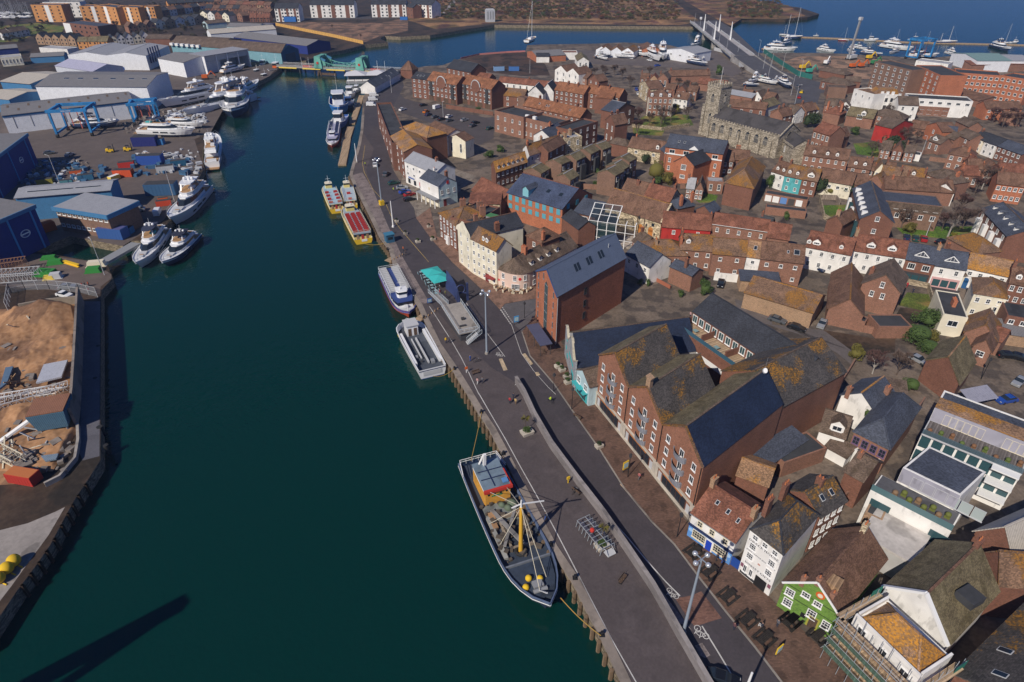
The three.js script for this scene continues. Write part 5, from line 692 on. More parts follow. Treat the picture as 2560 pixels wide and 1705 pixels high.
const ww=b('e',[1150,1035,1820,1075],null,11,8,'p',.5,'wh','ft','f7x1V:2,1.3,6.6','long_white_wing','long white modern wing with black roof and brick recess','offices');part(ww,'brick_recess',nb().box(-ww.W_ * .12,2.4,.04,ww.W_ * .6,4.6,.1),W_.bp);windows(ww,'f5x2V:2,1.2,1.4,2.2,2,20',ww.W_,11,8);
b('e',[785,652,1175,745],null,12,15,'p',.5,'bb','ft','f6x5v:1.5,1.6','brown_brick_tower','brown brick tower block of five storeys by the harbour','apartment block');
b('e',[1220,690,1480,800],null,14,15,'p',.5,'bo','ft','f5x5v:1.5,1.6','red_brick_tower','red brick tower block with white stair strip','apartment block');b('e',[1480,800,1710,830],10,12,10,'p',.5,'bo','ft','','red_brick_step','lower stepped block joined to red brick tower','apartment block');
b('e',[1640,770,2110,805],null,14,13,'p',.6,'bo','ft','f8x4v:1.5,1.5','red_brick_hotel','huge red brick hotel with scattered windows','hotel');b('e',[2112,800,2420,850],null,14,13,'p',.6,'bo','ft','f5x4v:1.5,1.5','red_hotel_wing','red brick hotel wing angled toward the town','hotel');b('e',[1500,960,1880,1060],3.5,10,3.5,'m',1.5,'bp','rb','','brown_lean_to_hall','low hall with brown roof and three dark rooflights','hall');
const tl=b('e',[1870,640,2225,640],null,30,7,'g',2,'wm','gg','','teal_roof_boat_shed','large boat shed with teal grey roof by the harbour','shed');b('e',[2225,640,2450,640],null,24,6.5,'g',1.6,'wm','lg','','grey_roof_boat_shed','grey roofed boat shed beside the teal one','shed');b('e',[1800,700,2380,690],3.6,8,4.5,'m',1.5,'bp','rt','','red_roof_lifeboat_office','long low red roofed office along the boat yard','offices');b('e',[1220,640,1560,680],5,12,5,'p',.4,'wh','fl','','white_flat_store','white flat roofed store between towers and travel hoist','store');
b('e',[220,850,500,905],4.5,9,4.5,'h',2.6,'bd','rg','f4x1','brown_roof_pub','sprawling brown roofed pub by the road junction','pub');b('e',[210,740,470,790],4,9,4,'h',2.2,'bd','rg','','rear_brown_hall','brown hipped hall behind the sprawling pub','hall');b('e',[300,920,500,930],5.5,9,5.5,'p',.4,'bb','rg','','brown_pub_wing','square brown brick wing of the sprawling pub','pub');b('e',[480,850,640,860],4,7,4,'g',2,'bd','rg','','long_brown_shed','long brown roofed shed facing the cleared site','shed');
b('e',[490,1210,770,1250],5,9,5,'g',3.2,'bp','mo','f1x1V:2.4,2,5','mossy_dormer_house','house with mossy brown roof and large white dormer','house',{dm: [[.6,.1,2.2,1.6,'V']]});b('e',[740,1200,1080,1260],5.5,9,5.5,'h',2.6,'bp','rg','f5x2','brown_hip_villas','brown hipped villas before the white Victorian block','house');
b('e',[250,1180,420,1210],5,8,5,'h',3,'bp','rt','','twin_chimney_house','steep red roofed house with tall brick chimneys','house',{ch: [[.1,.2,3,3,.9,1,'bo'],[.9,.3,3,3,.9,1,'bo'],[.6,.9,2.4,3]]});b('e',[0,1170,200,1150],4.6,7,4.6,'g',2.4,'wh','rl','f3x1','white_corner_cottage','white cottage with orange edged roof at the road junction','house');
// waterside yards north of the car park
b('c',[130,882,303,905],null,10,10.5,'g',2.4,'br','sd','f3x4v:1.2,1.3','slate_end_flats','brick flats with black slate roof at quay end','apartment block',{sk: [[.25,.2],[.45,.2],[.65,.2]]});
for (const [q,lab] of [[[305,905,640,962],'brick warehouse flats with round gable next to slate end flats'],[[690,942,1035,1012],'brick warehouse flats with round gable facing the white van']]) {const f=b('c',q,null,11,10.5,'g',3.6,'br','ro','f7x3v:1.2,1.3,3.6,3','round_gabled_flats',lab,'apartment block');part(f,'round_gable',nb().cyl(V(0,10.4,-.3),V(0,10.4,.35),3.2,3.2,20).box(0,9.4,.02,6.4,2,.65),W_.br);part(f,'gable_trim',new THREE.TorusGeometry(3.2,.28,6,20,Math.PI).translate(0,10.4,.3),X_.lgrey);for (const s of [-1,1]) part(f,'balcony_stack',nb().box(s*f.W_ * .36,6.4,.3,2,7,.6),X_.dark);for (let i=0;i<4;i++) part(f,'garage_or_undercroft_panel',nb().box((i/4 - .38)*f.W_,1.2,.05,f.W_ * .16,2.4,.12),X_.woodD);}  // open undercrofts, not doors: brown panels carry their shade in the colour
b('c',[645,935,688,950],9,8,9,'g',2,'br','rt','f1x3','link_block','narrow brick link between round gabled flats','apartment block');
b('c',[530,765,800,820],null,13,8,'g',4,'bd','sd','f5x2','black_roof_riverside_flats','riverside flats with big black roof and round gable','apartment block');
b('c',[1160,1078,1400,1102],null,9,6,'g',3,'br','rl','f2x2','mustard_brick_house','brick house with orange lichened roof and stair tower','house');b('c',[1335,1110,1410,1130],7.5,4,8,'p',.3,'bb','rb','','brick_stair_tower','brick stair tower beside lichened house','house');
b('c',[1440,1060,1620,1070],null,10,7,'f',4,'gw','sd','','black_gable_house','house with steep black roof and white coping','house',{rt: 'fl'});b('c',[1600,1030,1740,1040],null,10,7,'f',4,'gw','sd','','second_black_gable','steep black roof house against the red terrace','house',{rt: 'fl'});
const lr=b('c',[1395,1190,2040,1335],null,9,6.8,'g',3.4,'br','ro','f11x2v:1.1,1.3','long_red_terrace','long brick terrace with orange brown roof and chimneys','house',{ch: [[.2,.5,1.4,2],[.5,.5,1.4,2],[.85,.5,1.4,2]],sk: [[.25,.2],[.38,.18],[.42,.18],[.78,.2]]});
b('c',[1752,1015,2082,1068],null,9,8,'g',3.4,'br','ro','f6x3v:1.1,1.3','three_storey_terrace','three storey brick terrace with orange roof and garages','house',{ch: [[.35,.4,1.6,2],[.68,.4,1.6,2]]});b('c',[2090,1045,2485,1105],null,9,8,'g',3.4,'br','ro','f7x3v:1.1,1.3','blue_door_terrace','brick terrace with orange roof and a blue door','house',{ch: [[.3,.4,1.6,2],[.62,.4,1.6,2]]});
b('d',[140,1120,270,1010],8,9,8,'f',3,'br','ro','f2x2v','orange_gable_end','orange roofed gable ending the blue door terrace','house');
b('c',[1110,925,1775,995],null,7,3.8,'g',2.4,'wh','rt','f9x1v','low_white_mews','low white mews with long red roof by the old yard','house',{ch: [[.5,.5,.8,1]]});b('c',[860,880,1000,900],4.5,8,4.5,'g',2.4,'br','rt','','red_roof_mews_end','red roofed mews end next to riverside flats','house');
b('c',[1070,1272,1400,1350],null,14,9,'p',1,'bp','ft','f4x2s:1.1,1.6','pink_brick_warehouse','pink brick parapet warehouse with arched bays','warehouse');const pk2=b('c',[1402,1352,1745,1432],null,12,8.4,'p',1,'bp','ft','f6x2s:1,1.5','pink_brick_wing','lower pink brick wing with dentil parapet','warehouse');for (let i=0;i<2;i++) part(pk2,'air_unit',nb().box((-.5+i * .25)*pk2.W_,9.3,-2.5,1.8,1.5,1.2),X_.white);
b('c',[1700,1560,1870,1470],7.5,8,7.5,'g',2.6,'gw','sl','f2x2','grey_slate_house','grey slate roofed house beside pink brick wing','house',{ch: [[.5,.5,1.6,4,1.2,.8,'bo']]});
const wb=b('c',[1755,790,2025,850],7,12,7,'f',3,'wh','rb','f4x2s','twin_gabled_white_boathouse','white boathouse with twin brown gables','boathouse',{gables: 2});b('c',[2010,690,2140,690],5,20,5,'f',2.4,'wh','mo','f2x1','mossy_white_boathouse','white boathouse with mossy green roof','boathouse');b('c',[1770,600,2010,600],4.5,9,4.5,'p',.4,'wh','rt','','white_yard_office','white yard office with red flat roof','offices');b('c',[1440,580,1550,640],4,22,4,'f',2,'bo','ag','','orange_brick_slip_shed','orange brick shed with grey roof at river corner','shed');b('c',[1545,640,1690,640],4,8,4,'g',1.6,'wh','sd','','small_black_roof_shed','small black roofed shed at river corner','shed');
for (const [q,lab] of [[[0,570,120,575],'white gabled boat shed beside orange brick shed'],[[125,575,245,580],'white gabled boat shed with mustard roof edge'],[[245,580,380,590],'white gabled boat shed next to covered white yacht']]) b('d',q,4.5,16,4.5,'f',2.6,'wm','rl','','gabled_boat_shed',lab,'shed');b('d',[480,560,680,560],5,18,5,'f',2.4,'bo','rb','','brick_boat_shed','orange brick boat shed with brown roof','shed');b('d',[760,560,1070,610],6.5,20,6.5,'f',2,'wm','lg','f3x1:2,1,4','white_ribbed_boat_shed','white ribbed boat shed with pale roof near the lifting leaves','shed');b('c',[2220,560,2340,570],4.5,14,4.5,'f',2.4,'wm','rb','','blue_fronted_shed','white gabled shed with boats stored before it','shed');
b('b',[1980,985,2260,830],4,9,4,'g',3,'wh','sl','','bridge_approach_house','white and brick house with long slate roof by the bridge','house',{sk: [[.4,.2],[.6,.2],[.8,.2]]});b('b',[2270,790,2400,800],5,8,5,'h',5,'br','rb','','bridge_toll_house','brick bridge house with steep pyramid roof','house',{ch: [[.5,.5,1,1]]});
// ---------------------------------------------------------------- west bank shipyard and suburb
const door=(g,x,y,w,h,m,side='f')=>box1(g,'shed_door',m,x,y,.06,w,h,.12);
const s1=b('a',[765,622,1650,634],null,[1910,520],9,'f',1.8,'wm','lg','','twin_gabled_white_shed','white twin gabled shed with pale ribbed roof','shed',{gables: 2});part(s1,'blue_plinth',nb().box(-s1.W_ * .0,.9,.06,s1.W_ * .36,1.8,.12),M(.02,.07,.3));part(s1,'flue_pipes',(()=>{const m=nb();for (let i=0;i<5;i++) m.cyl(V(s1.W_/2+.8,4,-3 - i*3),V(s1.W_/2+.8,13.5,-3 - i*3),.5,.5,8);return m;})(),X_.navy);
b('a',[620,745,1050,812],7,20,7,'g',2.6,'lm','lv','','lavender_roof_shed','shed with smooth lavender grey roof below white shed','shed');
b('a',[0,920,345,950],8,30,8,'g',2,'mb','tn','','tan_ribbed_roof_shed','wide shed with tan ribbed roof and blue eaves','shed',{o: .6});b('a',[-200,1100,100,1130],7,22,7,'g',1.6,'mb','tn','','lower_tan_roof_shed','lower tan roofed shed left of the grey boat halls','shed');
const s2=b('a',[400,975,1660,985],12,[1900,820,12],12,'g',2,'wm','ag','','upper_grey_boat_hall','long upper boat hall with grey rooflight strips','shed',{sk: [[.2,.3,3,2],[.33,.3,3,2],[.47,.3,3,2],[.63,.3,3,2],[.8,.3,3,2],[.92,.3,3,2]],o: .5});
const s3=b('a',[20,1310,1500,1142],8.5,26,8.5,'g',1.9,'wm','ag','','lower_grey_boat_hall','lower boat hall with brown rooflight strips behind travel hoists','shed',{o: .5});for (let i=0;i<13;i++) {const u=(i/13 - .46)*s3.W_,z=i % 2?-4 : -9;const k=1.9/13;part(s3.roof_,'rooflight',nb().quad(V(u,8.5+k*-z+.25,z),V(u+.9,8.5+k*-z+.25,z),V(u+.9,8.5+k*(-z+3)+.25,z - 3),V(u,8.5+k*(-z+3)+.25,z - 3)),M(.13,.09,.06));}
part(s3,'blue_band',nb().box(0,8.0,.1,s3.W_,.9,.2),W_.mb);for (let i=0;i<8;i++) part(s3,'cladding_panel',nb().box((i/8 - .43)*s3.W_,5,.05,.3,5.4,.1),X_.grey);
const s4=b('a',[1785,660,2075,710],9,26,9,'g',2,'wm','ag','','white_corner_shed','white corner shed with grey roof and blue doors','shed');const s5=b('a',[2080,715,2330,670],8,18,8,'p',.3,'lm','ag','','white_door_shed','grey front shed with round emblem and roller door','shed');door(s5,-3,3,4.5,6,M(.05,.09,.12));door(s5,4.5,2.6,2.6,5,M(.015,.03,.14));part(s5,'emblem',new THREE.TorusGeometry(1.1,.16,6,20).translate(2,6.6,.1),X_.navy);
{const A=at('b',40,640,11).setY(0),B=at('b',530,560,11).setY(0),X=B.clone().sub(A),W=X.length(),D=16,g=thing('four_bay_boat_shed','pale open fronted boat shed of four tall bays','shed',A.clone().add(B).multiplyScalar(.5),Math.atan2(-X.z,X.x));part(g,'shed_wall',nb().box(0,5.5,-D,W,11,.4).box(-W/2,5.5,-D/2,.4,11,D).box(W/2,5.5,-D/2,.4,11,D),W_.wm);part(g,'roof',nb().box(0,11.2,-D/2+.6,W+1,.4,D+1.6),R_.lg);for (let i=0;i<4;i++) {box1(g,'bay_panel',X_.lgrey,(i/4 - .375)*W,9.2,0,W/4.3,3.4,.2);} for (let i=0;i<5;i++) box1(g,'bay_column',X_.white,(i/4 - .5)*W,5.5,.4,.6,11,.9);}
const s7=b('b',[-330,500,915,600],7.5,[1030,470,12],7.5,'g',4.2,'tm','rg','','long_brown_transit_shed','very long transit shed with brown mossy roof and teal wall','shed');part(s7,'end_wall',nb().poly([V(s7.W_/2+.1,0,0),V(s7.W_/2+.1,0,-s7.D_),V(s7.W_/2+.1,7.5,-s7.D_),V(s7.W_/2+.1,11.6,-s7.D_/2),V(s7.W_/2+.1,7.5,0)]),M(.03,.12,.2,T.ribs,{side: 2}));box1(s7,'end_door',M(.05,.08,.11,T.ribs),s7.W_/2+.15,3,-s7.D_/2,.1,6,s7.D_ * .55);for (let i=0;i<6;i++) part(s7,'white_vent',nb().box((-.48+i * .05)*s7.W_,7.8,.8,3,1.6,2),X_.white);
b('b',[380,420,1210,520],6,24,6,'g',2.6,'nv','ag','','open_canopy_shed','wide open sided shed with curved grey roof','shed');b('b',[120,385,860,330],5.5,18,5.5,'g',2.4,'wm','tn','','tan_roof_timber_shed','tan roofed timber shed behind the transit shed','shed');b('b',[300,300,660,310],6,14,6,'g',2,'lb','ag','','pale_blue_store','pale blue store with grey ribbed roof','store');b('b',[660,300,850,270],5,12,5,'p',.3,'nv','ag','','dark_blue_store','dark blue store joined to the pale blue one','store');b('b',[80,270,300,250],4.5,12,4.5,'g',2,'lb','rg','','brown_roof_store','brown roofed store at the road end','store');
b('a',[1930,470,2500,500],5,26,5,'g',2.5,'by','rg','','brown_mossy_works','wide works building with brown mossy roof','works');b('a',[1640,440,1920,440],5,16,5,'g',2,'bd','rg','','dark_works_shed','dark roofed works shed beside the terraces','works');
b('a',[0,660,240,640],5.5,12,5.5,'p',.4,'cr','fl','f6x1V','cream_flat_office','long cream flat roofed office by the yard road','offices');b('a',[340,650,720,630],4,12,4,'g',1.6,'mb','ag','','blue_sided_workshop','blue sided workshop with grey roof','workshop');b('a',[-40,560,200,540],4.5,12,4.5,'g',1.8,'nv','ag','','navy_workshop','navy workshop at the road corner','workshop');b('a',[440,540,760,560],3.4,10,3.4,'p',.3,'gw','fl','','low_grey_store','low grey flat store beside the white shed','store');
// navy doored halls at the left edge, with white boat emblems
for (const [q,dd,lab] of [[[-230,410,300,20],20,'navy boat hall with tall blue doors and white emblem'],[[-330,1130,380,830],16,'second navy boat hall with oval emblem by the dock']]) {
  const h=b('f',q,13,dd,13,'m',1,'nv','ag','','navy_boat_hall',lab,'shed',{o: .5});part(h,'fascia',nb().box(0,12.6,.3,h.W_+.6,1.1,.4),W_.mb);for (const u of [-.36,.02,.4]) part(h,'door_post',nb().box(u*h.W_,6,.1,.5,12,.3),X_.lblue);
  part(h,'emblem',new THREE.TorusGeometry(1.5,.16,6,24).scale(1,.7,1).translate(h.W_ * .2,6.4,.1),X_.white);part(h,'emblem_bar',nb().box(h.W_ * .2,6.4,.1,3,.35,.12),X_.white);
}
const of=b('f',[620,870,1215,965],7.5,12,8,'m',.4,'bb','lg','f10x2V:1.4,1.1','shipyard_offices','shipyard offices with blue fascia and angled grey roof','offices',{o: .5});part(of,'fascia',nb().box(0,7.7,.55,of.W_+1.2,1.4,.3),W_.mb);part(of,'side_fascia',nb().box(of.W_/2+.6,7.7,-6,.3,1.4,13),W_.mb);b('f',[170,750,1250,660],8,11,8.2,'g',1.2,'mb','lg','','long_grey_roof_offices','long office range with pale standing seam roof','offices',{o: .6,sk: [[.35,.2,14,.8],[.75,.2,8,.8]]});
// flats and terraces of the suburb
for (const [q,lab] of [[[345,58,690,60],'orange brick flats with white stair strip nearest the marina'],[[895,75,1190,70],'orange brick flats set back behind the curved red block'],[[1065,60,1310,90],'orange brick flats with white balconies'],[[1330,80,1560,90],'orange brick flats next to bare trees'],[[1590,80,1740,80],'small orange brick flats with white corner']]) {const h=b('a',q,15,14,15,'p',.5,'or','sl','f4x5f:1.4,1.4','orange_brick_flats',lab,'apartment block',{g: 'orange brick flats of the suburb'});part(h,'stair_strip',nb().box(0,7.5,.06,h.W_ * .14,15,.12),X_.white);}
b('a',[480,30,900,25],14,14,14,'p',.5,'wh','sl','f6x4f','white_marina_flats','white flats with grey roof behind the orange ones','apartment block');const cv=b('a',[730,330,1130,380],6,16,11,'p',.6,'br','sl','f7x3f:2,1.4','curved_red_block','red and white block with stepped grey roof terraces','apartment block');part(cv,'white_corner',nb().box(-cv.W_ * .38,5.5,.08,cv.W_ * .2,11,.2),X_.white);
for (const [q,lab] of [[[840,95,1110,95],'white and red striped flats, shortest of the row'],[[1240,55,1740,55],'white and red striped flats, longest of the row'],[[1935,50,2330,50],'white and red striped flats beside the cleared ground'],[[2360,40,2620,60],'white and red striped flats at the scrub edge']]) {const h=b('b',q,12,15,12,'g',4,'wh','sd','f8x4f:1.6,1.5','striped_flats',lab,'apartment block',{g: 'striped flats across the river'});for (const u of [-.3,.02,.34]) part(h,'brick_strip',nb().box(u*h.W_,6,.04,h.W_ * .09,12,.1),W_.br);}
{// rows of terraced houses climbing away, each its own
  const row=(k,x0,y0,x1,y1,n,e,w,r,kind,lab,o={})=>{for (let i=0;i<n;i++) {const f=t=>[x0+(x1 - x0)*t,y0+(y1 - y0)*t],[ax,ay]=f(i/n),[bx,by]=f((i+.92)/n);b(k,[ax,ay,bx,by],e,rr(8,10),e,kind,rr(2.4,3.2),Array.isArray(w)?w[i % w.length] : w,Array.isArray(r)?r[i % r.length] : r,'f2x2f:1.2,1.2','terraced_house',lab,'house',{g: lab+' row',ch: i % 2?[[.05,.5,1,0,.8,1]] : [],...o});}};
  row('a',400,420,850,440,5,5.5,'by','sd','f','buff gabled cottage of the terrace by the allotments');row('a',870,470,1220,470,3,5.5,'or','mo','g','orange brick cottage with green roof below curved block');
  row('a',1230,440,1690,400,5,5.5,['cr','gw','gw'],'sd','f','grey gabled terrace house above the white shed');row('a',1450,300,1760,270,3,5.5,['bp','by'],'rb','f','brick gabled house near the orange flats');row('a',1760,260,2320,190,5,6,['cr','by','wh'],'sd','f','cream gabled house of the upper street');row('a',1830,120,2355,60,6,6,['bd','gw'],['sd','rb'],'g','dark roofed house of the upper estate');row('a',1900,40,2400,10,5,6,['or','bd'],['sd'],'g','house at the top of the estate');
  row('b',0,150,330,180,4,5.5,['cr','gw','bd'],'sd','f','narrow gabled house by the works road');row('b',350,160,480,180,2,5.5,'bp','rb','f','pink brick gabled house by the road bend');row('b',60,90,520,100,6,5.5,['bd','bp'],['sd','rb'],'g','brown roofed estate house above the works');row('b',240,40,800,60,7,5.5,['bp','bd','by'],['rb','rt'],'g','red roofed estate house below the striped flats');row('b',0,20,560,10,7,5.5,['bd','bp'],['rb','sd'],'g','estate house at the top of the hill road');row('b',480,110,800,140,4,5.5,['bp','bd'],'rb','g','estate house beside the red garages');row('b',560,200,790,200,3,4,'br','rt','g','low red walled garage house by the road');
  row('a',20,380,330,330,3,5,'gw','rg','g','brown roofed house on the grass bank');row('c',0,60,150,90,2,10,['wh','br'],'sd','g','white and red block at the scrub edge');
}
{// small houses filling the old town's closes
  const fill=(x0,y0,x1,y1,n,e,w,r,lab)=>{for (let i=0;i<n;i++) {const f=t=>[x0+(x1 - x0)*t,y0+(y1 - y0)*t],[ax,ay]=f((i+.05)/n),[bx,by]=f((i+.9)/n);b('S',[ax,ay,bx,by],e,rr(6,8),e,i % 3===1 ? 'f' : 'g',rr(2.2,3),w[i % w.length],r[i % r.length],'f2x2s:.9,1.2','close_house',lab,'house',{g: lab+' group',ch: [[.06,.5,1.2,2,.7,.9]],dm: i % 2&&i % 3!==1?[[.5,.12,1.1,1]] : []});}};
  fill(1955,292,2045,272,3,5,['bp','wh'],['rb','rg'],'small house squeezed beside the church east wall');fill(1662,222,1745,230,3,5,['bp','bd'],['rb'],'low brown roofed house beside the church tower');fill(1600,196,1670,200,3,5,['bp','by'],['rb','rt'],'little house behind the brick mansion');fill(2160,424,2240,432,3,5,['bp','cr'],['rb','rl'],'terraced house behind the round evergreen');fill(2040,330,2110,345,2,5.5,['bp'],['rt','rb'],'brick house on the church lawn');fill(2200,372,2290,384,3,4,['bp','bd'],['rg','rb'],'low garden house along the brick wall');fill(2420,420,2500,425,2,5,['bp'],['rb'],'villa among the eastern gardens');fill(2060,262,2130,268,2,4.5,['bp','wh'],['rg'],'cottage before the white side block');fill(1440,190,1500,205,2,5,['bp','br'],['rb'],'house on the lane above the red terraces');fill(1850,235,1935,250,3,4,['bp','wh'],['rb','rg'],'low house by the parked boats');fill(1715,470,1760,475,2,4,['bp'],['fl','rg'],'garden shed house near the lawn');fill(1890,570,1960,585,2,3,['bp'],['ft','rg'],'yard outhouse behind the garages');fill(2330,640,2400,690,2,4,['bp','cr'],['rb','rg'],'rear extension behind the white shops');fill(1580,600,1640,640,2,3.6,['bp','wh'],['rg','dk'],'yard outbuilding beside the dark slate cottage');
}
{// far shore buildings behind
  const c=at('c',1020,245);const g=thing('pump_tower','small grey striped tower on the far quay corner','tower',V(c.x,0,c.z),.2);part(g,'tower_body',nb().box(0,5.5,0,9,11,7),M(.45,.47,.5,T.ribs));for (let i=0;i<3;i++) part(g,'tower_window',nb().box((i - 1)*2.6,6,3.55,1.2,7,.1),X_.grey);part(g,'tower_cap',nb().box(0,11.3,0,7,.6,5),X_.lgrey);
}
// ---------------------------------------------------------------- boats
function berth(k,bx,by,sx,sy,h=SEA) {const B=at(k,bx,by,h),S=at(k,sx,sy,h),d=B.clone().sub(S);return {pos: B.clone().add(S).multiplyScalar(.5).setY(h),turn: Math.atan2(-d.z,d.x),L: d.length()};}
const beam=(t,W,f=.6)=>W/2*(t<f ? .90+.10*Math.sin(t/f*Math.PI/2) : Math.pow(Math.max(0,Math.cos(Math.pow((t - f)/(1 - f),1.5)*Math.PI/2)),.75));
function hullParts(g,L,W,s0,s1,mat,deckMat,o={}) {// skin, deck and rubbing strake of a hull floating at y = 0
  const N=16,f=o.f ?? .55,S=t=>s0+(s1 - s0)*Math.pow(t,o.pw ?? 1.7),X=(t,k)=>L*(t - .5) - (1 - k)*L*(o.rake ?? .07)*Math.pow(t,3),sk=nb(),dk=nb(),st=nb(),bo=nb();
  const ring=t=>{const b1=beam(t,W,f),b0=beam(Math.min(1,t*1.04),W,f * .9) * .86,s=S(t);return [[X(t,-.6),-.9,b0 * .6],[X(t,0),.18,b0],[X(t,.5),s * .55,(b0+b1) * .5+.02*W],[X(t,1),s,b1]];};
  for (let i=0;i<N;i++) {const A=ring(i/N),B=ring((i+1)/N);for (const z of [-1,1]) {const P=(r,j)=>V(r[j][0],r[j][1],z*r[j][2]);bo.quad(P(A,0),P(B,0),P(B,1),P(A,1));for (let j=1;j<3;j++) sk.quad(P(A,j),P(B,j),P(B,j+1),P(A,j+1));const u=.12,q=(r,y,k)=>V(r[3][0],r[3][1]+y,z*(r[3][2]+k));st.quad(q(A,0,.06),q(B,0,.06),q(B,u,.06),q(A,u,.06)).quad(q(A,u,.06),q(B,u,.06),q(B,u,-.16),q(A,u,-.16)).quad(q(A,u,-.16),q(B,u,-.16),q(B,-.6,-.16),q(A,-.6,-.16));}
    const d=o.sink ?? .35,D=(r,z)=>V(r[3][0],r[3][1] - d,z*Math.max(0,r[3][2] - .1));dk.quad(D(A,-1),D(A,1),D(B,1),D(B,-1));}
  const R=ring(0);for (let j=0;j<3;j++) (j?sk : bo).quad(V(R[j][0],R[j][1],-R[j][2]),V(R[j][0],R[j][1],R[j][2]),V(R[j+1][0],R[j+1][1],R[j+1][2]),V(R[j+1][0],R[j+1][1],-R[j+1][2]));
  part(g,'hull',sk,mat);part(g,'hull_bottom',bo,o.boot||X_.black);part(g,'deck',dk,deckMat);part(g,'gunwale',st,o.rim||X_.gel);return S;
}
const cabin=(x0,x1,w,nose=.5,tw=.55)=>[[x0,w * .94],[x1 - (x1 - x0)*nose,w],[x1 - (x1 - x0)*nose * .35,w * .84],[x1,w*tw * .6],[x1,-w*tw * .6],[x1 - (x1 - x0)*nose * .35,-w * .84],[x1 - (x1 - x0)*nose,-w],[x0,-w * .94]];
function yachtParts(g,L,W,o={}) {// planing motor yacht with raked saloon glass and flybridge
  const u=L/25,S=hullParts(g,L,W,1.9*u,3.0*u,o.hull||X_.gel,o.deck||X_.gel,{boot: X_.navy,f: .5,rake: .10,sink: .15});
  const y=2.0*u,w=W * .40,c=cabin(-L * .30,L * .20,w,.5);
  part(g,'saloon_sill',nb().prism(c,y,y+.75*u,.97,-L * .1),X_.gel);part(g,'saloon_glass',nb().prism(c.map(([a,z])=>[a * .955 - .03*L * .04,z * .975]),y+.75*u,y+1.75*u,.86,-L * .16,-L * .01),X_.glass);part(g,'saloon_roof',nb().prism(cabin(-L * .42,L * .10,w * .97,.4).map(p=>p),y+1.7*u,y+2.0*u,.97,-L * .1,0,true),X_.gel);
  for (const z of [-1,1]) {const q=nb();for (const [a,e,h] of [[.30,.40,.5],[.43,.56,.5],[.60,.68,.4]]) q.quad(V((a - .5)*L,.95*u,z*(beam(a,W,.5) * .97+.05)),V((e - .5)*L,1.0*u,z*(beam(e,W,.5) * .97+.05)),V((e - .5)*L,(1.0+h)*u,z*(beam(e,W,.5) * .99+.06)),V((a - .5)*L,(.95+h)*u,z*(beam(a,W,.5) * .99+.06)));part(g,'hull_windows',q,X_.glass);}
  part(g,'bathing_platform',nb().box(-L * .5 - .6*u,.45*u,0,1.8*u,.2*u,W * .8),X_.teak);part(g,'aft_deck',nb().box(-L * .40,1.95*u,0,L * .16,.12,W * .78),X_.teak);part(g,'transom_seat',nb().box(-L * .465,2.2*u,0,.8*u,.6*u,W * .6),X_.gel);
  part(g,'foredeck_sunpad',nb().box(L * .24,S(.74)+.1*u,0,L * .09,.35*u,W * .34).box(L * .325,S(.8)+.1,0,L * .04,.4*u,W * .26),o.pad||X_.lgrey);
  part(g,'foredeck_table',nb().box(L * .29,S(.78)+.25*u,0,L * .02,.1,W * .18),X_.teak);
  const rl=nb();for (let i=9;i<16;i++) for (const z of [-1,1]) {const a=i/16,e=(i+1)/16,A=V(L*(a - .5),S(a)+.75*u,z*beam(a,W,.5) * .97),E=V(L*(e - .5),S(e)+.75*u,z*beam(e,W,.5) * .97);rl.bar(A,E,.06).bar(A,A.clone().setY(S(a)),.05);} part(g,'bow_rail',rl,X_.steel);
  if (o.fly!==false) {const f=y+2.0*u;part(g,'flybridge',nb().prism(cabin(-L * .36,L * .03,w * .88,.35),f,f+.7*u,1.03,-L * .2),X_.gel);part(g,'flybridge_floor',nb().prism(cabin(-L * .35,L * .02,w * .8,.35),f+.69*u,f+.73*u),o.flyM||X_.teak);part(g,'flybridge_seats',nb().box(-L * .26,f+.95*u,w * .4,L * .10,.5*u,w * .6).box(-L * .12,f+.95*u,-w * .35,L * .07,.5*u,w * .6),o.seat||X_.gel);
    const ht=f+2.3*u;part(g,'hardtop',nb().prism(cabin(-L * .27,-L * .02,w * .82,.3),ht,ht+.22*u,.97,-L * .15,0,true),o.top||X_.gel);for (const z of [-1,1]) part(g,'hardtop_leg',nb().bar(V(-L * .24,f+.6*u,z*w * .75),V(-L * .20,ht,z*w * .68),.35*u,.14).bar(V(-L * .03,f+.6*u,z*w * .6),V(-L * .07,ht,z*w * .56),.25*u,.12),X_.gel);
    part(g,'radar_domes',nb().ball(V(-L * .16,ht+.6*u,w * .45),.42*u).ball(V(-L * .16,ht+.6*u,-w * .45),.42*u),X_.gel);part(g,'radar_mast',nb().box(-L * .16,ht+.6*u,0,.3*u,1.0*u,.5*u).box(-L * .16,ht+1.15*u,0,.3,.12,1.4*u).cyl(V(-L * .17,ht+1*u,0),V(-L * .19,ht+2.4*u,0),.05,.02,5),X_.gel);
 } else {part(g,'cockpit_arch',nb().box(-L * .2,y+2.2*u,0,.5*u,.3*u,W * .7),X_.gel);}
}
const yachts={};
function yacht(key,bt,W,label,group,o={}) {// first of a kind is built, later ones are copies scaled to their berth
  if (!yachts[key]) {const g=thing('motor_yacht',label,'yacht',bt.pos,bt.turn,group);yachtParts(g,bt.L,W,o);yachts[key]=[g,bt.L];return g;}
  const [s,L]=yachts[key],g=dup(s,bt.pos,bt.turn,label,group),k=bt.L/L;g.scale.set(k,k,k);return g;
}
yacht('big',berth('w',560,1030,905,640),7.6,'largest white motor yacht with twin radar domes at the yard quay','yachts at the yard quay',{hull: X_.gel});
yacht('mid',berth('w',200,1490,470,1090),6.0,'white motor yacht with dark hardtop beside the dock mouth','yachts at the yard quay',{top: M(.03,.04,.08),hull: X_.gel,seat: X_.teal});
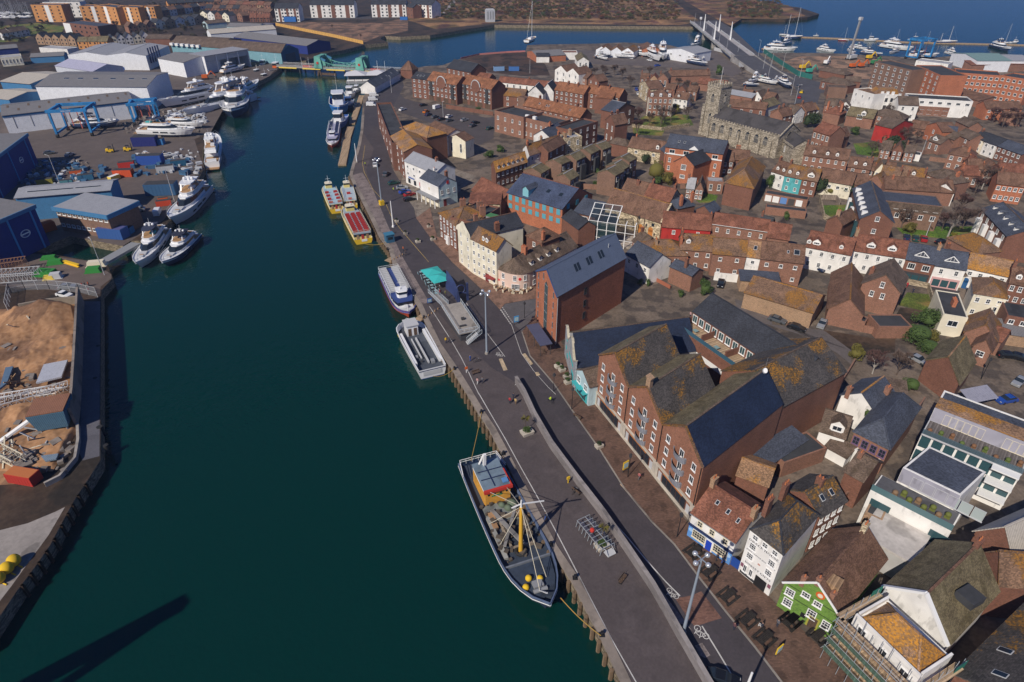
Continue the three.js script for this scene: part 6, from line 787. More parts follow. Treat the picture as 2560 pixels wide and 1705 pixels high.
yacht('blk',berth('w',470,1460,790,1130),6.3,'motor yacht with black glass and navy hull beside the dock mouth','yachts at the yard quay',{top: M(.02,.025,.05),hull: M(.05,.08,.17,null,{roughness: .2})});
yacht('aft',berth('w',1040,120,990,395),6.4,'white motor yacht lying stern on with flat transom','yachts at the yard quay');
yacht('aft',berth('b',215,1390,260,1130),6,'white motor yacht of the pair with grey screens','yachts at the yard quay');yacht('blk',berth('b',370,1370,460,1120),6,'dark hulled motor yacht of the pair moored together','yachts at the yard quay');
yacht('big',berth('b',670,960,440,1080),6,'white motor yacht with grey side by the moorings','yachts at the yard quay');yacht('mid',berth('b',480,960,370,1080),6,'white motor yacht inside the grey sided one','yachts at the yard quay');yacht('aft',berth('b',330,920,170,970),6,'white motor yacht on the inner moorings','yachts at the yard quay');
const HARD=.9;// boats stored ashore stand on cradles
for (const [k,a,c,d,e,kk,lab] of [['d',1210,555,950,500,'aft','white yacht on the river beside the ribbed boat shed'],['d',1180,690,890,650,'mid','white yacht ashore nearest the ribbed shed'],['d',1210,745,1000,700,'blk','white yacht ashore by the yard hedge'],['d',610,700,600,620,'aft','white sports yacht ashore stern toward the sheds'],['d',720,690,690,600,'big','white yacht ashore beside the ribbed shed corner'],['d',1880,960,1590,900,'aft','white yacht in the sales park by the road'],['d',1800,975,1620,960,'blk','dark striped yacht in the sales park'],['d',2010,960,1780,910,'mid','white yacht in middle of the sales park'],['d',2060,930,1900,905,'aft','white yacht at rear of the sales park'],['d',2150,1000,2030,930,'blk','white yacht at the sales park corner'],['d',540,640,380,600,'mid','covered white yacht before the gabled sheds'],['d',380,640,170,650,'aft','white yacht in the storage rows'],['d',130,640,-60,650,'blk','white yacht stored among masts'],['d',230,600,60,615,'big','white yacht stored below gabled sheds'],['c',2350,640,2210,610,'aft','white yacht stored behind the mossy boathouse'],['c',2350,680,2240,650,'mid','white yacht stored on cradle by boathouse'],
  ['e',370,555,190,520,'big','white yacht at the harbour pontoon west end'],['e',640,590,445,540,'aft','white yacht with raised arch on harbour quay'],['e',700,530,560,500,'mid','white yacht behind the raised arch yacht'],['e',860,590,640,560,'blk','white yacht on harbour quay beside digger'],['e',1180,540,850,490,'big','large white yacht on harbour quay'],['e',1100,575,860,550,'aft','white yacht inside the large harbour yacht'],['e',1450,600,1130,590,'mid','white yacht under the blue harbour hoist'],['e',1660,600,1550,560,'aft','small white yacht beside the teal shed'],['e',2200,545,2020,490,'blk','white yacht moored behind the teal shed'],['e',2190,740,2010,720,'aft','white yacht ashore by the lifeboat office'],['e',2360,710,2160,680,'mid','white yacht ashore beside red hotel wing'],['d',2230,580,1850,560,'big','white yacht with dark arch at the new quay'],['d',2250,535,1930,490,'aft','white yacht outside the dark arch yacht'],
  ['a',2330,1440,1880,1420,'big','white yacht ashore with blue shroud along the yard'],['a',2230,1530,1590,1510,'mid','long white yacht ashore above blue panels'],['a',2230,1230,2090,1080,'aft','white yacht ashore stern toward the hoists'],['b',520,770,250,830,'big','white yacht ashore in slings before the four bay shed'],['a',1370,1420,840,1430,'blk','dark yacht standing under the larger travel hoist'],['f',1760,270,1510,290,'aft','bare white hull moulding on the hard'],['f',2020,265,1790,290,'mid','second white hull moulding with dark cockpit on the hard'],['b',130,1010,20,1080,'blk','dark yacht ashore by the orange machine'],['b',460,880,360,910,'aft','small white yacht on the inner pontoon']]) {
  const water=lab.includes('river')||lab.includes('harbour pontoon')||lab.includes('moored')||lab.includes('new quay')||lab.includes('dark arch')||lab.includes('inner pontoon'),y=yacht(kk,berth(k,a,c,d,e,water?SEA : HARD),6,lab,'yachts stored around the harbour');
  y.position.y=water?SEA : HARD+.2;y.scale.multiplyScalar(1);}
// smaller sailing boats
function sailboat(bt,col,label,masts=1,mh=1.25) {const g=thing('sailing_boat',label,'sailing boat',bt.pos,bt.turn,'sailing boats in the harbour'),L=bt.L;hullParts(g,L,L * .27,L * .09,L * .12,col,X_.deck,{rim: X_.white});part(g,'coachroof',nb().prism(cabin(-L * .18,L * .2,L * .08,.4),L * .08,L * .15,.9),X_.gel);for (let i=0;i<masts;i++) {const x=L*(.1 - i * .4),h=L*(mh - i * .3);part(g,'mast',nb().cyl(V(x,L * .1,0),V(x,h,0),L * .012+.04,L * .006+.03,6),X_.lgrey);part(g,'boom',nb().cyl(V(x,L * .22,0),V(x - L * .3,L * .22,0),.12,.1,6),X_.navy);part(g,'rigging',nb().bar(V(x,h,0),V(L * .48,L * .12,0),.05).bar(V(x,h,0),V(-L * .48,L * .1,0),.05),X_.steel);} return g;}
sailboat(berth('d',2290,435,2060,440),X_.gelb,'big navy yacht with very tall mast off the point',2,1.3);sailboat(berth('e',510,430,400,425),M(.4,.03,.05),'crimson sailing boat on the trot');sailboat(berth('e',1050,430,960,430),X_.gel,'white sailing boat on the trot');sailboat(berth('e',1370,435,1290,435),X_.gelb,'small dark sailing boat beside orange workboat');sailboat(berth('e',1645,455,1425,455),X_.gelb,'navy two masted ketch on the trot',2,.75);sailboat(berth('e',2200,460,2080,460),X_.cream,'cream sailing boat at the east end of trot',1,1.6);sailboat(berth('d',2120,400,2030,395),X_.gel,'small white sailing boat by the navy yacht');
sailboat(berth('c',1530,500,1430,540),X_.gel,'white sailing boat ashore at the river corner',1,1.5).position.y=1.2;
for (let i=0;i<22;i++) {const p=at('a',10+(i % 11)*33,185+Math.floor(i/11)*40+(i % 3)*8,SEA),g=sailboat({pos: p.setY(0.3),turn: rr(-.5,.5),L: rr(9,12)},i % 4?X_.gel : X_.gelb,'yacht with bare mast in the far marina');g.userData.group='marina yachts';}
// launches and work boats
function launch(bt,label,o={}) {const g=thing('work_boat',label,'boat',bt.pos,bt.turn,o.g),L=bt.L,W=L*(o.w || .33);hullParts(g,L,W,L * .11,L * .17,o.hull||X_.gel,o.deck||X_.lgrey,{rim: o.rim||X_.white,sink: L * .05});const x=L*(o.x ?? .12);part(g,'wheelhouse',nb().prism(cabin(x - L * .14,x+L * .13,W * .32,.3,1.2),L * .06,L * .22,.96),o.cab||X_.gel);part(g,'wheelhouse_glass',nb().prism(cabin(x - L * .135,x+L * .13,W * .318,.3,1.2),L * .22,L * .30,.94),X_.glass);part(g,'wheelhouse_roof',nb().prism(cabin(x - L * .17,x+L * .13,W * .34,.3,1.2),L * .30,L * .32,.98,0,0,true),o.roof||X_.gel);part(g,'mast',nb().cyl(V(x - L * .1,L * .3,0),V(x - L * .1,L * .6,0),.07,.04,5).bar(V(x - L * .1,L * .48,-W * .2),V(x - L * .1,L * .48,W * .2),.05),X_.white);part(g,'deck_gear',nb().box(-L * .3,L * .1,0,L * .14,L * .08,W * .4).box(-L * .15,L * .09,W * .2,L * .08,L * .06,W * .2),o.gear||X_.dark);return g;}
launch(berth('b',1590,1310,1570,1160),'bright blue work boat with white wheelhouse and flag',{hull: M(.02,.18,.5),deck: X_.blue});launch(berth('b',1690,1130,1720,1050),'white fishing boat behind the blue work boat',{hull: X_.gel});launch(berth('b',1680,1240,1700,1160),'dark fishing boat alongside the blue work boat',{hull: X_.gelb});launch(berth('b',1760,1060,1800,1010),'small white fishing boat near the floating restaurant',{hull: X_.gel});launch(berth('b',1550,1480,1620,1350),'blue and white passenger launch behind the red ferry',{hull: M(.05,.12,.4),deck: X_.gel});
launch(berth('b',640,930,790,890),'black tug boat with white cabin on west moorings',{hull: X_.black,x: -.1});launch(berth('b',790,850,900,790),'long dark workboat with orange rail near the bridge',{hull: X_.gelb,cab: X_.orange,x: -.2});launch(berth('b',600,870,720,830),'grey fishing boat inside the tug',{hull: X_.grey});launch(berth('b',690,790,760,740),'old mast rigged fishing boat under the shed',{hull: X_.woodD});launch(berth('e',1250,425,1140,430),'orange and blue workboat on the trot',{hull: X_.lblue,cab: X_.orange});launch(berth('e',820,430,680,430),'white motor cruiser on the trot',{hull: X_.gel,x: -.05});launch(berth('e',195,380,140,380),'white motor boat out on the water',{});launch(berth('e',2290,450,2210,455),'small white cruiser beside cream sailing boat',{});
launch(berth('f',2230,430,2130,470),'grey workboat with red flag by stern on yacht',{hull: X_.grey,cab: X_.lgrey});
// passenger boats
function ferry(bt,W,label,o) {
  const g=thing('passenger_boat',label,'ferry',bt.pos,bt.turn),L=bt.L,w=W * .46;hullParts(g,L,W,1.7,2.3,o.hull,X_.lgrey,{boot: o.boot,rim: o.rim||X_.white,f: .7,rake: .04,pw: 2.4,sink: .5});
  const c=cabin(-L * .47,L * .34,w,.25,1.1);part(g,'lower_saloon',nb().prism(c,1.3,2.2,1),o.side);part(g,'saloon_windows',nb().prism(c.map(([x,z])=>[x * .995,z * .985]),2.2,3.1,.985),X_.glass);for (let i=0;i<9;i++) for (const z of [-1,1]) part(g,'window_post',nb().box(-L * .45+i*L * .085,2.65,z*w * .985,.3,.92,.1),o.side);part(g,'upper_deck',nb().prism(c,3.1,3.3,1,0,0,true),o.deckM||X_.lgrey);
  const x1=o.fwd?L * .2 : L * .26;for (let i=0;i<o.rows;i++) for (const z of o.cols) {const x=-L * .42+i*(L * .56/o.rows);const s=part(g,'bench',cached('bench'+label,()=>nb().box(0,.25,0,.5,.5,o.bw||1.4).box(-.25,.6,0,.12,.6,o.bw||1.4).geo()),o.seat);s.position.set(x,3.3,z*W);}
  part(g,'wheelhouse',nb().prism(cabin(x1 - 1.3,x1+1.4,w * .5,.3,1.2),3.3,4.3,.97),o.side);part(g,'wheelhouse_glass',nb().prism(cabin(x1 - 1.25,x1+1.38,w * .49,.3,1.2),4.3,5.0,.95),X_.glass);part(g,'wheelhouse_roof',nb().prism(cabin(x1 - 1.6,x1+1.5,w * .55,.3,1.2),5,5.2,.97,0,0,true),o.roof);part(g,'mast',nb().cyl(V(x1 - .8,5,0),V(x1 - .8,8,0),.08,.05,6).bar(V(x1 - .8,6.8,-.9),V(x1 - .8,6.8,.9),.06).ball(V(x1,5.5,.4),.25),X_.white);
  const r=nb();for (const z of [-1,1]) {for (const y of [3.8,4.3]) r.bar(V(-L * .465,y,z*w * .97),V(L * .16,y,z*w * .97),.06);for (let i=0;i<=10;i++) r.bar(V(-L * .465+i*L * .0625,3.3,z*w * .97),V(-L * .465+i*L * .0625,4.3,z*w * .97),.05);} for (const y of [3.8,4.3]) r.bar(V(-L * .465,y,-w * .97),V(-L * .465,y,w * .97),.06);part(g,'deck_rail',r,o.rail||X_.white);
  part(g,'fore_gear',nb().box(L * .36,2.1,0,.8,.6,1).cyl(V(L * .44,1.6,0),V(L * .44,2.7,0),.12,.12,6),o.side);if (o.plate) part(g,'stern_board',nb().box(-L * .5 - .03,1.2,.3,.08,.8,1.8),X_.white);
  if (o.aft) {part(g,'stern_canopy',nb().box(-L * .44,3.15,0,1.6,.1,W * .7),o.side);for (const z of [-.3,0,.3]) part(g,'stern_door',nb().box(-L * .472,2.1,z*W * .8,.08,1.5,.8),z?X_.wood : X_.seat);} return g;
}
const yel={hull: X_.yellow,boot: X_.yellow,side: M(.74,.60,.22),roof: X_.cream,seat: X_.seat,rows: 12,cols: [-.29,0,.29],bw: 1.35,rim: X_.cream,deckM: M(.30,.36,.42),rail: X_.cream,plate: true,aft: true,fwd: false};
ferry(berth('g',405,900,590,1265),6.4,'yellow ferry with three rows of red seats nearest the steps',yel);ferry(berth('g',180,660,290,920),5.4,'yellow ferry with blue deck and side seats, outermost berth',{...yel,rows: 4,cols: [-.28,.28],deckM: M(.35,.5,.6)});ferry(berth('g',395,660,450,880),5.0,'yellow ferry with pale empty deck between the other two',{...yel,rows: 2,cols: [0],deckM: M(.40,.48,.55)});
ferry(berth('l',430,720,190,240),6.4,'white cruise boat with red hull and blue slatted deck',{hull: M(.55,.07,.02),boot: M(.5,.06,.02),side: X_.gel,roof: X_.gel,seat: X_.lgrey,rows: 13,cols: [-.26,.26],bw: 1.9,deckM: M(.03,.06,.22),rim: M(.03,.06,.28),fwd: true});
ferry(berth('g',230,195,270,-40),6.0,'white ferry with red and white bow by the pontoon',{hull: M(.5,.05,.03),boot: M(.4,.04,.03),side: M(.55,.55,.68),roof: X_.gel,seat: X_.navy,rows: 8,cols: [-.25,.25],deckM: M(.35,.35,.48),rim: X_.white,fwd: true});
{// white and blue cargo ferry with open dark deck
  const bt=berth('l',400,830,690,1370),g=thing('island_ferry','white island ferry with blue waterline and dark open deck','ferry',bt.pos,bt.turn),L=bt.L,W=7.2;hullParts(g,L,W,2.6,2.8,X_.gel,M(.06,.07,.09,T.mott),{boot: M(.02,.05,.25),rim: X_.gel,f: .78,rake: .03,sink: 1.1});
  part(g,'blue_band',nb().box(-L/2 - .04,2.2,0,.1,.14,W * .86),X_.navy);part(g,'stern_ramp',nb().box(-L/2 - .06,1.4,0,.1,1.1,W * .6),X_.lgrey);
  part(g,'wheelhouse',nb().box(L * .3,3,0,3,3,2.8),X_.gel);part(g,'wheelhouse_roof',nb().box(L * .3,4.6,0,3.6,.22,3.3),X_.lgrey);for (const z of [-.7,.7]) part(g,'wheelhouse_door',nb().box(L * .3 - 1.53,2.7,z,.08,2,.8),X_.woodD);for (const s of [-1,1]) part(g,'bulwark_locker',nb().box(-L * .05,2.1,s*W * .40,L * .62,1.0,.6),X_.gel);part(g,'deck_rack',nb().box(-L * .1,1.9,.2,L * .5,.5,.35).box(-L * .05,1.9,-.9,L * .4,.3,.3),X_.lgrey);part(g,'bow_rail',nb().bar(V(L * .36,3.6,-2.4),V(L * .48,3.6,0),.08).bar(V(L * .36,3.6,2.4),V(L * .48,3.6,0),.08),X_.white);part(g,'lifebuoy',nb().box(L * .28,2,-W * .48,.9,.8,.12),X_.yellow);part(g,'deck_bicycle',nb().cyl(V(-L * .3,1.9,-1.2),V(-L * .3,1.95,-1.2),.35,.35,12),X_.dark);part(g,'deck_tanks',nb().box(-L * .34,1.9,1.2,1.2,.7,.8).box(-L * .2,1.8,-1.8,.9,.5,.6),X_.grey);
}
{// blue hulled fishing vessel with orange deckhouse aft and yellow derrick mast
  const bt=berth('t',960,1500,330,190,SEA+1.6),g=thing('fishing_trawler','rusty blue fishing vessel with orange deckhouse and yellow mast','trawler',bt.pos.setY(SEA),bt.turn),L=bt.L,W=8.6,hb=M(.018,.04,.10,T.mott,{roughness: .6});
  const S=hullParts(g,L,W,2.4,3.6,hb,M(.04,.055,.085,T.mott),{boot: M(.22,.08,.05),rim: M(.10,.14,.24,T.mott),f: .62,rake: .05,sink: .95,pw: 2.2});
  const st=nb();for (let i=0;i<16;i++) {const a=i/16,e=(i+1)/16;for (const z of [-1,1]) st.bar(V(L*(a - .5),S(a) - .5,z*(beam(a,W,.62)+.03)),V(L*(e - .5),S(e) - .5,z*(beam(e,W,.62)+.03)),.05,.16);} part(g,'white_stripe',st,X_.white);part(g,'rust_streak',nb().box(-L * .06,1.3,-W * .485,6,.7,.06),M(.32,.12,.04,T.mott));
  const hx=-L * .27;part(g,'deckhouse',nb().box(hx,3.0,0,7,3.4,4.6),M(.62,.30,.04,T.mott));part(g,'bridge_white',nb().box(hx,5.0,0,6.9,.7,4.7),X_.white);part(g,'bridge_windows',nb().box(hx+.05,5.0,0,6.96,.5,4.4),X_.glass);part(g,'red_eaves',nb().box(hx+3.7,5.5,0,.5,.6,5.2),X_.red);part(g,'red_side_board',nb().box(hx+1.4,5.5,-2.5,4,.5,.2),X_.red);part(g,'bridge_roof',nb().box(hx,5.5,0,7.2,.3,4.9),M(.16,.22,.28,T.mott));part(g,'roof_frame',nb().bar(V(hx - 1,5.8,-2.2),V(hx - 1,5.8,2.2),.12).bar(V(hx+1,5.8,-2.2),V(hx+1,5.8,2.2),.12).bar(V(hx - 3,5.8,.4),V(hx+3,5.8,.4),.1),X_.navy);part(g,'funnel',nb().bar(V(hx - 2.6,5.5,.4),V(hx - 2.2,8.6,.4),.5).bar(V(hx - 3.2,5.5,1.2),V(hx - 2.3,8.4,.6),.3),X_.white);part(g,'roof_hatch',nb().box(hx+2.4,5.9,-1.7,1,.3,1),M(.1,.25,.5));part(g,'name_letters',nb().box(hx+3.53,4.0,.2,.04,.3,2),X_.green);for (const z of [-1.6,-.5,.6,1.7]) part(g,'deckhouse_port',nb().cyl(V(hx+3.52,4.4,z),V(hx+3.56,4.4,z),.2,.2,10),X_.black);
  const rl=nb();for (const y of [3.0,3.5]) {rl.bar(V(-L * .49,y,-W * .42),V(-L * .49,y,W * .42),.08);for (const z of [-1,1]) rl.bar(V(-L * .49,y,z*W * .42),V(-L * .38,y,z*W * .48),.08);} for (let i=0;i<7;i++) rl.bar(V(-L * .49,2.3,(i/6 - .5)*W * .84),V(-L * .49,3.5,(i/6 - .5)*W * .84),.06);part(g,'stern_rail',rl,X_.white);
  part(g,'work_deck',nb().box(-L * .1,1.75,.3,4.6,.5,5.4),M(.18,.2,.2,T.mott));part(g,'hold_floor',nb().box(L * .04,1.75,-.6,5.6,.1,3.4),M(.05,.055,.06,T.mott));part(g,'hold_coaming',nb().box(L * .04,2.0,1.3,6.2,.8,.3).box(L * .04,2.0,-2.5,6.2,.8,.3).box(L * .14,2.1,-.6,.4,1,4).box(-L * .06,2.1,-.6,.4,1,4),M(.30,.24,.18,T.mott));part(g,'conveyor',nb().bar(V(-L * .12,2.4,1.8),V(L * .14,3.2,-.4),.7,.3).bar(V(-L * .1,2.6,-2.4),V(L * .12,2.6,2.4),.5,.3),M(.25,.24,.23,T.mott));part(g,'net_heap',nb().ball(V(-L * .13,2.4,-2.2),1.0,.6).ball(V(-L * .11,2.3,-1.2),.8,.6).ball(V(-L * .14,2.3,-.4),.7,.6),M(.12,.16,.11,T.mott));for (const [x,y,z,w] of [[-.08,2.2,2.2,1.6],[-.02,2.1,2.4,1.2],[-.05,2.2,-2.6,1.4]]) part(g,'fish_box',nb().box(L*x,y,z,w,.8,.9),M(.35,.2,.1,T.mott));
  {const m=nb();for (let i=0;i<70;i++) {const s=rr(.2,.7);m.box(rr(-.17,.2)*L,2.0+s * .4,rr(-3.2,3.2),s*rr(.6,2.4),s,s,rnd()*3);} part(g,'deck_clutter',m,M(.10,.08,.062,T.mott)).userData.kind='stuff';}
  part(g,'side_trough',nb().box(L * .05,2.2,2.9,9,.5,.7),M(.3,.3,.28,T.mott));part(g,'mast',nb().cyl(V(L * .165,2,.2),V(L * .165,12.5,.2),.38,.26,10),M(.72,.40,.03));part(g,'mast_head',nb().cyl(V(L * .165,12.5,.2),V(L * .165,14,.2),.2,.12,8).bar(V(L * .165,12.4,-3.6),V(L * .165,13.2,.2),.16).bar(V(L * .165,13.2,.2),V(L * .165,12.9,1.8),.16),X_.white);part(g,'mast_tyre',new THREE.TorusGeometry(.8,.3,8,16).rotateX(Math.PI/2).translate(L * .165,2.3,.2),X_.rubber);
  const rig=nb();for (const [x,y,z] of [[hx+3.4,5.2,-1.6],[hx+3.4,5.2,1.6],[-L * .06,2.5,-2.8],[L * .04,2.4,-3],[L * .42,3.6,.6],[L * .36,3.2,-1.4],[L * .1,2.4,3],[-L * .04,2.4,3.2]]) rig.bar(V(L * .165,12.6,.2),V(x,y,z),.07);part(g,'rigging',rig,X_.cream);
  part(g,'windlass',nb().box(L * .38,3.0,.3,1.2,.9,1.6).cyl(V(L * .41,3.1,-.8),V(L * .41,3.1,1.4),.35,.35,10),X_.grey);for (const [x,z] of [[.335,1.2],[.355,-.4],[.375,2.2]]) part(g,'yellow_float',nb().ball(V(L*x,3.1,z),.55),X_.yellow);part(g,'anchor_davit',nb().bar(V(L * .42,3,0),V(L * .46,4.4,0),.2).bar(V(L * .4,3,.8),V(L * .46,4.4,0),.12),X_.lgrey);part(g,'foredeck_break',nb().box(L * .24,2.35,0,.25,1.1,W * .9),M(.16,.18,.22,T.mott));part(g,'foredeck',nb().poly([V(L * .25,2.75,-W * .43),V(L * .25,2.75,W * .43),V(L * .36,2.85,W * .34),V(L * .45,2.95,W * .16),V(L * .45,2.95,-W * .16),V(L * .36,2.85,-W * .34)]),M(.035,.052,.085,T.mott));part(g,'yellow_coil',new THREE.TorusGeometry(.5,.14,6,14).rotateX(Math.PI/2).translate(-L * .44,2,-2.2),X_.yellow);
  const bow=G(...Z('t',1050,1375),0),b1=at('u',590,1120,.3),b0=at('t',275,175,0),b2=at('o',470,230,.3),rope=(a,c,sag,lab)=>{const m=nb(),n=10,f=t=>a.clone().lerp(c,t).add(V(0,-sag*4*t*(1 - t),0));for (let i=0;i<n;i++) m.bar(f(i/n),f((i+1)/n),.09);solo('mooring_rope',m,X_.rope,lab,'rope','mooring ropes');};
  rope(at('t',1050,1375,1.2),b1,.5,'yellow bow rope from blue fishing vessel to quay bollard');rope(at('t',270,180,1.2),b2,.3,'yellow stern rope from blue fishing vessel to quay');rope(at('l',690,1360,.2),at('l',930,1275,.3),.8,'pale slack rope from island ferry to quay');rope(at('g',600,1265,0),at('g',840,1250,.2),.6,'pale rope from yellow ferry to blue hut');
}
// ---------------------------------------------------------------- bridges, hoists, pontoons
{const A=at('b',905,735,1.5),B=at('b',2270,800,1.5),d=B.clone().sub(A),L=Math.hypot(d.x,d.z),g=thing('lifting_bridge','low road bridge with sea green bascule towers','bridge',A.clone().setY(0),Math.atan2(-d.z,d.x)),gr=M(.13,.38,.32,T.mott);
  part(g,'deck',nb().box(L/2,1.3,0,L,.6,10),X_.conc);part(g,'roadway',nb().box(L/2,1.62,0,L,.04,7),M(.07,.07,.075,T.asphalt));for (let i=0;i<5;i++) part(g,'yellow_fender',nb().box(L*(.02+i * .2)+7,.9,5.2,L * .15,.7,.3),X_.yel2);for (let i=0;i<8;i++) part(g,'pier',nb().cyl(V(L*(i+.5)/8,SEA - 1,3.5),V(L*(i+.5)/8,1,3.5),.5,.5,8).cyl(V(L*(i+.5)/8,SEA - 1,-3.5),V(L*(i+.5)/8,1,-3.5),.5,.5,8),X_.dark);for (const z of [-4.8,4.8]) part(g,'parapet',nb().box(L/2,2.5,z,L,.12,.1).box(L/2,2.0,z,L,.08,.08),X_.white);
  for (const x of [.36,.70]) for (const z of [-4.6,4.6]) {part(g,'bascule_tower',nb().prism([[L*x - 3,1.2],[L*x+3,1.2],[L*x+3,-1.2],[L*x - 3,-1.2]],1.5,9,.72,L*x).geo().translate(0,0,z),gr);part(g,'tower_emblem',nb().cyl(V(L*x,5,z+Math.sign(z)*1.15),V(L*x,5,z+Math.sign(z)*1.3),.8,.8,12),X_.red);part(g,'counter_arm',nb().bar(V(L*x,8.6,z),V(L*x+(x < .5?5.5 : -5.5),6.4,z),1.0,1.2),M(.05,.2,.35));} for (const x of [.36,.70]) part(g,'tower_beam',nb().box(L*x,8.4,0,3,1.4,9.4),gr);
  for (const z of [-4.6,4.6]) {const m=nb(),x0=L * .39,x1=L * .67;for (let i=0;i<8;i++) {const f=t=>x0+(x1 - x0)*t,y=t=>2.6+10*(t - .5)*(t - .5);const a=i/8,e=(i+1)/8;m.bar(V(f(a),y(a)+1.2,z),V(f(e),y(e)+1.2,z),.35).bar(V(f(a),1.7,z),V(f(e),1.7,z),.3).bar(V(f(a),1.7,z),V(f((a+e)/2),y((a+e)/2)+1.2,z),.2).bar(V(f((a+e)/2),y((a+e)/2)+1.2,z),V(f(e),1.7,z),.2);} part(g,'leaf_truss',m,gr);} for (const x of [.22,.28,.84,.9]) part(g,'signal_mast',nb().cyl(V(L*x,1.5,4.6),V(L*x,8,4.6),.14,.08,6),X_.white);part(g,'red_barrier',nb().box(L * .26,2.2,4.2,7,1.2,.3).box(L * .82,2.2,4.2,7,1.2,.3),X_.red);part(g,'timber_dolphin',nb().cyl(V(L * .36,SEA - 1,7),V(L * .37,0,7),.9,.9,8).cyl(V(L * .39,SEA - 1,7.6),V(L * .38,0,7),.5,.5,8).box(L * .44,SEA+1,6.6,12,1.4,1),X_.woodD);}
{const A=at('d',1120,240,4),B=at('d',1610,640,3),d=B.clone().sub(A),L=Math.hypot(d.x,d.z),g=thing('sail_bridge','modern road bridge with four white sail fins','bridge',A.clone().setY(0),Math.atan2(-d.z,d.x));
  part(g,'deck',nb().box(L/2,3.2,0,L,1.0,17),M(.42,.40,.38,T.mott));part(g,'roadway',nb().box(L/2,3.73,0,L,.06,10),M(.075,.075,.085,T.asphalt));for (const z of [-8,8]) part(g,'walkway',nb().box(L/2,3.75,z * .82,L,.1,3),M(.38,.36,.36,T.mott));for (const z of [-8.5,8.5]) part(g,'parapet',nb().box(L/2,4.3,z,L,1.0,.12),X_.lgrey);for (const x of [.36,.6,.66]) part(g,'pier',nb().box(L*x,0,0,5,6,15),X_.conc);for (const [x,z] of [[.34,6.5],[.34,-6.5],[.60,6.5],[.60,-6.5]]) {const s=part(g,'sail_fin',nb().prism([[-1.6,.5],[1.6,.5],[1.6,-.5],[-1.6,-.5]],0,13,.3,-.6,-1),X_.white);s.position.set(L*x,3.7,z);} {g.updateMatrixWorld();const m=nb(),sd=nb(),P=[[1610,640],[1760,740],[1930,830],[2080,890]].map(q=>g.worldToLocal(at('d',q[0] - 30,q[1]+20,0)));P[0].x=L;P[0].z=0;for (let i=0;i<3;i++) {const a=P[i],c=P[i+1],n=V(c.z - a.z,0,a.x - c.x).normalize().multiplyScalar(-8.4),y0=3.7 - i*1.22,y1=y0 - 1.22,Y=(v,s,y)=>V(v.x+n.x*s,y,v.z+n.z*s);m.quad(Y(a,1,y0),Y(c,1,y1),Y(c,-1,y1),Y(a,-1,y0));for (const s of [1,-1]) sd.quad(Y(a,s,y0+.9),Y(c,s,y1+.9),Y(c,s,-.2),Y(a,s,-.2));} part(g,'ramp_roadway',m,M(.075,.075,.085,T.asphalt,{side: 2}));part(g,'ramp_wall',sd,M(.34,.32,.31,T.mott,{side: 2}));} for (let i=0;i<6;i++) part(g,'bridge_lamp',nb().cyl(V(L*(.05+i * .16),3.7,5.6),V(L*(.05+i * .16),12,5.6),.12,.08,5),X_.lgrey);}
function hoist(k,x0,y0,x1,y1,H,D,label) {const A=at(k,x0,y0),B=at(k,x1,y1),d=B.clone().sub(A),W=Math.hypot(d.x,d.z),bl=M(.02,.20,.48,T.mott),g=thing('travel_hoist',label,'boat hoist',A.clone(),Math.atan2(-d.z,d.x));for (const x of [0,W]) for (const z of [0,-D]) {part(g,'leg',nb().box(x,H/2+.6,z,.9,H - 1,.9),bl);part(g,'wheel',nb().cyl(V(x - .5,.9,z),V(x+.5,.9,z),.9,.9,12),X_.rubber);} for (const z of [0,-D]) part(g,'cross_beam',nb().box(W/2,H+.4,z,W+2.4,1.3,1.1),bl);for (const x of [0,W]) part(g,'side_beam',nb().box(x,H+.4,-D/2,1.0,1.2,D).box(x,2,-D/2,.7,.8,D),bl);for (let i=0;i<4;i++) part(g,'sling',nb().box(W * .3+(i % 2)*W * .4,H * .6,-D*(.25+.5*(i>1)),.4,H * .7,.06),M(.5,.12,.08));sign(g,'WISE HOIST',W * .5,H+.4,.57,W * .3,.6,0,'#ffffff','#1b6fae','bold 90px sans-serif','hoist_name');return g;}
hoist('a',660,1560,1050,1540,11.5,13,'larger blue travel hoist with orange slings');hoist('a',1530,1420,1790,1400,9.5,9,'smaller blue travel hoist with yellow hook block');hoist('e',1220,640,1360,625,13,9,'blue travel hoist at the harbour quay');
